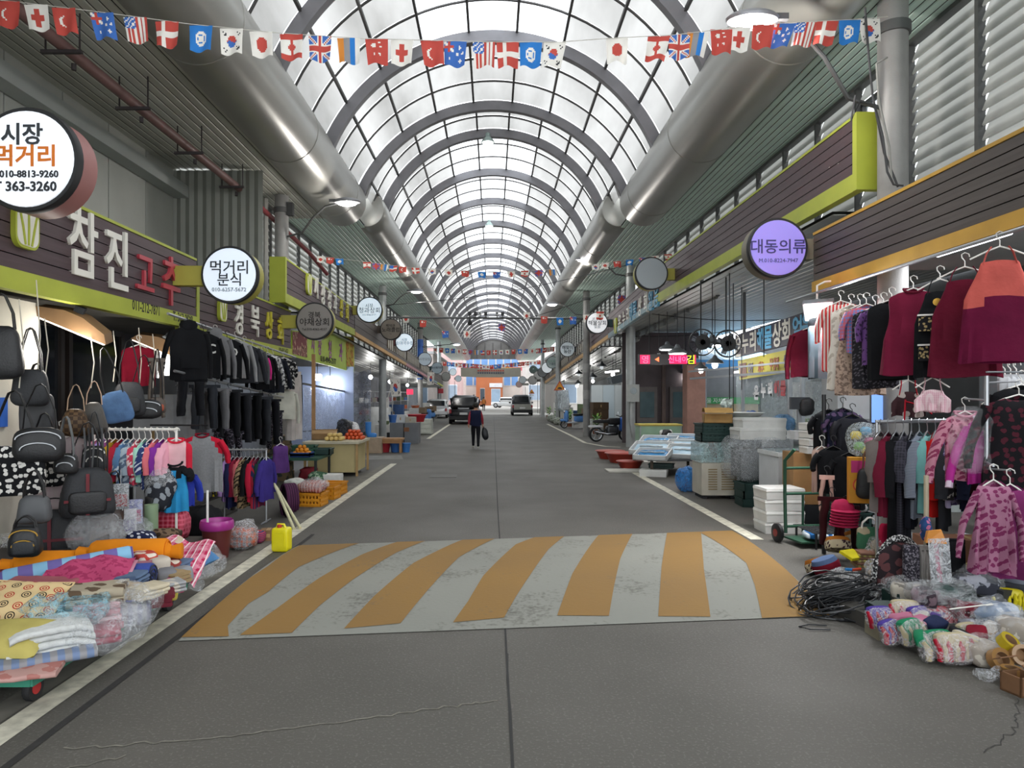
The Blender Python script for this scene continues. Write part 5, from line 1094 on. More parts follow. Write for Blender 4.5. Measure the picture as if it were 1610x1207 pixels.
for z in (-.5, -.78): MB().box((0, -.06, z), (.36, .02, .14)).build('flower_pocket', PT('floral', '#1b1b1e', '#a9966a', 30), ap); MB().box((0, -.075, z + .08), (.38, .02, .015)).build('pocket_piping', HW, ap)
MB().box((0, -.055, -.42), (.38, .02, .014)).build('pocket_piping', HW, ap)
MB().lathe([(.035, -.002), (.035, .002)], 16, (-.03, -.05, -.3), 'y').build('logo', GOLD, ap); MB().box((.06, -.05, -.3), (.08, .004, .03)).build('logo_text', GOLD, ap)
garment('wine apron with dark shoulder straps, left of the salmon one', rw(1517, 405), R(-25), 'apron', .46, .86, WINE, 0, seed=212, th=.03, hem=1.25)
garment('two-tone apron, salmon bib over wine skirt', rw(1572, 372), R(-20), 'apron', .46, .84, [cloth('#b8564e'), cloth('#5f1232')], 0, seed=213, th=.03, hem=1.3, lay=lambda x, z: 0 if z > -.52 + .15 * x else 1)
garment('red dotted half apron below the pinafore', rw(1428, 585, 4.15), R(-25), 'apron', .3, .24, PT('dots', '#3a2428', '#a9a09a', 9), 0, cloth('#b0182c'), seed=214, th=.02)
MBx = thing('apron_ribbon', 'bright red ribbon trailing below the dotted apron', 'ribbon', rw(1433, 628, 4.1), R(-25))
MB().tube([(-.05, 0, 0), (-.06, 0, -.2)], .03, 6, True, .25).build('tail', cloth('#b0182c'), MBx); MB().tube([(-.05, 0, -.02), (.1, 0, -.06), (.17, 0, -.14)], .03, 6, True, .25).build('tail', cloth('#b0182c'), MBx)
garment('small pink checked half apron beside the dotted one', rw(1466, 580, 4.15), R(-25), 'apron', .3, .2, PT('plaid', '#c98fa0', '#e0d0d0', 20), 0, seed=215, th=.02)
# floodlight on an arm
fp = P(1288, 487, 9.0); fd = thing('floodlight', 'glaring white floodlight on a bent arm', 'floodlight', fp, 0, None, (R(38), 0, R(-35)))
MB().box((0, 0, 0), (.36, .09, .27)).build('housing', M('#6f7478', .5), fd); MB().box((0, -.05, 0), (.33, .012, .24)).build('diffuser', glow('#ffffff', 22), fd)
tag(MB().tube([(0, 0, 0), (.0, 0, .22), (.1, 0, .27), (.45, 0, .3), (.5, .02, .3)], .014, 8).build('lamp_arm', HW, None, fp + Vector((0, .06, .1))), 'white bent pipe holding the floodlight to the fascia', 'bracket')
l = bpy.data.lights.new('floodlight_beam', 'AREA'); l.energy = 130; l.size = .4; lo = bpy.data.objects.new('floodlight_beam', l); COL.objects.link(lo); lo.location = fp + Vector((-.08, -.14, -.08)); lo.rotation_euler = (R(-40), 0, R(-35))
# fluorescent tubes added to brighten the shop under its canopy
for i, (x, y) in enumerate(((5.2, 5.4), (5.2, 7.6))):
    r = thing('tube_lamp', ['near', 'far'][i] + ' fluorescent tube lamp added to brighten the clothes shop', 'lamp', (x, y, 3.56)); MB().box((0, 0, 0), (.12, 1.2, .05)).build('housing', HW, r); MB().tube([(0, -.58, -.04), (0, .58, -.04)], .018, 8).build('tube', glow('#f4f7ff', 8), r)
    l = bpy.data.lights.new('shop_fill', 'AREA'); l.shape = 'RECTANGLE'; l.size = .1; l.size_y = 1.1; l.energy = 50; l.color = (.95, .97, 1); lo = bpy.data.objects.new('shop_fill', l); COL.objects.link(lo); lo.location = (x, y, 3.48)
# lower rack: rail runs slightly towards the camera
ra, rb = Vector((3.95, 7.2, 1.62)), Vector((4.78, 6.6, 1.66)); rk = thing('clothes_rack', 'chrome rack crowded with blouses and long trousers', 'clothes rack', (ra.x, ra.y, 0))
MB().tube([(0, 0, 1.62), (rb.x - ra.x, rb.y - ra.y, 1.66)], .018, 8).build('rail', HC, rk)
for q in (Vector((0, 0, 0)), Vector((rb.x - ra.x, rb.y - ra.y, 0))): MB().tube([q, q + Vector((0, 0, 1.64))], .016, 8).build('upright', HC, rk); MB().tube([q + Vector((-.1, -.25, .02)), q + Vector((.1, .25, .02))], .016, 8).build('foot', HC, rk)
lc = [('grey', cloth('#6d6562'), 'top', .8), ('wine', cloth('#6a1a30'), 'top', .85), ('black', BLKC, 'top', 1.1), ('dark checked', PT('plaid', '#2a2a32', '#44434e', 12), 'top', 1.15), ('black slim', cloth('#1a1c24'), 'top', .95), ('grey striped', PT('hstripe', '#5c6470', '#8b93a0', 22), 'top', .85), ('pale teal', cloth('#6fa8a4'), 'top', .8), ('scarlet', cloth('#b51f1c'), 'top', .82), ('charcoal', CHAR, 'top', .95), ('lavender flower print', PT('floral', '#a9a2c4', '#5f5080', 14), 'top', .72), ('black and white flower print', PT('floral', '#2a2b2e', '#a7a8a4', 16), 'top', .62), ('navy', cloth('#1d2236'), 'top', .75), ('plum', cloth('#5a3440'), 'top', .6), ('denim blue', cloth('#3a4a6a'), 'top', .9), ('brown flower print', PT('floral', '#5a4428', '#8a6c3c', 9), 'top', 1.0)]
for i, (n_, m_, k_, L_) in enumerate(lc):
    p = ra.lerp(rb, (i + .5) / len(lc)); garment('%s garment, %s from the left on the chrome rack' % (n_, ORD[i]), p - Vector((0, 0, .02)), R(40 + (i * 31) % 14 - (12 if i in (9, 10) else 0)), k_, .42, L_ - .05, m_, .5 if i % 3 else .4, seed=230 + i, hm=HC, th=.04, group='garments on the chrome rack', name='hanging_garment', cat='garment')
PJ = PT('floral', '#c7879a', '#8f3a5c', 20); PJ2 = cloth('#c23a9c'); PJ3 = PT('floral', '#a5718a', '#7a2f58', 20)
garment('pink flower print pyjamas in a clear cover', P(1517, 632, 6.25), R(-14), 'top', .32, .56, PJ, .52, cmat=PJ, seed=260)
MB_ = garment('bright magenta pyjama top with white collar', P(1549, 640, 6.1), R(-18), 'top', .27, .54, PJ2, .5, cmat=M('#dcc9dc', .8), seed=261)
MB().box((0, -.06, -.15), (.06, .02, .1), 0, R(10)).build('collar_inset', HW, MB_)
film('clear garment cover over the pink pyjamas', P(1528, 690, 6.0), (.36, .14, .56), 262, op=.12, wob=.03, name='garment_cover', cat='garment cover', e=.6)
garment('mauve flower print long dress hanging low', P(1562, 738, 5.6), R(-15), 'dress', .25, .7, PJ3, .5, seed=263, hem=1.35, rip=.03, sw=.045)
garment('plum chiffon dress behind the mauve one', P(1588, 745, 5.75), R(-20), 'dress', .26, .72, cloth('#7a2f62'), 0, seed=264, hem=1.3, rip=.03)
garment('black lace dress at the right edge', P(1602, 605, 5.9), R(-22), 'dress', .5, 1.1, PT('floral', '#141216', '#4a1c28', 16), .5, seed=265, hem=1.15)
garment('black knit top above the lace dress', P(1606, 590, 6.3), R(-22), 'top', .46, .5, BLKC, .5, seed=266)
for i in range(3): garment('sheer white scarf draped by the shop pole, %s of three' % ORD[i], P(1580 + i * 9, 575, 6.6), R(-40), 'skirt', .12, .6, M('#b9bcbf', .8), 0, seed=270 + i, hm=HW, name='hanging_scarf', cat='scarf', group='white scarves')
tag(MB().box((0, 0, 0), (.26, .04, .4)).build('display_screen', M('#23262a', .4), None, P(1386, 640, 8.3)), 'dark bezelled screen showing a blue notice', 'screen')
tag(MB().box((0, 0, 0), (.23, .006, .36)).build('notice_sheet', glow('#6f97dc', 1.0), None, P(1386, 640, 8.27)), 'blue lit notice with white emblem on the screen', 'notice')
# black clothes stand at the corner
for i, (px, py, Y, m_, nm, L_) in enumerate(((1303, 632, 8.4, BLKC, 'black tee on the corner stand', .5), (1325, 630, 8.3, PT('floral', '#1c1f33', '#5d4a6a', 12), 'dark flower print tee on the corner stand', .5), (1340, 640, 8.2, cloth('#2a2a30'), 'charcoal tee with olive cap on the corner stand', .5), (1310, 690, 8.2, BLKC, 'black vest with white cords on the corner stand', .5), (1335, 700, 8.1, BLKC, 'black leggings pack on the corner stand', .6))):
    garment(nm, P(px, py, Y), R(-20), 'top', .34, L_, m_, .2, seed=280 + i, hm=HB)
garment('pale pink tights hanging at the corner stand', P(1300, 738, 8.1), R(-20), 'pants', .16, .36, cloth('#cda79c'), seed=290, hm=HB)
garment('beige sleeveless top at the edge of the corner stand', P(1292, 690, 8.3), R(-30), 'top', .22, .5, cloth('#b79a8f'), 0, seed=291)
garment('dark maroon trousers below the corner stand', P(1308, 772, 8.0), R(-20), 'pants', .3, .5, cloth('#351217'), seed=292, hm=HB)
garment('black maroon trousers beside the caps', P(1330, 785, 8.0), R(-20), 'pants', .28, .45, cloth('#2a1216'), seed=293, hm=HB)
tag(MB().tube([(0, 0, 0), (0, 0, 1.9)], .025, 8).build('stand_pole', HB, None, (3.95, 8.35, 0)), 'black pole of the corner clothes stand', 'pole')
for i in range(6):
    r = thing('sun_cap', 'raspberry pink cap, %s from the top of the stack' % ORD[5 - i], 'cap', P(1325, 822, 7.8) + Vector((0, 0, .032 * i)), R(20 + 4 * i), 'stack of pink caps')
    MB().lathe([(.12, 0), (.115, .04), (.08, .09), (.01, .11)], 20).build('crown', cloth('#b02a52'), r); MB().lathe([(.12, .0), (.15, -.01), (.14, -.02), (.1, -.01)], 20, (-.04, -.05, 0), 'z', (1, 1)).build('brim', cloth('#b02a52'), r)
tb_ = thing('toy_pack', 'clear bag of colourful plastic toys', 'toy pack', P(1355, 690, 7.9), R(-15))
for i, (c, x, z) in enumerate((('#c9b42a', -.06, .04), ('#5d9fc4', .04, .09), ('#b54a7a', .08, -.03), ('#7ab56a', -.03, -.08), ('#c9c35a', .05, -.12))): superq(.06, .04, .05, .7, 12, 8).build('toy', M(c, .5), tb_, (x, 0, z))
superq(.16, .07, .19, .7).wob(.02, 8, 4).build('wrapper', clear('#dfe9ee', .22), tb_, smooth=60)
bx = thing('toy_box', 'yellow and magenta printed toy box', 'box', P(1352, 790, 7.7), R(-14)); MB().box((0, 0, .25), (.24, .1, .5)).build('carton', M('#c98a1c', .5, .1, 3), bx); MB().box((0, -.052, .4), (.2, .004, .13)).build('printed_label', M('#b02a6a', .5), bx)
MB().lathe([(.085, -.002), (.085, .002)], 24, (0, -.054, .2), 'y').build('printed_face', M('#c9482a', .5), bx); MB().lathe([(.07, -.003), (.07, .001)], 24, (0, -.056, .2), 'y').build('printed_face', M('#d9a23a', .5), bx)
bag('black quilted bag with bear charm beside the toy box', P(1372, 735, 7.6), .32, .34, .14, bk, R(-20), .3, M('#6a4a34', .6), 'hand', group='bags at the right shop')
soft('bear_charm', 'small grey plush charm on the black quilted bag', 'plush toy', P(1376, 742, 7.45), (.1, .08, .13), PT('speckle', '#77726c', '#a9a39a', 30), 0, .9, .012, 20, 3)
bag('green paper bag with white print under the caps', P(1368, 828, 7.5), .26, .26, .1, PT('floral', '#3a6a50', '#a99f86', 6), R(-20), .1, HW, 'tote', group='bags at the right shop')
for i in range(2): soft('boot_sock', ['crimson knitted sock standing by the paper bag', 'second crimson knitted sock by the paper bag'][i], 'sock', P(1390 + i * 9, 850, 7.3), (.09, .1, .36), cloth('#b01f46'), 0, .5, .01, 6, 300 + i)
# ---- floor display
def gz(px, py, dz=0): p = PZp(px, py); return Vector((p.x, p.y, dz))
for i, (px, py, c1, z, nm) in enumerate(((1350, 878, '#b5702c', .2, 'orange knit hat with flower band, behind the others'), (1318, 888, '#b5702c', .17, 'orange knit hat with flower band, in front'), (1302, 912, '#5a6f94', .1, 'blue topped hat with crimson side'), (1290, 905, '#b5702c', .05, 'orange hat peeking out at the kerb side'))):
    p = gz(px, py, z); r = thing('knit_hat', nm, 'hat', p, 0, 'knit hats on the ground', (R(-20), R(15 if i % 2 else -10), R(20 * i)))
    MB().lathe([(.125, 0), (.13, .09), (.115, .13), (.01, .14)], 28).build('crown', cloth(c1), r); MB().lathe([(.127, -.005), (.136, .02), (.138, .075), (.128, .09)], 28).build('band', PT('floral', '#b9ac90', '#3a2430', 26) if i != 2 else cloth('#6d1626'), r)
folded('yellow green and brown striped cloths in a stack', gz(1372, 905, .1), .38, .2, .16, 6, PT('stripe', '#b7ad6a', '#8f7a5a', 6), R(-10), 'folded_cloth', 'cloth', seed=31, mat2=cloth('#8f6a5a'))
tag(MB().box((0, 0, 0), (.2, .16, .03), R(25), R(20)).build('yellow_packet', M('#d8cc1a', .4), None, gz(1340, 905, .22)), 'bright yellow packet leaning on the striped cloths', 'packet')
# heap of black cable
cb = MB(); rc = random.Random(5); c0 = gz(1322, 962)
for i in range(52):
    a0 = rc.uniform(0, 6.3); rr_ = rc.uniform(.1, .3); cx, cy = rc.gauss(0, .1), rc.gauss(.05, .09); zz0 = rc.uniform(.02, .26) * math.exp(-(cx * cx + cy * cy) * 18); tl = rc.uniform(-.5, .5)
    cb.tube([(cx + rr_ * math.cos(a0 + t * .42), cy + rr_ * .7 * math.sin(a0 + t * .42), max(.012, zz0 + .06 * math.sin(t * .6 + a0) + tl * rr_ * math.sin(a0 + t * .42) * .5)) for t in range(18)], .007, 5)
o = cb.build('cable_heap', M('#1f2125', .4, .2, 5), None, c0); tag(o, 'tangled heap of thin black elastic cord at the kerb', 'cord', kind='stuff')
soft('cord_core', 'dense black middle of the cord tangle', 'cord', c0 + Vector((.08, .1, .1)), (.5, .4, .24), M('#191a1d', .7, .3, 30, .8), 0, .9, .03, 9, 310)
tag(MB().tube([(0, 0, .01), (-.14, .02, .012), (-.24, -.03, .01), (-.18, -.1, .012), (-.02, -.1, .01)], .006, 5).build('loose_cord', M('#1f2125', .4), None, gz(1300, 985)), 'loose loop of black cord on the ochre paint', 'cord')
film('clear bag with blue and red pens between hats and cord', gz(1330, 925, .12), (.26, .22, .14), 311, op=.4)
for i, (c, x) in enumerate((('#2f86c9', 0), ('#c9482a', .06))): tag(MB().lathe([(.014, -.05), (.014, .05)], 10, (0, 0, 0), 'x').build('marker', M(c, .4), None, gz(1333, 925, .2) + Vector((x, -.05, 0)), (0, 0, R(20 * i))), ['blue marker on the clear bag', 'red marker on the clear bag'][i], 'marker')
for i, (px, py, z, s, nm) in enumerate(((1398, 885, .25, .42, 'large clear bag of beige slippers'), (1392, 915, .2, .36, 'clear bag of grey socks'), (1400, 945, .12, .3, 'white and clear bag beside the green boxes'), (1415, 870, .3, .34, 'greyish clear bag beside the glitter bag'), (1560, 915, .25, .5, 'large silvery clear bag near the cream box'), (1520, 890, .3, .4, 'silver wrapped bag under the mauve dress'), (1600, 935, .25, .4, 'clear bag at the right edge'), (1575, 1005, .12, .36, 'clear bag above the tape rolls'))):
    film(nm, gz(px, py + 20, z), (s, s * .8, s * .7), 320 + i, op=.4 if i % 2 else .3)
    soft('packed_goods', 'pale goods inside the ' + nm.replace('of', 'with'), 'goods', gz(px, py + 22, z - .03), (s * .7, s * .55, s * .45), PT('speckle', '#9a8d80', '#5d564e', 7) if i in (0, 1) else PT('speckle', '#8d8f9a', '#c9c9cf', 6), 0, .6, .04, 7, 330 + i)
gl_ = thing('glitter_bag', 'black glitter bag with arched silver trim', 'bag', gz(1415, 960, .06), R(-10))
MB().tube([(.22 * math.cos(t), 0, .1 + .48 * math.sin(t)) for t in [PI * i / 16 for i in range(17)]], .03, 8).build('trim', PT('speckle', '#1b1b1d', '#b9b9b9', 60, None, .4), gl_)
superq(.2, .06, .26, .7).build('panel', PT('floral', '#2a2226', '#5d3a3c', 10), gl_, (0, 0, .28), smooth=60)
for i, (px, m_, w_, L_, nm) in enumerate(((1432, PT('speckle', '#2a2830', '#77737c', 60), .12, .55, 'dark sparkly scarf hanging behind the grey straps'), (1449, cloth('#8b8884'), .05, .6, 'left pale grey strap'), (1456, cloth('#8b8884'), .05, .62, 'right pale grey strap'), (1467, BLKC, .1, .75, 'black long apron beside the brush'), (1500, BLKC, .16, .85, 'black ruffled apron right of the brush'))):
    garment(nm + ' on the floor display', P(px, 842 - 10 * (i > 2), 5.95), R(-10), 'skirt', w_, L_ * .62, m_, 0, seed=340 + i, hm=None, name='hanging_strap' if i in (1, 2) else 'hanging_cloth', cat='strap' if i in (1, 2) else 'cloth')
br = thing('hand_broom', 'green bristled broom with pink handle in a clear sleeve', 'broom', P(1482, 950, 5.75), R(-8), None, (0, R(-4), R(-8)))
MB().tube([(0, 0, .12), (-.02, 0, .5)], .018, 8).build('handle', M('#b5446c', .5), br); MB().box((0, 0, .06), (.15, .05, .14), taper=.75).build('bristles', PT('stripe', '#1f7a44', '#2f9a58', 60), br)
MB().box((-.02, 0, .56), (.15, .06, .1), 0, 0, 0, .7).wob(.02, 12, 3).build('orange_wrap', M('#c9822a', .5), br); MB().box((-.01, -.035, .3), (.16, .004, .5)).build('sleeve', clear('#eef2f6', .25), br)
tag(MB().tube([(0, 0, 0), (.0, 0, 1.2)], .02, 8).build('stand_pole', M('#b0a48c', .5), None, P(1462, 840, 6.0) + Vector((0, .05, -.7))), 'pale pole carrying the straps and aprons', 'pole')
soft('blue_tassel', 'blue and pink hair ornaments tied to the pale pole', 'ornament', P(1456, 830, 5.9), (.09, .08, .2), PT('floral', '#2c4a7a', '#b56a8f', 20), 0, .8, .03, 14, 350)
carton('cream lidded box lying on the clear bags', gz(1545, 955, .3), .3, .18, .1, M('#c2b37c', .6), R(38), 'gift_box', tape=False)
carton('dark grey box below the cream one', gz(1572, 975, .04), .36, .3, .26, M('#34363a', .5), R(20), 'gift_box', tape=False)
carton('long brown carton behind the aprons', P(1520, 865, 6.4) - Vector((0, 0, .1)), .8, .3, .22, M('#8a5f48', .8), R(-8))
carton('red tray under the brown carton', P(1525, 895, 6.3) - Vector((0, 0, .1)), .7, .3, .08, M('#a3202c', .5), R(-8), tape=False)
for i, (px, py, z) in enumerate(((1388, 985, .06), (1415, 975, .12), (1440, 968, .14))): carton('dark green flat box, %s from the left' % ORD[i], gz(px, py, z), .2, .18, .13, M('#16302c', .55), R(12 * i), 'gift_box', tape=False, group='dark green boxes')
tag(MB().box((0, 0, .05), (.22, .2, .1)).build('foam_block', M('#8f8874', .8), None, gz(1392, 1000)), 'beige block under the green boxes', 'block')
tag(MB().box((0, 0, .06), (1.9, 1.3, .12), R(10)).build('ground_mat', M('#4a4844', .9), None, (3.95, 5.9, 0)), 'low mat platform under the floor display', 'platform')
# packs of work gloves
def gloves(label, p, s, c1, c2, rz, seed, wrap=True):
    r = thing('glove_pack', label, 'gloves', p, 0, 'packs of work gloves', (R(-15), 0, rz)); rr_ = random.Random(seed)
    for k in range(7):
        x = (k - 3) * s * .14; MB().tube([(x, .0, -s * .3), (x * 1.1 + rr_.uniform(-.01, .01), -.02, 0), (x * 1.15, .0, s * .26)], [s * .085, s * .1, s * .06], 8, True, .8).build('glove_finger', c1 if k % 2 == 0 or not c2 else c2, r)
    superq(s * .46, s * .16, s * .2, .6, 14, 8).build('cuff_end', c2 or c1, r, (0, .02, s * .24))
    if wrap: superq(s * .56, s * .24, s * .4, .7, 18, 10).wob(.012, 12, seed).build('wrapper', clear('#f2eef2', .22), r, smooth=60)
RG, PG, GG, CG_, YG = cloth('#a81f34'), cloth('#4a3a8a'), cloth('#1f7a54'), cloth('#b3a88a'), M('#d0c21c', .45)
for i, (px, py, z, s, a, b, rz, nm) in enumerate(((1385, 1000, .14, .22, RG, PG, 10, 'red and violet glove pack at the kerb side'), (1402, 1015, .1, .22, RG, PG, 30, 'red and violet glove pack in front of the first'), (1425, 995, .16, .24, RG, CG_, -10, 'red and cream glove pack'), (1448, 1000, .14, .22, RG, PG, 20, 'red and violet glove pack beside the hanger'), (1462, 985, .2, .26, RG, CG_, 5, 'large red glove pack behind the hanger'), (1478, 1000, .14, .22, RG, None, -15, 'crimson glove pack under the hanger'), (1435, 1020, .12, .24, CG_, GG, 25, 'cream gloves with green cuffs, left bundle'), (1455, 1035, .09, .24, CG_, GG, 60, 'cream gloves with green cuffs, front bundle'), (1478, 1035, .1, .24, CG_, GG, 10, 'cream gloves with green cuffs, right bundle'), (1500, 1045, .11, .26, RG, CG_, 0, 'red rubber coated gloves standing at the kerb'), (1525, 1018, .1, .2, GG, CG_, 20, 'green and cream gloves behind the red ones'), (1587, 985, .22, .22, YG, None, -30, 'bright yellow rubber gloves'))):
    gloves(nm, gz(px, py, z), s, a, b, R(rz), i + 400, i != 11)
wh = thing('wire_hanger', 'white wire hanger lying on the gloves', 'hanger', gz(1528, 1005, .26), 0, None, (R(70), 0, R(20)))
MB().tube([(-.24, 0, 0), (-.2, 0, .02), (0, 0, .12), (.2, 0, .02), (.24, 0, 0), (-.24, 0, 0)], .005, 6).build('wire', HW, wh); MB().tube([(0, 0, .12), (0, 0, .16), (-.04, 0, .2), (-.07, 0, .17)], .005, 6).build('hook', HW, wh)
def tape(label, p, r0, w_, m_, rot):
    r = thing('tape_roll', label, 'tape roll', p, 0, 'rolls of adhesive tape', rot)
    MB().lathe([(r0 * .62, -w_ / 2), (r0, -w_ / 2), (r0, w_ / 2), (r0 * .62, w_ / 2), (r0 * .62, -w_ / 2)], 32).build('tape', m_, r); MB().lathe([(r0 * .6, -w_ / 2 - .001), (r0 * .64, -w_ / 2 - .001), (r0 * .64, w_ / 2 + .001), (r0 * .6, w_ / 2 + .001), (r0 * .6, -w_ / 2)], 32).build('core', M('#8a6a4a', .8), r)
TB = M('#9a7446', .2, .1, 4); TY = M('#b09a22', .2, .1, 4)
tape('yellow tape roll on top of the brown ones', gz(1585, 1055, .2), .065, .06, TY, (R(35), R(20), 0)); tape('brown tape roll lying under the yellow one', gz(1572, 1060, .1), .075, .06, TB, (R(60), R(10), 0)); tape('brown tape roll standing at the kerb', gz(1590, 1075, .06), .06, .1, TB, (0, 0, 0)); tape('brown tape roll leaning at the right edge', gz(1605, 1062, .14), .07, .06, TB, (R(70), R(-20), 0))
carton('small open carton at the right edge of the tape', gz(1604, 1088, 0), .16, .14, .12, M('#7d5a3e', .8), R(15), open_=True)
film('crumpled clear film on the kerb by the tape rolls', gz(1560, 1068, .04), (.24, .12, .08), 360, op=.35)
# cables looped around the near pillar
for i, pts in enumerate(([(1345, 150), (1338, 190), (1352, 160), (1375, 165), (1388, 215), (1395, 270), (1405, 290), (1420, 292)], [(1395, 90), (1378, 100), (1382, 160), (1398, 230), (1402, 285)], [(1360, 12), (1366, 90), (1372, 150), (1390, 240), (1412, 294)])):
    p0 = P(pts[0][0], pts[0][1], 7.85); tag(MB().tube([P(x, y, 7.85 + .02 * i) - p0 for x, y in pts], .012, 6).build('cable', M('#3a3a3c', .6) if i != 1 else M('#8a8984', .6), None, p0), ['dark cable bundle sagging past the lime end cap', 'grey conduit running down the near pillar', 'thin black cable down the near pillar'][i], 'cable', 'cables on the near pillar')

for i, (px, py, z, w_, c1, c2, nm) in enumerate(((1535, 985, .1, .3, '#8f8f9c', '#c4c4cc', 'silver grey sock pack beside the hanger'), (1560, 965, .2, .34, '#7a8aa0', '#b7bfca', 'pale blue towel pack before the dark box'), (1600, 990, .18, .3, '#9a9288', '#c9c2b6', 'beige sock pack at the right edge'), (1545, 1025, .08, .28, '#a39a90', '#c9c2b6', 'cream sock pack behind the red coated gloves'), (1510, 955, .22, .3, '#6a2230', '#3a1a20', 'deep red folded leggings pack'), (1500, 935, .3, .28, '#1f2a2a', '#3a4a48', 'dark green knit pack below the broom'), (1530, 915, .32, .34, '#3a3c46', '#9a9ca8', 'black and silver packet heap below the mauve dress'), (1600, 900, .36, .36, '#8a8f9c', '#d2d4da', 'white and grey packet heap at the right edge'), (1460, 940, .26, .26, '#3a3038', '#6d5a62', 'dark pouch pack behind the broom'), (1425, 930, .24, .3, '#6f6a64', '#a9a296', 'taupe slipper pack beside the glitter bag'))):
    p = PZp(px, py, z); soft('garment_pack', nm, 'pack', p, (w_, w_ * .8, .16), PT('speckle', c1, c2, 9), R(i * 27), .5, .03, 7, 500 + i, group='wrapped packs on the floor display')
    film('clear wrap over the ' + nm, p + Vector((0, 0, .02)), (w_ * 1.15, w_ * .95, .2), 520 + i, op=.22)

gs = thing('garment_stand', 'chrome stand holding the pyjamas and mauve dresses', 'stand', (4.22, 5.98, 0)); MB().tube([(0, 0, 0), (0, 0, 2.06)], .018, 8).build('pole', HC, gs)
for q in (P(1517, 632, 6.25), P(1549, 640, 6.1), P(1562, 738, 5.6), P(1588, 745, 5.75), P(1602, 605, 5.9), P(1606, 590, 6.3)): d = q - gs.location; MB().tube([(0, 0, d.z + .02), (d.x, d.y, d.z + .03)], .009, 6).build('arm', HC, gs)
for x, y in ((-.25, -.2), (.25, -.2), (0, .3)): MB().tube([(0, 0, .1), (x, y, .015)], .014, 6).build('foot', HC, gs)
rp = random.Random(77); nmc = (('white', '#c9c9c6'), ('scarlet', '#a8242c'), ('black', '#1f2024'), ('silver', '#9a9ea4'), ('rose', '#b5708a'), ('navy', '#242c4a'), ('tan', '#9a7f5c'), ('teal', '#2c6a64'), ('violet', '#5d4a8a'), ('cream', '#c2b89a'), ('crimson', '#7d1a2c'), ('sky blue', '#7fa3c4'))
for i in range(24):
    n_, c = nmc[i % 12]; px, py = 1405 + (i * 53) % 200, 925 + (i * 37) % 100
    if py > 955 + (px - 1405) * .42: py = 945 + (i * 7) % 40
    p = PZp(px, py, .16 + .1 * ((i * 3) % 3)); soft('sock_pack', '%s folded sock pack, %s one of its colour in the floor heap' % (n_, ORD[i // 12]), 'socks', p, (.17, .13, .07), PT('hstripe', c, '#b9b5ae', 14) if i % 3 == 0 else cloth(c), R(i * 41), .4, .012, 9, 700 + i, rot=(R((i * 17) % 40 - 20), R((i * 29) % 40 - 20), R(i * 41)), group='sock packs in the floor heap', nu=16, nv=10)
# ================================================================= SEAFOOD SHOP (RIGHT, MIDDLE DISTANCE)
ALU = M('#9a9ea2', .4, .08, 3, 0, .5); DKG = M('#1c3a36', .5, .12, 4); DKB = M('#26282c', .6, .15, 4)
GLS = clear('#cfe0e4', .16, .05, 'shop_glass')
X6 = 6.0
sb = thing('shop_signboard', 'black board with white and blue lettering above the yellow banner', 'signboard', (X6, 14.5, 3.05))
def q6(name, pts, mat, parent, X=X6, th=.06):
    v = [PXp(px, py, X) - parent.location for px, py in pts]; n = len(v)
    return MB().add(v + [a + Vector((th, 0, 0)) for a in v], [tuple(range(n)), tuple(range(2 * n - 1, n - 1, -1))] + [(i, (i + 1) % n, (i + 1) % n + n, i + n) for i in range(n)]).build(name, mat, parent)
for px in (1165, 1280): a = PXp(px, 520, X6) - sb.location; MB().box((a.x + .08, a.y, .75), (.06, .06, 1.2)).build('bracket', POST, sb)
q6('board', [(1156, 527), (1290, 482), (1290, 530), (1156, 562)], M('#24263c', .5), sb)
for ch, px, py, h, c in (('온', 1161, 545, 28, 0), ('누', 1172, 540, 27, 0), ('리', 1184, 536, 28, 0), ('해', 1196, 533, 29, 1), ('물', 1208, 530, 31, 1), ('상', 1222, 526, 33, 0), ('회', 1236, 521, 33, 0), ('얼', 1254, 517, 36, 1), ('음', 1269, 512, 36, 1)):
    letters(sb, 1, X6, [(ch, px, py, h, .95)], LWHITE if not c else M('#5fb4e0', .5, 0), .02, .03)
yb_ = thing('price_banner', 'yellow cloth banner with purple and red lettering', 'banner', (5.9, 14.5, 2.6))
q6('sheet', [(1160, 567), (1254, 546), (1254, 583), (1163, 597)], M('#c9bd3c', .6, .08, 2), yb_, 5.9, .02)
for ch, px, py, h, c in (('김장', 1180, 580, 16, 0), ('새우', 1196, 578, 17, 1), ('무생채', 1217, 572, 17, 1), ('썰어드', 1240, 567, 18, 0)):
    letters(yb_, 1, 5.89, [(ch, px, py, h, .62)], M('#4a3a6a', .6) if not c else M('#b0603a', .6), .004, .03)
q6('picture', [(1162, 572), (1173, 570), (1174, 592), (1164, 594)], M('#8a5a48', .7, .2, 9), yb_, 5.89, .004)
booth = thing('glass_booth', 'aluminium and glass booth under the yellow banner', 'shop booth', (X6, 13.8, 0))
def lp(px, py, X=X6): return PXp(px, py, X) - booth.location
for px in (1168, 1242, 1262): a = lp(px, 585); MB().box((a.x, a.y, 1.2), (.07, .07, 2.4)).build('post', ALU, booth)
for z in (.95, 2.45): MB().box((0, .6, z), (.06, 6.0, .06)).build('rail', ALU, booth)
for y0, y1 in ((-1.1, .35), (.45, 1.9), (2.0, 3.5)): MB().box((.02, (y0 + y1) / 2, 1.7), (.012, y1 - y0, 1.42)).build('glass_pane', GLS, booth)
MB().box((.02, .6, .48), (.04, 6.0, .9)).build('lower_panel', M('#9fb3b0', .5, .1, 2), booth)
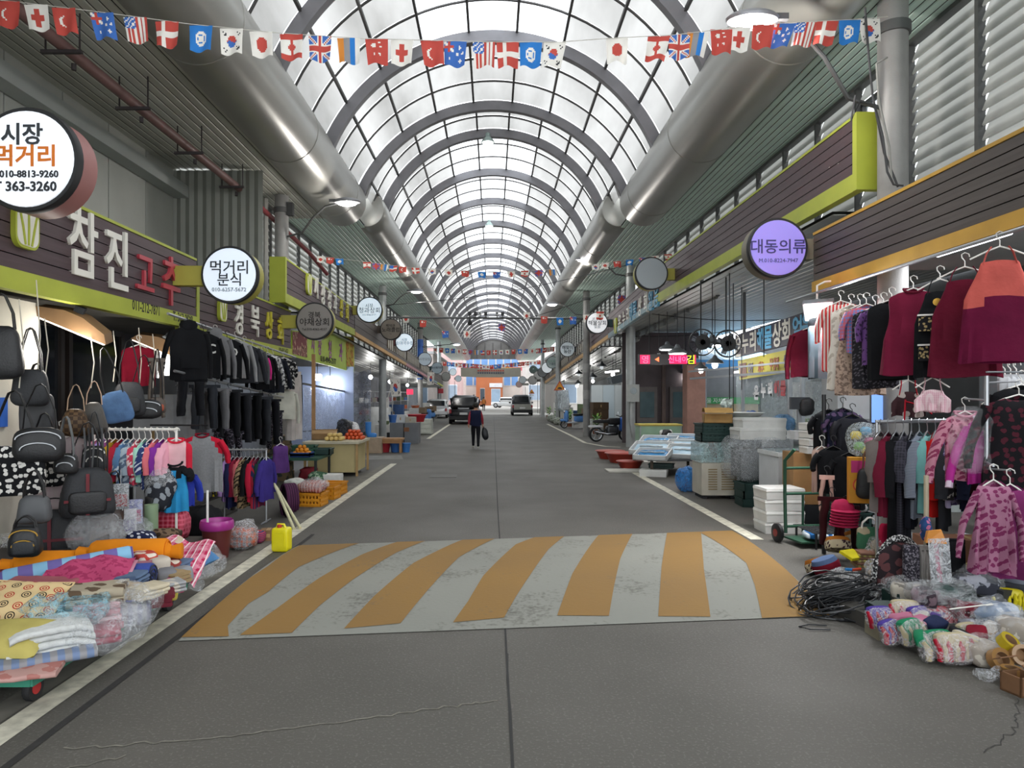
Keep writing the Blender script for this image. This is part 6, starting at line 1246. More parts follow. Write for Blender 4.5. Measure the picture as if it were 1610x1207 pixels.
for ch, px, py, h, c in (('온', 1189, 617, 19, 0), ('누', 1200, 614, 19, 0), ('리', 1211, 612, 19, 0), ('해', 1221, 611, 20, 1), ('물', 1231, 610, 20, 1)):
    text(ch, h / F * PXp(px, py, 5.97).y, M('#e4e4e6', .5) if not c else M('#b02a34', .5), booth, PXp(px, py, 5.96) - booth.location, R(-90), .004, .02, .9)
MB().box((1.6, 1.0, 1.9), (.03, 1.6, .5)).build('wall_poster', PT('floral', '#cfc2c4', '#c47a86', 4), booth); MB().box((1.6, 3.0, 1.4), (.4, 1.2, 1.6)).build('inner_shelf', M('#b9bec2', .6), booth)
for i, (x, y, z, c) in enumerate(((1.2, .2, 1.1, '#8a2a3a'), (1.2, .8, 1.2, '#3a4a6a'), (1.3, 1.5, 1.15, '#c9c9c4'), (1.1, -.4, 1.05, '#2a2c30'), (1.3, 2.2, 1.2, '#7a8f4a'))): tag(MB().box((0, 0, 0), (.3, .35, .3)).build('shelf_box', M(c, .6), None, Vector((X6 + x, 13.8 + y, z))), '%s box on the shelf inside the glass booth' % ['dark red', 'slate blue', 'white', 'black', 'olive'][i], 'box')
tag(MB().box((0, 0, .5), (.8, 5, 1.0)).build('shop_counter', M('#8f9694', .6), None, (7.3, 13.8, 0)), 'pale counter inside the glass booth', 'counter')
# awning bar, fans, hanging pipes
aw = thing('awning_frame', 'grey folding awning arms beside the glass booth', 'awning', (5.6, 16.5, 2.35)); MB().bar((-.6, 1.2, -.05), (.5, -3.5, .02), .05, .05).build('arm', ALU, aw); MB().bar((-.7, 1.0, .12), (.45, -3.5, .2), .04, .04).build('arm', ALU, aw)
def fan(px, py, Y, label):
    p = P(px, py, Y); r = thing('wall_fan', label, 'fan', p, 0, 'black fans under the canopy'); 
    MB().lathe([(.285, -.03), (.295, 0), (.285, .03), (.265, .03), (.265, -.03), (.285, -.03)], 28, (0, 0, 0), 'y').build('guard_ring', BLK, r)
    mb = MB()
    for k in range(12): a = k * PI / 6; mb.tube([(.05 * math.cos(a), -.06, .05 * math.sin(a)), (.27 * math.cos(a), 0, .27 * math.sin(a))], .006, 4)
    mb.lathe([(.16, -.05), (.165, -.045), (.16, -.04)], 24, (0, 0, 0), 'y'); mb.build('guard', BLK, r)
    for k in range(4): a = k * PI / 2 + .4; MB().box((.13, 0, 0), (.2, .012, .11), 0, R(20)).xf(Matrix.Rotation(a, 4, 'Y')).build('blade', M('#7a7e84', .5), r)
    MB().lathe([(.06, -.05), (.07, 0), (.07, .14), (.04, .16)], 16, (0, 0, 0), 'y').build('motor', BLK, r); MB().tube([(0, .1, 0), (0, .1, 4.36 - p.z)], .015, 6).build('stem', BLK, r)
fan(1104, 538, 15, 'black fan left of the flat lamp'); fan(1144, 540, 14.6, 'black fan beside the black signboard')
for i, (px, z0, Y, X) in enumerate(((1153, 1.2, 15.5, 0), (1166, 2.0, 16, 0), (1201, 2.6, 13, 0), (1147, 1.8, 14.2, 0))):
    p = P(px, 560, Y); tag(MB().tube([(0, 0, z0), (0, 0, 4.36)], .01, 6).build('cable_drop', BLK, None, (p.x, Y, 0)), 'thin black cable hanging from the canopy, %s in the group' % ORD[i], 'cable', 'cables hanging from the right canopy')
def pend(px, py, z, kind, label, w=22, lit=True):
    Y = F * (z - H) / (VY - py); p = P(px, py, Y); r = thing('pendant_lamp', label, 'lamp', p, 0, 'pendant lamps under the canopies')
    top = 4.4
    if Y > 30: top = fzR(Y) + .03
    if kind == 'flat':
        MB().lathe([(.24, -.03), (.25, .0), (.2, .06), (.08, .12), (.05, .2), (.02, .22)], 24).build('shade', M('#6d7174', .45, .05, 3, 0, .4), r); MB().lathe([(.225, -.03), (.2, -.045), (.01, -.05)], 24).build('diffuser', glow('#f8fbff', 9), r)
    else:
        MB().lathe([(.22, -.02), (.2, .03), (.07, .12), (.04, .18), (.015, .2)], 22).build('shade', M('#5d6266' if lit else '#2a2d2f', .45, .05, 3, 0, .4), r); superq(.075, .075, .09, 1, 14, 10).build('bulb', glow('#ffffff', 12) if lit else glow('#cfd6da', .8), r, (0, 0, -.06), smooth=80)
    MB().tube([(0, 0, .18), (0, 0, max(.3, top - p.z))], .01, 6).build('cord', BLK, r)
    if lit: lightpt(p - Vector((0, 0, .2)), w, (1, .98, .95), .1)
pend(1049, 548, 3.26, 'flat', 'flat lit lamp left of the pair over the ticker'); pend(1065, 554, 3.0, 'flat', 'wide flat lit lamp right of the pair over the ticker'); pend(1036, 566, 2.95, 'flat', 'flat lit lamp in front of the red ticker'); pend(1120, 541, 3.0, 'flat', 'large flat lit lamp between the fans', 30)
pend(1079, 586, 2.75, 'bell', 'bare lit bulb lamp under the ticker'); pend(1102, 579, 2.7, 'bell', 'lit bell lamp in the middle of three bulbs'); pend(1124, 570, 2.7, 'bell', 'lit bell lamp nearest the yellow banner')
pend(932, 592, 2.75, 'bell', 'dark bell lamp above the foam sheet wall', 10, False); pend(910, 587, 3.06, 'bell', 'dark bell lamp near the triangular sign', 10, False); pend(946, 575, 3.1, 'bell', 'small dark bell lamp high under the canopy', 10, False); pend(909, 602, 2.6, 'bell', 'lowest dark bell lamp under the far canopy', 10, False)
# red LED ticker
tk = thing('led_ticker', 'red scrolling LED ticker board with yellow green glyph', 'ticker', P(1048.5, 565, 20)); MB().box((0, 0, 0), (1.64, .12, .3)).build('case', M('#2a2226', .5), tk)
for x0, x1 in ((-.78, -.5), (.06, .56)): MB().box(((x0 + x1) / 2, -.062, 0), (x1 - x0, .004, .25)).build('led_field', glow('#d8104e', 1.6), tk)
text('영', .2, glow('#ff5a7a', 2.2), tk, (-.64, -.068, 0), 0, .003); text('◄', .12, glow('#ff6a3a', 2.4), tk, (-.3, -.066, 0), 0, .003); text('신내아', .17, glow('#ff5a8a', 2.2), tk, (.31, -.068, 0), 0, .003)
text('김', .22, glow('#c8e020', 2.2), tk, (.66, -.066, 0), 0, .003); MB().box((.78, -.062, 0), (.06, .004, .25)).build('led_field', glow('#e0304a', 1.6), tk)
for x in (-.5, .5): MB().tube([(x, 0, .15), (x, 0, 4.34 - tk.location.z)], .012, 6).build('hanger_rod', BLK, tk)
# chest freezer, cooler unit, tables
fz = thing('chest_freezer', 'white glass topped chest freezer behind the hand truck', 'freezer', (5.0, 11.3, 0)); MB().box((0, 0, .48), (1.1, .8, .9)).build('body', M('#d3d6d8', .4, .05), fz); MB().box((0, 0, .96), (1.14, .84, .06)).build('rim', M('#e2e4e4', .4, .03), fz); MB().box((0, 0, 1.0), (1.02, .72, .015)).build('glass_lid', clear('#bfd0d4', .4, .05, 'lid_glass'), fz)
cu = thing('cooling_unit', 'beige cooling unit with louvred grille beside the blue bag', 'cooling unit', (4.12, 13.0, 0)); MB().box((0, 0, .36), (.66, .6, .58)).build('body', M('#b9b4a6', .6, .1, 3), cu)
for s, wd in ((-.13, .16), (.16, .26)):
    for k in range(9): MB().box((s, -.302, .18 + k * .045), (wd, .012, .02)).build('louvre', M('#8b7a58', .6), cu)
for x in (-.25, .25): MB().box((x, 0, .035), (.08, .5, .07)).build('foot', DKB, cu)
tag(MB().box((0, 0, .18), (.62, .58, .36)).build('glass_tank', clear('#a9c6c8', .45, .08, 'tank_glass'), None, (4.08, 13.05, .66)), 'small glass tank standing on the cooling unit', 'tank')
for i, z in enumerate((1.03, 1.2)): crate('dark green crate on the glass tank, %s' % ['lower', 'upper'][i], (4.1, 13.0, z), .58, .42, .17, DKG, R(4 * i), 'dark green crates')
carton('open brown carton on top of the green crates', (4.15, 12.95, 1.38), .5, .4, .16, M('#a8834e', .8), R(-12), open_=True, flapm=M('#c29a5c', .8))
for i in range(3): crate('dark green crate in the floor stack, %s from the bottom' % ORD[i], (4.55, 12.0, .13 * i), .66, .46, .14, DKG, R(-3 + 3 * i), 'dark green crates')
rk2 = thing('wrapped_trolley', 'wire trolley draped in clear plastic', 'trolley', (4.75, 12.4, .4)); MB().box((0, 0, .3), (.9, .5, .5)).build('wire_basket', PT('stripe', '#6a6c6e', '#8f9194', 12), rk2); superq(.56, .36, .42, .5).wob(.05, 5, 7).build('plastic_drape', clear('#dfe4e8', .22), rk2, (-.1, -.05, .4), smooth=70)
for x in (-.4, .4): MB().tube([(x, 0, -.4), (x, 0, .1)], .02, 8).build('leg', HC, rk2)
foambox('white foam box on the plastic wrapped trolley', (4.65, 12.3, 1.12), .78, .5, .2); foambox('second white foam box above the wrapped trolley', (4.7, 12.35, 1.32), .74, .48, .17)
foambox('flat white foam tray behind the open carton', (5.5, 14.7, 1.32), .7, .5, .1); basin('large white plastic basin on the shelf behind', (5.35, 14.9, 1.42), .4, .1, M('#c9ccca', .5), group='basins')
tag(MB().box((0, 0, .66), (1.3, 1.3, 1.32)).build('fish_counter', M('#6a6e70', .6, .15, 3), None, (5.65, 14.9, 0)), 'grey counter block behind the foam boxes', 'counter')
soft('blue_plastic_bag', 'blue plastic bag on the white foam boxes', 'plastic bag', (5.15, 12.4, 1.38), (.4, .3, .32), clear('#6fa3d2', .7, .2, 'blue_bag'), 0, .7, .04, 7, 31)
soft('blue_sack', 'tied blue plastic sack standing at the kerb', 'plastic bag', PZp(1082, 774) + Vector((0, .15, .24)), (.4, .36, .5), clear('#2f7fc9', .92, .25, 'blue_sack'), 0, .75, .04, 7, 32)
FW = M('#d6d8d8', .7, .06, 4)
for i, (px, py, z, w_, d_, rx) in enumerate(((1012, 727, .46, .8, .6, -14), (1030, 713, .56, .95, .7, -16), (1054, 700, .7, .95, .7, -18), (1066, 716, .62, .95, .6, -22), (1080, 692, .82, .9, .6, -18), (1085, 706, .75, .9, .55, -20))):
    p = Vector(((3.75, 16.4, .45), (3.9, 17.2, .53), (4.25, 18.0, .62), (4.6, 16.6, .5), (4.9, 18.0, .68), (4.75, 17.3, .58))[i]); r = foambox('white foam fish tray lined with blue film, %s from the road' % ORD[i], p, w_, d_, .12, R(0), False, 'fish trays', FW, (R(-rx), 0, R(-28)), True)
    superq(w_ * .42, d_ * .38, .03, .4).wob(.02, 8, i).build('blue_film', clear('#3f9fe0', .85, .2, 'tray_film') if i % 2 == 0 else M('#a9c9dc', .4), r, (0, 0, .06), smooth=60)
    for k in range(4): superq(.1, .03, .018, .8, 10, 6).build('fish', M('#9aa3a8', .3, .2, 8, 0, .3), r, (-.2 + .13 * k, .02 * (k % 2), .1), smooth=80)
ft = thing('fish_table', 'dark low table carrying the fish trays', 'table', (4.4, 17.3, 0)); MB().box((0, 0, .38), (1.6, 2.2, .05)).build('tabletop', M('#4a4c4e', .6), ft)
for x in (-.7, .7):
    for y in (-1, 1): MB().box((x, y, .18), (.06, .06, .36)).build('leg', M('#4a4034', .7), ft)
foambox('low white foam box before the fish table', PZp(1028, 748), .6, .4, .16, R(-20)); crate('flat dark green tray of shellfish on the foam box', PZp(1040, 735, .18), .55, .36, .1, DKG, R(-20), 'dark green crates')
for i, (px, py, r0, h, nm) in enumerate(((962, 722, .42, .24, 'brick red basin farthest from the fish trays'), (982, 728, .48, .27, 'largest brick red basin in the middle'), (994, 737, .34, .18, 'small brick red basin nearest the trays'))):
    b = basin(nm, PZp(px, py) + Vector((0, .3, 0)), r0, h, M('#a23a2c', .45, .1, 3), group='red basins'); MB().lathe([(.01, h * .6), (r0 * .85, h * .6)], 24).build('water', M('#5a7078', .1, .1, 3), b)
tag(MB().box((0, 0, .015), (.9, .7, .03)).build('plastic_sheet', M('#b9b6ac', .7), None, PZp(985, 742) + Vector((0, .2, 0))), 'pale board lying under the small red basin', 'board')
# green glass tank cabinet with bag
gt = thing('fish_tank', 'long pale green tank with black and white bag hung on it', 'tank', (5.1, 21.6, 0)); MB().box((0, 0, .62), (1.28, .7, .66)).build('tank_body', M('#8fb096', .35, .12, 2), gt); MB().box((0, 0, .97), (1.32, .74, .05)).build('rim', M('#b0a04a', .6), gt); MB().box((0, 0, .15), (1.2, .6, .3)).build('plinth', M('#6d6250', .7), gt)
for x in (-.62, .62): MB().box((x, -.35, .62), (.03, .03, .66)).build('corner_post', ALU, gt)
superq(.16, .08, .22, .7).wob(.03, 8, 3).build('black_bag', BLK, gt, (.15, -.42, .62), smooth=60); superq(.2, .06, .12, .7).wob(.03, 8, 4).build('white_bag', M('#d6d6d2', .6), gt, (.15, -.4, .72), smooth=60)
carton('small carton and lid beside the pale pillar', (4.95, 20.3, 0), .5, .4, .42, M('#a9824e', .8)); foambox('white foam box on the small carton', (4.95, 20.3, .42), .5, .4, .16)
mb_ = thing('meter_box', 'grey meter box fixed to the pale pillar', 'meter box', (5.02, 25.2, 1.95)); MB().box((0, -.1, 0), (.42, .22, .62)).build('case', M('#a9adab', .5, .08), mb_); MB().lathe([(.12, -.23), (.12, -.21)], 20, (0, 0, .08), 'y').build('dial_window', M('#6f7c80', .15), mb_); MB().tube([(-.1, -.05, -.3), (-.12, -.05, -1.0), (-.02, -.02, -1.6)], .025, 6).build('conduit', M('#8b8f8d', .5), mb_)
# ---- buildings behind: brown shop, column, alley with blue roof
bs = thing('wall_brown_shop', 'brown timber shop front with glazed doors beyond the seafood shop', None, (6.6, 27.5, 0)); bs['kind'] = 'structure'
BRW = M('#4a4042', .7, .2, 2); MB().box((0, .1, 2.17), (3.0, .1, 4.34)).build('front', BRW, bs)
for x in (-.55, .75):
    d = MB().box((x, 0, 1.15), (.8, .08, 2.1)).build('door', M('#5d5654', .6), bs); MB().box((x, -.05, 1.5), (.56, .02, 1.0)).build('door_pane', M('#4f6266', .12, .2, 2), d); MB().box((x, -.05, .55), (.56, .02, .5)).build('door_panel', M('#3f5a5a', .5), d)
for x in (-1.2, .1, 1.25): MB().box((x, -.03, 1.6), (.14, .1, 3.2)).build('post', M('#5a4a44', .7), bs)
struct('pillar_stone', MB().box((0, 0, 1.5), (.62, .6, 3.0)), M('#9a7468', .7, .15, 5), None, 'pinkish stone clad column beside the alley', 40, (6.95, 24.2, 0))
BLR = M('#3f8fd0', .4, .12, 3); ar = thing('alley_roof', 'light blue corrugated roof over the alley', 'roof', (9.2, 29, 3.15))
for k in range(9): MB().box((-1.8 + .45 * k, 0, .45), (.42, 5.5, .03), 0, R(11)).build('roof_sheet', clear('#9fc8e0', .75, .3, 'roof_sheet') if k % 3 == 1 else M('#8fb9d6', .5, .1, 2), ar)
MB().box((0, -2.75, -.12), (4.2, .12, .34)).build('blue_fascia', BLR, ar)
tag(MB().tube([(0, 0, 0), (0, 0, 3.1)], .07, 12).build('steel_pole', ALU, None, (8.0, 26.4, 0)), 'bright steel pole holding the blue alley roof', 'pole')
al = thing('wall_alley_shop', 'pale shop front with green sign strip at the end of the alley', None, (10.2, 32.5, 0)); al['kind'] = 'structure'
MB().box((0, .1, 1.5), (5.6, .1, 5.6)).build('front', M('#7d7f83', .7, .2, 1), al); MB().box((-.2, -.02, .75), (4.6, .06, 1.5)).build('lower_front', M('#b9a98c', .7, .1, 1), al); MB().box((0, -.05, 1.62), (4.8, .1, .3)).build('sign_strip', M('#3f9a58', .5), al)
text('수산물 자체 판매', .2, M('#e6ebe4', .6), al, (.1, -.11, 1.62), 0, .004); MB().box((-1.5, -.08, .95), (.42, .04, .5)).build('orange_poster', M('#b55a34', .6), al)
struct('wall_right_gap', MB().box((12.4, 22, 2.2), (.1, 24, 4.4)), M('#7c8084', .8, .2, 1), None, 'far grey wall beyond the alley')
struct('wall_right_back', MB().box((9.4, 34.2, 2.2), (6.2, .1, 4.6)), M('#8d9195', .8, .2, 1), None, 'grey wall closing the alley')
for i, (px, py, Y, w_, h_, c, nm) in enumerate(((1163, 672, 22, .9, .5, '#6b6a48', 'olive covered box in the alley'), (1145, 678, 21, 1.1, .2, '#8f2a2c', 'flat dark red tub in the alley'), (1222, 700, 13, .4, .4, '#c9cccc', 'white box on the booth counter'))):
    p = P(px, py, Y); zt = p.z + h_ / 2; zb = 0 if i < 2 else p.z - h_ / 2; tag(superq(w_ / 2, .3, (zt - zb) / 2, .25).build('tub', M(c, .6), None, (p.x, p.y, (zt + zb) / 2)), nm, 'tub')
soft('red_bag', 'red plastic bag in front of the glass booth', 'plastic bag', P(1163, 663, 15.6), (.34, .26, .42), clear('#b0262c', .9, .25, 'red_bag'), 0, .7, .04, 7, 34); soft('net_ball', 'blue net bundle beside the red bag', 'net', P(1180, 660, 15.4), (.3, .26, .4), M('#2c4a80', .7, .3, 20), 0, .8, .03, 8, 35)
soft('white_net', 'white net bundle hanging before the green sign strip', 'net', P(1143, 636, 15.8), (.22, .2, .3), M('#a9b5b0', .8, .4, 20), 0, .8, .05, 9, 36)
sc_ = thing('white_scale', 'white weighing scale on the booth counter', 'scale', P(1262, 690, 10.2)); MB().box((0, 0, .06), (.34, .3, .12)).build('base', M('#d0d3d6', .4), sc_); MB().box((0, .12, .3), (.05, .05, .4)).build('column', ALU, sc_); MB().box((0, .1, .52), (.28, .06, .18)).build('display', M('#3a3d42', .4), sc_)
for i in range(4): foambox('small white foam box beside the scale, %s from the bottom' % ORD[i], P(1282, 712, 9.9) + Vector((0, 0, .11 * i)), .34, .26, .1, R(6 * i))
soft('black_pouch', 'black quilted pouch hanging at the white shelf', 'pouch', P(1267, 640, 10.3), (.22, .14, .26), bk, 0, .6, .02, 8, 37)
cab = thing('white_cabinet', 'white louvred cabinet behind the wine jacket', 'cabinet', (5.55, 10.5, 0)); MB().box((0, 0, 1.15), (1.0, .5, 2.3)).build('body', M('#b3b7ba', .5, .06), cab)
for z in (1.75, 1.25, .7): MB().box((0, -.26, z), (.84, .02, .42)).build('door', M('#c3c7ca', .45, .05), cab)
for z in (1.75, 1.25, .7): MB().box((.3, -.28, z), (.03, .02, .14)).build('handle', ALU, cab)
# ---- hand truck, foam boxes, crates in front of the freezer
ht = thing('hand_truck', 'green steel hand truck with black parcel', 'hand truck', (4.0, 9.05, 0), R(8)); HG = M('#1f4a36', .5, .1, 4)
for x in (-.24, .26): MB().tube([(x, -.02, .12), (x, 0, .6), (x, 0, 1.05), (x - .06 * sgn(x), -.12, 1.2)], .022, 8).build('upright', HG, ht)
for z in (.2, .62, .95): MB().tube([(-.24, 0, z), (.26, 0, z)], .018, 8).build('cross_bar', HG, ht)
MB().tube([(.01, 0, .12), (.01, 0, .62)], .016, 8).build('centre_bar', HG, ht); MB().box((.02, -.2, .07), (.56, .42, .02)).build('toe_plate', HG, ht)
for x in (-.33, .35): w_ = MB().lathe([(.1, -.03), (.12, -.02), (.12, .02), (.1, .03)], 20, (0, 0, 0), 'x').build('wheel', BLK, ht, (x, .02, .12)); MB().lathe([(.05, -.035), (.05, .035)], 14, (0, 0, 0), 'x').build('hub', M('#8a2a24', .5), w_)
soft('parcel', 'blue and white wrapped parcel on the hand truck', 'parcel', (4.12, 8.75, .14), (.44, .3, .08), PT('stripe', '#c9d2da', '#2c6aa8', 3), R(-8), .4, .015, 7, 41)
mt = thing('mesh_table', 'low black wire table beside the hand truck', 'table', (4.38, 8.85, 0)); mb = MB()
for k in range(9): mb.tube([(-.45 + .11 * k, -.3, .2), (-.45 + .11 * k, .3, .2)], .008, 5); mb.tube([(-.45, -.3 + .075 * k, .2), (.45, -.3 + .075 * k, .2)], .008, 5)
mb.build('wire_top', BLK, mt)
for x in (-.42, .42):
    for y in (-.28, .28): MB().tube([(x, y, 0), (x, y, .2)], .014, 6).build('leg', BLK, mt)
for i in range(4): foambox('white foam box in the kerb side stack, %s from the bottom' % ORD[i], (3.98, 9.75, .155 * i), .52, .42, .15, R(3 * (i % 2)))
carton('tall brown carton with printed arrows behind the hand truck', (4.62, 10.1, .35), .7, .5, .72, M('#9a7448', .8), R(-6)); tag(MB().box((0, 0, .17), (.7, .5, .34)).build('pallet_box', DKB, None, (4.62, 10.1, 0)), 'dark box under the tall carton', 'box')
for i in range(2): crate('black green crate beside the tall carton, %s' % ['lower', 'upper'][i], (4.72, 9.35, .02 + .36 * i), .5, .4, .33, DKG, R(2 * i), 'dark green crates')
soft('foam_sheet', 'crumpled white foam sheet in the crate', 'foam sheet', (4.72, 9.3, .4), (.44, .34, .16), M('#b9bab8', .8, .1, 8), 0, .6, .04, 7, 42)
# ---- motorcycle and scooter
def wheel(parent, x, z, r0, w_=.1):
    t = MB().lathe([(r0 * .78, -w_ / 2), (r0 * .96, -w_ / 2), (r0, 0), (r0 * .96, w_ / 2), (r0 * .78, w_ / 2), (r0 * .78, -w_ / 2)], 28, (0, 0, 0), 'y').build('wheel', M('#17181a', .75), parent, (x, 0, z))
    MB().lathe([(r0 * .7, -.02), (r0 * .78, -.03), (r0 * .78, .03), (r0 * .7, .02), (r0 * .7, -.02)], 28, (0, 0, 0), 'y').build('rim', HC, t)
    mb = MB()
    for k in range(6): a = k * PI / 3; mb.bar((0, 0, 0), (r0 * .72 * math.cos(a), 0, r0 * .72 * math.sin(a)), .03, .03)
    mb.build('spokes', HC, t); return t
mc = thing('motorcycle', 'black motorcycle with chrome exhaust parked behind the pale pillar', 'motorcycle', (4.75, 28.2, 0), R(12)); CH = M('#c2c4c6', .2, .05, 3, 0, .9)
wheel(mc, -.62, .3, .3, .12); wheel(mc, .62, .3, .29, .1)
superq(.34, .13, .14, .5).build('fuel_tank', BLK, mc, (.2, 0, .82), smooth=60); superq(.4, .13, .07, .5).build('seat', M('#1d1d1f', .6), mc, (-.35, 0, .82), smooth=60); superq(.26, .16, .2, .45).build('engine', M('#4a4c50', .4, .2, 9, 0, .6), mc, (.05, 0, .45), smooth=60)
MB().tube([(.15, -.17, .35), (-.25, -.18, .32), (-.75, -.18, .42)], [.03, .05, .06], 12).build('exhaust', CH, mc); MB().tube([(-.62, 0, .3), (-.2, 0, .5), (.3, 0, .7), (.45, 0, .85)], .035, 8).build('frame', BLK, mc)
for s in (-1, 1): MB().tube([(.62, s * .08, .3), (.45, s * .08, .95)], .028, 8).build('fork', CH, mc); MB().tube([(.42, 0, 1.0), (.36, s * .3, 1.06)], .02, 8).build('handlebar', BLK, mc); MB().tube([(.4, s * .2, 1.04), (.44, s * .32, 1.2)], .008, 5).build('mirror_stem', CH, mc)
superq(.1, .1, .1, .8).build('headlamp', CH, mc, (.56, 0, .92), smooth=80); superq(.3, .07, .05, .5).build('rear_fender', M('#d2d3d6', .3), mc, (-.66, 0, .62), smooth=60); superq(.2, .2, .3, .4).build('blue_cover', M_BLUE, mc, (.55, -.1, .7), smooth=60)
st = thing('scooter', 'light blue and white delivery scooter parked at the kerb', 'scooter', (4.55, 39.6, 0), R(192)); SB = M('#5b8fd0', .35, .08, 3); SWH = M('#cfd6dc', .35, .05, 3)
wheel(st, .55, .22, .22, .1); wheel(st, -.6, .22, .22, .1)
superq(.1, .2, .34, .45).build('front_shield', SB, st, (.42, 0, .66), smooth=60); superq(.34, .17, .05, .4).build('floor_board', SWH, st, (.1, 0, .32), smooth=60); superq(.42, .19, .18, .5).build('rear_body', SB, st, (-.45, 0, .52), smooth=60); superq(.36, .17, .06, .5).build('seat', BLK, st, (-.35, 0, .76), smooth=60)
superq(.2, .12, .08, .6).build('front_fender', SB, st, (.58, 0, .45), smooth=60); MB().tube([(.55, 0, .25), (.42, 0, 1.0)], .03, 8).build('steering_column', BLK, st); MB().tube([(.38, -.32, 1.02), (.42, 0, 1.04), (.38, .32, 1.02)], .018, 8).build('handlebar', BLK, st); MB().box((-.75, 0, .95), (.4, .4, .34)).build('delivery_box', M('#7d6a54', .6), st); superq(.08, .1, .07, .7).build('headlamp', CH, st, (.5, 0, .92), smooth=80)
# ================================================================= FRUIT STALL (LEFT, MIDDLE DISTANCE)
fs = thing('plastic_curtain', 'large sheet of clear plastic closing the fruit stall', 'plastic curtain', (-4.9, 19.5, 0))
a, b = PXp(476, 620, -4.95), PXp(556, 620, -4.75)
def shx(px, py): t = (px - 476) / 80; return PXp(px, py, -4.95 + .2 * t) - fs.location
mb = MB(); mb.grid(lambda u, v: tuple(shx(477 + 79 * u, 608 + (12 * u) + (105 - 18 * u) * v) + Vector((.03 * math.sin(u * 22) + .02 * math.sin(u * 9 + v * 6), 0, 0))), 40, 12); mb.build('sheet', clear('#b9c6e0', .55, .12, 'curtain_film'), fs, smooth=80)
MB().bar(shx(477, 603), shx(556, 618), .05, .05).build('top_bar', POST, fs); MB().bar(shx(477, 678), shx(556, 672), .02, .02).build('mid_cord', BLK, fs)
tag(MB().box((0, 0, 1.45), (.08, .08, 2.9)).build('timber_post', M('#a9825a', .7, .15, 4), None, PXp(493, 740, -4.45) * Vector((1, 1, 0))), 'thin timber post at the fruit stall', 'post')
struct('wall_fruit_back', MB().box((-5.6, 22.6, 1.4), (2.2, .08, 2.8)), M('#8f9cba', .7, .15, .8), None, 'bluish back wall of the fruit stall')
for i, (px, py) in enumerate(((499, 593), (519, 596))):
    p = PXp(px, py, -5.2); r = thing('bulb_lamp', ['left', 'right'][i] + ' bright square lamp inside the fruit stall', 'lamp', p); superq(.12, .12, .1, .4).build('diffuser', glow('#ffffff', 10), r, smooth=60); MB().tube([(0, 0, .1), (0, 0, 3.7 - p.z)], .012, 6).build('cord', BLK, r); lightpt(p - Vector((0, 0, .2)), 40, (.95, .97, 1), .15)
ctb = thing('fruit_table', 'cream sided table with fruit at the kerb', 'table', (-3.75, 16.9, 0)); MB().box((0, 0, .78), (1.3, 1.5, .05)).build('tabletop', M('#b9b29c', .6), ctb); MB().box((.0, 0, .42), (1.1, 1.3, .66)).build('panel', M('#b9aa7a', .6, .1, 2), ctb)
for x in (-.6, .6):
    for y in (-.7, .7): MB().box((x, y, .39), (.05, .05, .76)).build('leg', M('#a98a5c', .7), ctb)
gtb = thing('fruit_table', 'dark green table with citrus baskets', 'table', (-4.2, 15.2, 0)); MB().box((0, 0, .55), (1.1, 1.3, .05)).build('tabletop', M('#1f4a3a', .6), gtb)
for x in (-.5, .5):
    for y in (-.6, .6): MB().box((x, y, .27), (.05, .05, .53)).build('leg', M('#2a2c2a', .7), gtb)
ORF = M('#d98a1c', .5, .1, 20, .3); me_f = superq(.045, .045, .042, 1, 12, 8).mesh('orange_fruit', ORF); me_p = superq(.05, .05, .046, 1, 12, 8).mesh('persimmon', M('#c9522a', .45, .1, 8)); me_y = superq(.06, .05, .05, 1, 12, 8).mesh('yellow_fruit', M('#c9ad6a', .5, .12, 8))
crate('blue basket of oranges on the green table', (-4.05, 14.85, .58), .42, .34, .1, M('#2c4a8a', .5), 0); crate('dark crate of fruit beside the orange basket', (-3.8, 15.4, .58), .5, .4, .14, DKG, 0, 'dark green crates'); crate('green crate standing behind the oranges', (-4.1, 15.25, .58), .5, .3, .22, M('#2c5a44', .6), 0, 'dark green crates')
def pile(me, base, nx, ny, nz, s, label, cat, group):
    n = 0
    for k in range(nz):
        for i in range(nx - k):
            for j in range(ny - k):
                o = link(me.name, me, None, Vector(base) + Vector(((i - (nx - k - 1) / 2) * s, (j - (ny - k - 1) / 2) * s, k * s * .75))); tag(o, label, cat, group); n += 1
pile(me_f, (-4.05, 14.85, .66), 4, 3, 3, .088, 'orange in the blue basket on the green table', 'orange', 'oranges in the blue basket')
pile(me_p, (-3.4, 17.15, .85), 5, 4, 3, .1, 'red orange persimmon heaped on the cream table', 'persimmon', 'persimmons on the cream table')
pile(me_y, (-3.75, 16.6, .86), 4, 3, 2, .11, 'pale yellow melon heaped on the cream table', 'melon', 'melons on the cream table')
carton('open brown carton on the cream table', (-4.1, 17.1, .81), .6, .4, .12, M('#a3835c', .8), R(10), open_=True); soft('black_bag', 'black plastic bag tied behind the persimmons', 'plastic bag', (-3.7, 17.5, 1.05), (.4, .34, .46), clear('#1d1e22', .95, .25, 'black_bag'), 0, .75, .05, 6, 51); soft('white_bag', 'white plastic bag beside the black one', 'plastic bag', (-3.5, 17.6, 1.0), (.28, .24, .4), clear('#e6e8ea', .85, .25, 'white_bag'), 0, .75, .05, 6, 52)
for i in range(5): carton('printed fruit carton in the stack by the timber post, %s from the bottom' % ORD[i], (-4.75, 15.6, .2 * i), .5, .5, .19, PT('floral', '#7d6a52', '#4a4c44', 5), R(4 * i), 'fruit_carton', group='fruit cartons by the post')
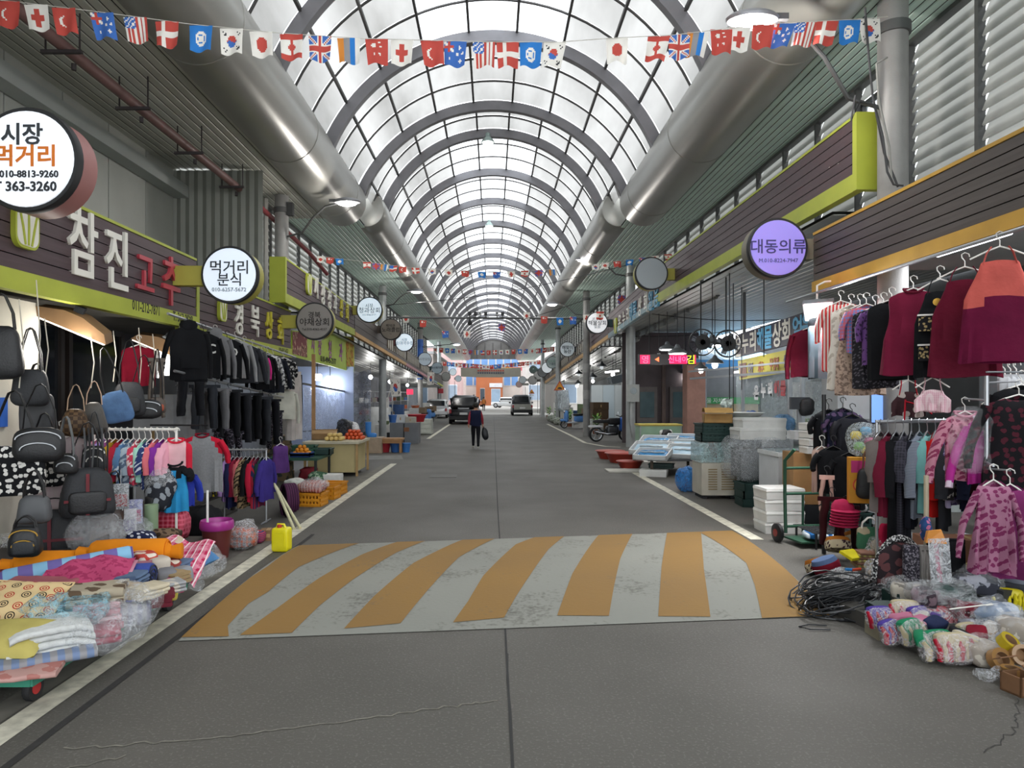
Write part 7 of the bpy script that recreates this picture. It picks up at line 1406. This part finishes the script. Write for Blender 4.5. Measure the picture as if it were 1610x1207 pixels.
for i in range(3): soft('vegetable_bag', ['green leafy vegetables in a bag under the green table', 'white radishes in a bag by the orange crates', 'red sack under the green table'][i], 'vegetables', Vector(((-3.6, 14.4, .16), (-3.85, 13.6, .12), (-4.0, 15.2, .18))[i]), (.4, .36, .3), [PT('speckle', '#3a5a44', '#8fa38a', 12), M('#c4c6c0', .6, .1, 6), M('#8a2430', .7, .15, 5)][i], 0, .7, .04, 7, 53 + i)
OC = M('#d08a1a', .5, .1, 3)
for i, (px, py, z) in enumerate(((487, 797, 0), (509, 786, 0), (521, 778, 0), (487, 797, .24))):
    p = PZp(px, py) + Vector((0, .2, z)); crate('bright orange plastic crate by the kerb, %s' % ['nearest', 'middle', 'farthest', 'on top of the nearest'][i], p, .42, .36, .23, OC, R(-8), 'orange crates') if i < 3 else soft('wrapped_pack', 'red packs under clear film on the nearest orange crate', 'pack', p + Vector((0, 0, .08)), (.44, .34, .18), PT('stripe', '#8f4a42', '#b98a80', 6), R(-8), .45, .03, 7, 58)
film('white film over the red packs on the crate', PZp(487, 797) + Vector((.02, .2, .35)), (.5, .4, .22), 59, op=.35); foambox('white foam box behind the orange crates', PZp(512, 770) + Vector((0, .5, 0)), .4, .34, .26)
# grey plastic drape beyond the banner, bench, cabinets, flag
dr = thing('plastic_curtain', 'grey translucent plastic drape beside the pale pillar', 'plastic curtain', (-5.0, 27.5, 0)); MB().grid(lambda u, v: (-1.3 + 1.5 * u, .2 * math.sin(u * 12) * .3, 2.9 - .4 * (1 - u) - v * 2.4), 24, 8).build('sheet', clear('#a9b0c4', .6, .15, 'curtain_film2'), dr, smooth=80)
bn = thing('wooden_bench', 'rough wooden bench on the kerb with tubs beneath', 'bench', PZp(605, 712) + Vector((-.1, .3, 0))); MB().box((0, 0, .44), (1.35, .5, .06)).build('bench_top', M('#b0855c', .7, .15, 4), bn)
for x in (-.6, .6):
    for y in (-.2, .2): MB().box((x, y, .21), (.08, .08, .42)).build('leg', M('#a3784f', .7), bn)
MB().box((0, -.22, .36), (1.3, .03, .1)).build('apron_rail', M('#a3784f', .7), bn)
for i, (dx, c, nm) in enumerate(((-.35, '#8a4a40', 'brown tub under the wooden bench'), (.05, '#a02430', 'red tub under the wooden bench'), (.4, '#2c5a9a', 'blue tub under the wooden bench'), (.75, '#3a7ac4', 'blue tub right of the wooden bench'))): basin(nm, bn.location + Vector((dx, .05, 0)), .19 if i != 3 else .15, .3 if i != 0 else .16, M(c, .5), group='tubs by the bench')
gc = thing('steel_cabinet', 'grey steel cabinet at the kerb behind the bench', 'cabinet', PZp(640, 697) + Vector((-.1, .3, 0))); MB().box((0, 0, .4), (1.1, .9, .8)).build('body', M('#74767a', .5, .1, 3, 0, .3), gc); MB().box((0, -.46, .4), (.04, .02, .76)).build('door_gap', BLK, gc); MB().box((.1, -.47, .55), (.2, .03, .16)).build('handle', M('#8a5a3a', .6), gc)
g2 = thing('white_cabinet', 'white drawer cabinet farther along the left kerb', 'cabinet', (-3.35, 33.5, 0)); MB().box((0, 0, .38), (.9, .9, .7)).build('body', M('#b9bcb2', .5, .1, 3), g2)
for z in (.18, .4, .62): MB().box((0, -.46, z), (.8, .02, .19)).build('drawer', M('#c4c7bd', .5), g2)
for i, (dx, dy, c, w_, h_, nm) in enumerate(((-.5, 0, '#3a6ab0', .34, .3, 'blue pot on the steel cabinet'), (-.2, .2, '#d6d8da', .5, .3, 'white carton on the steel cabinet'), (.2, .1, '#b7b0a2', .4, .22, 'beige parcel on the steel cabinet'), (.35, .8, '#b0202c', .8, .3, 'wide red basin beyond the steel cabinet'))):
    p = gc.location + Vector((dx, dy, .8)); basin(nm, p, w_ / 2, h_, M(c, .5), group='tubs on the cabinet') if i in (0, 3) else carton(nm, p, w_, .4, h_, M(c, .7), tape=False)
ex = thing('fire_extinguisher', 'red fire extinguisher beside the pale pillar', 'extinguisher', (-4.1, 28.8, .35)); MB().lathe([(.1, 0), (.11, .05), (.11, .5), (.08, .58), (.03, .62), (.03, .68)], 18).build('cylinder', M('#b01c24', .4), ex); MB().box((0, -.02, .7), (.06, .14, .06)).build('handle', BLK, ex); MB().lathe([(.111, .2), (.111, .4)], 18).build('label_band', M('#d6d6d2', .6), ex)
tag(MB().box((0, 0, .17), (.5, .5, .34)).build('stand_block', DKB, None, (-4.1, 28.9, 0)), 'dark block under the fire extinguisher', 'block')
boots = thing('rubber_boot', 'pair-less bright blue rubber boot upside by the drape', 'boot', PZp(570, 690, .5) + Vector((0, 1, 0))); MB().tube([(0, 0, .5), (0, 0, .15), (.05, 0, .06)], [.1, .09, .09], 12).build('shaft', M('#2f7ac4', .4), boots); superq(.16, .09, .08, .6).build('foot', M('#2f7ac4', .4), boots, (.12, 0, .06), smooth=70)
tag(MB().box((0, 0, .25), (1.0, .8, .5)).build('stall_box', M('#a3907a', .7), None, PZp(570, 690, .5) * Vector((1, 1, 0)) + Vector((0, 1, 0))), 'beige box under the blue boot', 'box')
nf = thing('wall_flag', 'white national flag on a slanted pole by the pale pillar', 'flag', PXp(609, 625, -4.35)); MB().tube([(0, 0, -.1), (.35, -.1, 1.15)], .016, 6).build('flag_pole', HW, nf); flag(nf, Vector((.32, -.1, .78)), .44, .72, 'kor', 7, lean=.05)
nf2 = thing('wall_flag', 'white national flag farther along the left row', 'flag', (-4.2, 44.2, 2.5)); MB().tube([(0, 0, -.1), (.35, -.1, 1.0)], .016, 6).build('flag_pole', HW, nf2); flag(nf2, Vector((.3, -.1, .8)), .44, .8, 'kor', 9)
wv = thing('white_switchbox', 'white switch box on the pale pillar', 'switch box', (-4.36, 28.95, 1.55)); MB().box((0, 0, 0), (.1, .16, .4)).build('case', HW, wv); MB().box((.055, 0, 0), (.01, .12, .3)).build('cover', M('#c9ccce', .4), wv)
# ================================================================= VEHICLES
GLSB = M('#15191d', .08, .1, 2, 0, 0, .8); RED_L = M('#a0202a', .3); PLT = M('#d6d8d6', .5)
def car(name, label, loc, w, L, h, col, kind='suv', rz=0, bed=None):
    r = thing(name, label, 'car', loc, rz); pm = M(col, .3, .06, 2, 0, .25, .6); hl = h * .55
    b = superq(w / 2, L / 2, (hl - .25) / 2, .22, 28, 14); b.v = [(x * (1 - .06 * max(0, z)), y, z + .25 + (hl - .25) / 2) for x, y, z in b.v]; b.build('body', pm, r, smooth=50)
    y0, y1 = {'suv': (-L / 2 + .15, L * .22), 'pickup': (-L * .08, L * .24), 'sedan': (-L * .3, L * .22)}[kind]
    c = superq(w / 2 * .9, (y1 - y0) / 2, (h - hl) / 2 + .06, .35, 28, 12); c.v = [(x * (1 - .16 * max(-.3, z) / (h - hl)), y * (1 - .12 * z / (h - hl)) + (y0 + y1) / 2, z + (h + hl) / 2 - .04) for x, y, z in c.v]; cb_ = c.build('cabin', pm, r, smooth=50)
    MB().box((0, y0 + .0, (h + hl) / 2 + .02), (w * .68, .06, (h - hl) * .62), 0, R(-8)).build('rear_window', GLSB, cb_)
    for s in (-1, 1): MB().box((s * w * .435, (y0 + y1) / 2, (h + hl) / 2 + .02), (.06, (y1 - y0) * .8, (h - hl) * .55), 0, 0, s * R(9)).build('side_window', GLSB, cb_)
    for s in (-1, 1):
        MB().box((s * w * .44, -L / 2 + .05, hl * .82), (.14, .12, .24)).build('tail_light', RED_L, r); MB().box((s * (w / 2 + .1), y1 * .75, hl + .12), (.18, .1, .14)).build('mirror', BLK, r)
        for y in (-L * .31, L * .32):
            t = MB().lathe([(.2, -.1), (.33, -.1), (.35, -.06), (.35, .06), (.33, .1), (.2, .1), (.2, -.1)], 24, (0, 0, 0), 'x').build('wheel', M('#141416', .8), r, (s * (w / 2 - .1), y, .35)); MB().lathe([(.21, -.08), (.05, -.1), (.01, -.1)], 18, (0, 0, 0), 'x').build('hub', HC, t); MB().lathe([(.21, .08), (.05, .1), (.01, .1)], 18, (0, 0, 0), 'x').build('hub', HC, t)
    MB().box((0, -L / 2 - .03, .42), (w * .94, .14, .2)).build('bumper', M('#1d1e20', .6) if kind != 'sedan' else pm, r); MB().box((0, -L / 2 - .06, hl * .68), (.5, .03, .14)).build('number_plate', PLT, r)
    if bed: MB().box((0, -L / 2 - .02, hl * .78), (w * .8, .05, hl * .5)).build('tailgate', M(bed, .4), r)
    return r
p = PZp(729, 667); sv = car('pickup_truck', 'black double cab pickup parked on the left', (p.x, p.y + 2.4, 0), 1.94, 5.0, 1.84, '#17191d', 'suv')
for s in (-1, 1): MB().tube([(s * .6, -1.8, 1.86), (s * .6, .9, 1.86)], .03, 8).build('roof_rail', BLK, sv)
MB().box((0, -2.52, 1.02), (.7, .02, .08)).build('badge', M('#a9abad', .3), sv)
p = PZp(821.5, 653.5); car('pickup_truck', 'silver and black pickup parked on the right', (p.x, p.y + 2.4, 0), 1.9, 4.9, 1.86, '#3a3c40', 'pickup', 0, '#9a9a92')
p = PZp(702, 652); car('parked_car', 'white car half hidden behind the black pickup', (p.x - .2, 58, 0), 1.8, 4.4, 1.5, '#d4d6d8', 'sedan')
car('parked_car', 'white car across the bright street', (2.0, 100, 0), 1.8, 4.4, 1.5, '#d4d6d8', 'sedan', R(70)); car('parked_car', 'second white car at the end of the bright street', (4.2, 112, 0), 1.8, 4.4, 1.5, '#c9ccd0', 'sedan', R(80))
# ================================================================= PEOPLE
def person(label, loc, rz, cols, scale=1.0, bagc=None):
    top, sl, leg, shoe = [cloth(c) for c in cols]; skin = M('#b98a70', .6, .05, 6); hair = M('#17140f', .7, .2, 12, .4)
    J = {}; E = []
    def j(n, x, y, z, r_, par=None): J[n] = (len(J), (x, y, z), r_); par and E.append((J[par][0], J[n][0]))
    j('pel', 0, 0, .86, .145); j('sp', 0, .02, 1.02, .135, 'pel'); j('ch', 0, .04, 1.2, .15, 'sp'); j('nk', 0, .05, 1.37, .055, 'ch'); j('h0', 0, .06, 1.43, .07, 'nk'); j('h1', 0, .065, 1.5, .088, 'h0'); j('h2', 0, .055, 1.56, .06, 'h1')
    for s, n in ((-1, 'l'), (1, 'r')):
        f = -1 if n == 'l' else 1
        j(n + 'sh', s * .165, .04, 1.29, .068, 'ch'); j(n + 'el', s * .225, -.02 + .03 * f, 1.06, .052, n + 'sh'); j(n + 'wr', s * .245, .05 - .09 * (f < 0), .85, .034, n + 'el'); y = J[n + 'wr'][1][1]
        j(n + 'pa', s * .25, y + .01, .8, .034, n + 'wr')
        for k in range(4): j(n + 'f%d' % k, s * .25, y + .035 - .02 * k, .755, .0095, n + 'pa'); j(n + 'g%d' % k, s * (.245 - .012), y + .033 - .02 * k, .715 + .008 * abs(k - 1.3), .0085, n + 'f%d' % k)
        j(n + 't0', s * .235, y + .045, .785, .011, n + 'pa'); j(n + 't1', s * .225, y + .06, .75, .009, n + 't0')
        j(n + 'hp', s * .085, 0, .8, .1, 'pel')
        if n == 'l': j('lk', -.09, .12, .46, .068, 'lhp'); j('la', -.09, .14, .09, .045, 'lk'); j('lt', -.09, .25, .04, .04, 'la')
        else: j('rk', .09, .0, .45, .068, 'rhp'); j('ra', .09, -.19, .15, .045, 'rk'); j('rt', .09, -.11, .04, .038, 'ra')
    me = bpy.data.meshes.new('person'); v = sorted(J.values(), key=lambda a: a[0]); me.from_pydata([a[1] for a in v], E, []); o = bpy.data.objects.new('person', me); COL.objects.link(o)
    md = o.modifiers.new('skin', 'SKIN'); md.use_smooth_shade = True
    for i, a in enumerate(v): me.skin_vertices[0].data[i].radius = (a[2], a[2] * (.75 if a[0] < 3 else 1)); me.skin_vertices[0].data[i].use_root = i == 0
    o.modifiers.new('sub', 'SUBSURF').levels = 2
    dg = bpy.context.evaluated_depsgraph_get(); m2 = bpy.data.meshes.new_from_object(o.evaluated_get(dg)); bpy.data.objects.remove(o); m2.name = 'person_body'
    m2.materials.clear(); [m2.materials.append(m) for m in (top, sl, leg, shoe, skin)]
    for p_ in m2.polygons:
        x, y, z = p_.center; ax = abs(x)
        p_.material_index = 3 if z < .1 else (1 if ax > .185 and z > .86 else (4 if ax > .185 and z > .66 else (2 if z < .8 else (0 if z < 1.35 else 4))))
    r = thing('person', label, 'person', loc, rz); r.scale = (scale,) * 3
    b = link('body', m2, r); hr = superq(.1, .105, .1, .9, 18, 12).build('hair', hair, r, (0, .04, 1.53), smooth=80)
    for s in (-1, 1): superq(.012, .02, .03, .9, 8, 6).build('ear', skin, r, (s * .092, .065, 1.49), smooth=80); superq(.012, .008, .008, .9, 8, 6).build('eye', BLK, r, (s * .032, .15, 1.505), smooth=80)
    superq(.012, .018, .022, .9, 8, 6).build('nose', skin, r, (0, .155, 1.48), smooth=80); superq(.025, .006, .006, .9, 8, 6).build('mouth', M('#8a4a44', .6), r, (0, .145, 1.445), smooth=80)
    vs_ = body_grid(.36, .52, 1.12, .135, 5, .05, 0, 24, 10, .012, .07); vs_.build('vest', top, r, (0, .035, 1.37), smooth=70)
    return r
p = PZp(748, 705.5); pr = person('person in a navy vest walking away with a dark bag', (p.x, p.y, 0), 0, ('#20243c', '#9a3440', '#1b1b20', '#d2cfc2'), 1.0)
bgp = thing('carried_bag', 'dark plastic bag swinging from the walking person', 'bag', (p.x + .3, p.y + .08, .78)); b = superq(.12, .09, .22, .7, 18, 12); b.v = [(x * (1 - 1.6 * max(0, z)), y, z) for x, y, z in b.v]; b.wob(.02, 9, 3).build('sack', M('#1f2228', .4, .2, 8), bgp, (.02, 0, -.25), (0, R(-10), 0), 70); MB().tube([(-.03, 0, .0), (0, 0, -.08)], .02, 8).build('handles', M('#1f2228', .4), bgp)
person('distant person in an orange top by the bright street', (-1.05, 80, 0), R(180), ('#b5703c', '#8a5a3c', '#2a2a30', '#3a3a3c')); person('distant person in dark clothes by the bright street', (-1.75, 82, 0), R(170), ('#2a2c34', '#2a2c34', '#1c1c20', '#2a2a2c'))
# ================================================================= WARNING SIGNS, BANNER, STREET END
def warn(px, py, w, label):
    Y = .76 * F / w; p = P(px, py, Y); r = thing('warning_sign', label, 'road sign', (p.x, Y, 0)); z = p.z; a = .38
    tri = lambda s: [(-a * s, z - a * .62 * s), (a * s, z - a * .62 * s), (0, z + a * 1.05 * s)]
    MB().prism(tri(1), -.02, .0).build('plate', M('#b8321f', .5), r); MB().prism(tri(.76), -.026, -.018).build('yellow_field', M('#d9921c', .5), r)
    MB().prism([(-.17, z - .14), (.17, z - .14), (.1, z - .05), (.04, z - .02), (-.04, z - .02), (-.1, z - .05)], -.03, -.024).build('hump_symbol', BLK, r); MB().box((0, -.01, z - .42), (.5, .02, .16)).build('text_plate', M('#c9ccd0', .5), r); MB().tube([(0, .03, 0), (0, .03, z + .2)], .035, 10).build('post', POST, r)
warn(880, 608, 18.5, 'yellow triangular road hump sign on the right'); warn(836, 616, 9, 'smaller yellow triangular sign farther down the street')
bn_ = thing('cloth_banner', 'beige cloth banner across the far end of the arcade', 'banner', (-.25, 84, 4.6)); MB().grid(lambda u, v: (-3.6 + 7.2 * u, .06 * math.sin(u * 20), .55 - 1.1 * v - .1 * math.sin(u * PI)), 30, 4).build('sheet', M('#9d988c', .8, .1, 1), bn_, smooth=80)
for i, (z, c) in enumerate(((.22, '#b5483c'), (-.06, '#4a5060'))):
    for k in range(12): MB().box((-1.5 + k * .27, -.09, z - .06), (.19, .01, .17)).build('glyph', M(c, .7), bn_)
for s in (-3.6, 3.6): MB().tube([(s, 0, .5), (s * 1.72, 0, 1.0)], .015, 5).build('rope', BLK, bn_)
struct('floor_street', MB().add([(-60, 66, .006), (60, 66, .006), (60, 260, .006), (-60, 260, .006)], [(0, 1, 2, 3)]), M('#a5a29d', .9, .12, .5), None, 'bright concrete street beyond the arcade')
ar_ = thing('entrance_arch', 'red and yellow lettered arch beyond the banner', 'arch', (0, 101, 0)); MB().box((0, 0, 5.6), (8.4, .4, .5)).build('beam', M('#c8485a', .5), ar_); MB().box((2.2, -.02, 5.6), (3.6, .4, .4)).build('yellow_panel', M('#d9a23a', .5), ar_)
for s in (-4.1, 4.1): MB().box((s, 0, 2.7), (.35, .35, 5.4)).build('post', M('#c9b7b2', .6), ar_)
def bldg(label, x, y, w, d, h, wall, wins, name='building', doorx=None):
    r = thing(name, label, 'building', (x, y, 0)); MB().box((0, 0, h / 2), (w, d, h)).build('wall', M(wall, .8, .1, .5), r)
    for (wx, wz, ww, wh, c) in wins:
        f = MB().box((wx, -d / 2 - .03, wz), (ww, .08, wh)).build('window', M('#c9ccd0', .6), r); MB().box((wx, -d / 2 - .08, wz), (ww * .92, .04, wh * .92)).build('pane', M(c, .15, .15, .6), f)
    MB().box((0, -.1, h + .1), (w * 1.03, d, .25)).build('roof_edge', M('#8f8f90', .7), r); return r
gb_ = bldg('glass fronted building facing the end of the arcade', 0, 128, 13, 6, 11, '#b9b2ac', [(-4.2 + 1.35 * k, 4.6 + 2.6 * m, 1.2, 2.3, '#5f86b8') for k in range(7) for m in range(2)], 'glass_building')
ob = bldg('orange brick shop with white sign at the street end', -.6, 122, 4.6, 3, 5.0, '#b06a44', [(-1.2, 1.9, .8, 2.2, '#3a4650'), (1.1, 1.6, 1.6, 2.6, '#8fa9c0')], 'orange_shop'); MB().box((1.1, -1.6, 3.5), (2.2, .2, .7)).build('shop_sign', M('#d2d6dc', .5), ob)
bldg('pinkish shop row at the left end of the street', -12.5, 112, 15, 12, 9, '#b79a98', [(3.0, 2.2, 2.5, 2.4, '#8a98a8'), (6, 2.2, 2.2, 2.4, '#8a98a8'), (3, 6, 2, 1.6, '#7d8fa3'), (6, 6, 2, 1.6, '#7d8fa3')]); bldg('pale shop row at the right end of the street', 12.5, 112, 15, 12, 9, '#b5b0ac', [(-3.0, 2.2, 2.5, 2.4, '#8a98a8'), (-6, 2.2, 2.2, 2.4, '#8a98a8'), (-3, 6, 2, 1.6, '#7d8fa3'), (-6, 6, 2, 1.6, '#7d8fa3')])
bldg('side building beyond the last left shops', -9.5, 82, 7, 24, 6, '#a39a96', [(2.2, 2, 1.6, 2, '#6d7c8c')]); bldg('side building beyond the last right shops', 9.8, 82, 7, 24, 6, '#a39f9a', [(-2.2, 2, 1.6, 2, '#6d7c8c')])
# ================================================================= FAR SHOP GOODS
rr = random.Random(21)
lampL = []
for i, (x, y, z) in enumerate(((-5.6, 32, 2.7), (-5.6, 38, 2.6), (-5.5, 45, 2.5), (-5.5, 52, 2.3), (6, 35, 2.9), (6, 42, 2.7), (6, 50, 2.5), (5.8, 57, 2.3))):
    r = thing('pendant_lamp', 'bright bare lamp over the far %s shops, %s from the front' % ('left' if x < 0 else 'right', ORD[i % 4]), 'lamp', (x, y, z), 0, 'bare lamps of the far shops'); superq(.1, .1, .1, 1, 12, 8).build('bulb', glow('#ffffff', 10), r, smooth=80); zc_ = (3.8 - .028 * (y - 16.3) if x < 0 else fzR(y)); MB().tube([(0, 0, .08), (0, 0, zc_ + .03 - z)], .012, 5).build('cord', BLK, r); lightpt((x, y, z - .2), 55, (1, .98, .95), .15)
cols = ['#8a3a34', '#3a5a8a', '#b9b4a8', '#5a6a4a', '#a3835c', '#c9cccc', '#6a4a5a', '#3a3c40', '#8f9aa3', '#b5603c', '#6f8f4a', '#d0d2d0']
cn = ['brick red', 'blue', 'beige', 'sage', 'brown', 'white', 'plum', 'black', 'grey', 'rust', 'leaf green', 'off-white']
for sd, nm in ((-1, 'left'), (1, 'right')):
    n = 0
    for y in [31.5 + 2.1 * k for k in range(13)]:
        if sd > 0 and y < 33: continue
        c = (n * 5 + (2 if sd > 0 else 0)) % 12; x = sd * (4.9 + .5 * ((n * 7) % 3)); w_, h_ = .7 + .2 * (n % 3), .55 + .25 * ((n * 3) % 4)
        (carton if n % 3 else foambox)('%s box on the ground, %s of the far %s row' % (cn[c] if n % 3 else 'white foam', ORD[n], nm), (x, y, 0), w_, .6, h_, *(([M(cols[c], .7)] if n % 3 else [])), **({'tape': False} if n % 3 else {}))
        if n % 2 == 0: basin('%s basin on top of the %s box of the far %s row' % (cn[(c + 3) % 12], ORD[n], nm), (x, y, h_), .28, .16, M(cols[(c + 3) % 12], .5), group='basins of the far shops')
        n += 1
# upright goods racks in the dim left shops
for k in range(5):
    y = 32.5 + 3.6 * k; r = thing('goods_rack', 'tall rack of small goods, %s in the far left shops' % ORD[k], 'rack', (-6.2, y, 0))
    for x in (-.5, .5): MB().box((x, 0, 1.05), (.05, .05, 2.1)).build('upright', HC, r)
    for z in (.4, .95, 1.5, 2.05): MB().box((0, 0, z), (1.05, .5, .03)).build('shelf', HC, r)
    for q in range(12): MB().box((-.38 + .25 * (q % 4), -.1, .52 + .55 * (q // 4)), (.18, .2, .16 + .1 * rr.random())).build('goods', M(rr.choice(cols), .6), r)
red = thing('hanging_sign', 'small red lit sign in the far left shops', 'sign', (-4.75, 40, 2.05)); MB().box((0, 0, 0), (.36, .1, .3)).build('case', glow('#e02a4a', 1.5), red); MB().tube([(0, 0, .15), (0, 0, 1.1)], .01, 5).build('cord', BLK, red)
red2 = thing('hanging_sign', 'red round sign near the last left pillar', 'sign', (-4.48, 60, 2.2)); MB().box((0, 0, 0), (.46, .1, .4)).build('case', M('#b8283a', .5), red2); MB().tube([(0, 0, .2), (0, 0, .6)], .01, 5).build('cord', BLK, red2)
for k in range(3):
    mo = dup(st, (-4.1 - .1 * k, 43 + 2.6 * k, 0), R(80 + 14 * k), 'parked scooter, %s in the far left row' % ORD[k])
    mo['group'] = 'scooters in the far left row'
# right far: white foam board wall, cartons, plants
fw = thing('foam_board_wall', 'white and pale blue board wall behind the motorcycle', 'partition', (6.9, 37, 0))
for k in range(6): MB().box((-.9 + .62 * k - .5, 0, 1.25), (.6, .05, 2.3)).build('board_panel', M('#b9c9d2' if k % 2 else '#c6d0d4', .6, .05, 1), fw)
for k in range(4): carton('brown carton in the stack before the white boards, %s from the bottom' % ORD[k], (5.35, 35.2, .38 * k), .8, .6, .37, M('#54412f', .8), R(3 * k), group='brown cartons before the boards')
for k, (x, y) in enumerate(((4.55, 41.6), (4.4, 48), (4.2, 52.5), (4.9, 33.2))):
    r = thing('potted_plant', 'leafy green potted plant, %s along the right kerb' % ORD[k], 'plant', (x, y, 0), 0, 'potted plants along the right kerb'); MB().lathe([(.15, 0), (.2, .3), (.21, .34), (.18, .34)], 16).build('pot', M('#8a5238', .7), r)
    for q in range(26):
        a = q * 2.4; rad = .08 + .25 * ((q * 7) % 10) / 10; MB().add([(0, -.03, 0), (.14, -.05, .1), (.26, 0, .08), (.14, .05, .1), (0, .03, 0)], [(0, 1, 2, 3, 4)]).build('leaf', M('#4f8a34' if q % 3 else '#7fae3c', .6, .15, 6), r, (rad * .4 * math.cos(a), rad * .4 * math.sin(a), .36 + .02 * q), (0, R(-35 + (q * 13) % 50), a))
for k in range(6): soft('vegetable_sack', 'white sack of vegetables, %s along the far right kerb' % ORD[k], 'sack', (4.05 + .25 * (k % 2), 44 + 1.3 * k, .22), (.5, .45, .44), PT('speckle', '#a9ada4', '#6f7a68', 8), 0, .7, .04, 6, 600 + k)
for k in range(3): tag(superq(.3, .1, .7, .6).wob(.1, 3, k).build('plastic_drape', clear('#c9d2d8', .6, .2, 'drape_film'), None, (4.45, 43.5 + 1.5 * k, 1.5)), 'grey plastic drape hanging at the far right, %s' % ORD[k], 'plastic sheet')
awn = thing('metal_duct', 'silver foil duct under the far right canopy', 'duct', (6.0, 31.5, 2.7)); MB().box((0, 0, 0), (1.6, .5, .34), R(10), 0, R(-14)).build('duct_body', M('#c2ccd2', .25, .1, 3, 0, .7), awn); MB().tube([(.5, 0, .15), (.5, 0, 1.2)], .012, 5).build('strap', BLK, awn)
stl = thing('tube_lamp', 'bright tube lamp beside the pale right pillar', 'lamp', (4.55, 25.9, 2.72)); MB().tube([(-.4, 0, 0), (.1, -.1, .05)], .03, 8).build('tube', glow('#ffffff', 10), stl); MB().tube([(0, 0, .03), (0, 0, 1.7)], .01, 5).build('cord', BLK, stl)
# notices on the grey pillar
for k, z in enumerate((3.1, 1.9)): tag(MB().lathe([(.162, -.2), (.162, .2)], 20, (0, 0, 0)).build('paper_notice', M('#a5a3a2', .7), None, (4.25, 31.8, z)), 'pale paper notice wrapped on the grey pillar, %s' % ['upper', 'lower'][k], 'notice')
# overhead wires
for k, (a, b_, sag) in enumerate((((-4.4, 29, 5.6), (4.9, 25.4, 6.6), .25), ((4.9, 25.3, 5.9), (-1.5, 31, 4.6), .2), ((4.55, 20, 4.2), (8.6, 20.5, 4.1), .1), ((5.1, 25.4, 4.0), (8.8, 22, 4.1), .12))):
    a, b_ = Vector(a), Vector(b_); tag(MB().tube([(b_ - a) * (t / 10) - Vector((0, 0, sag * math.sin(PI * t / 10))) for t in range(11)], .012, 5).build('overhead_wire', BLK, None, a), ['wire crossing the street between the second pillars', 'wire running from the pale right pillar to the camera pole', 'black wire under the canopy before the seafood sign', 'thick black cable under the canopy beside the pale pillar'][k], 'wire')
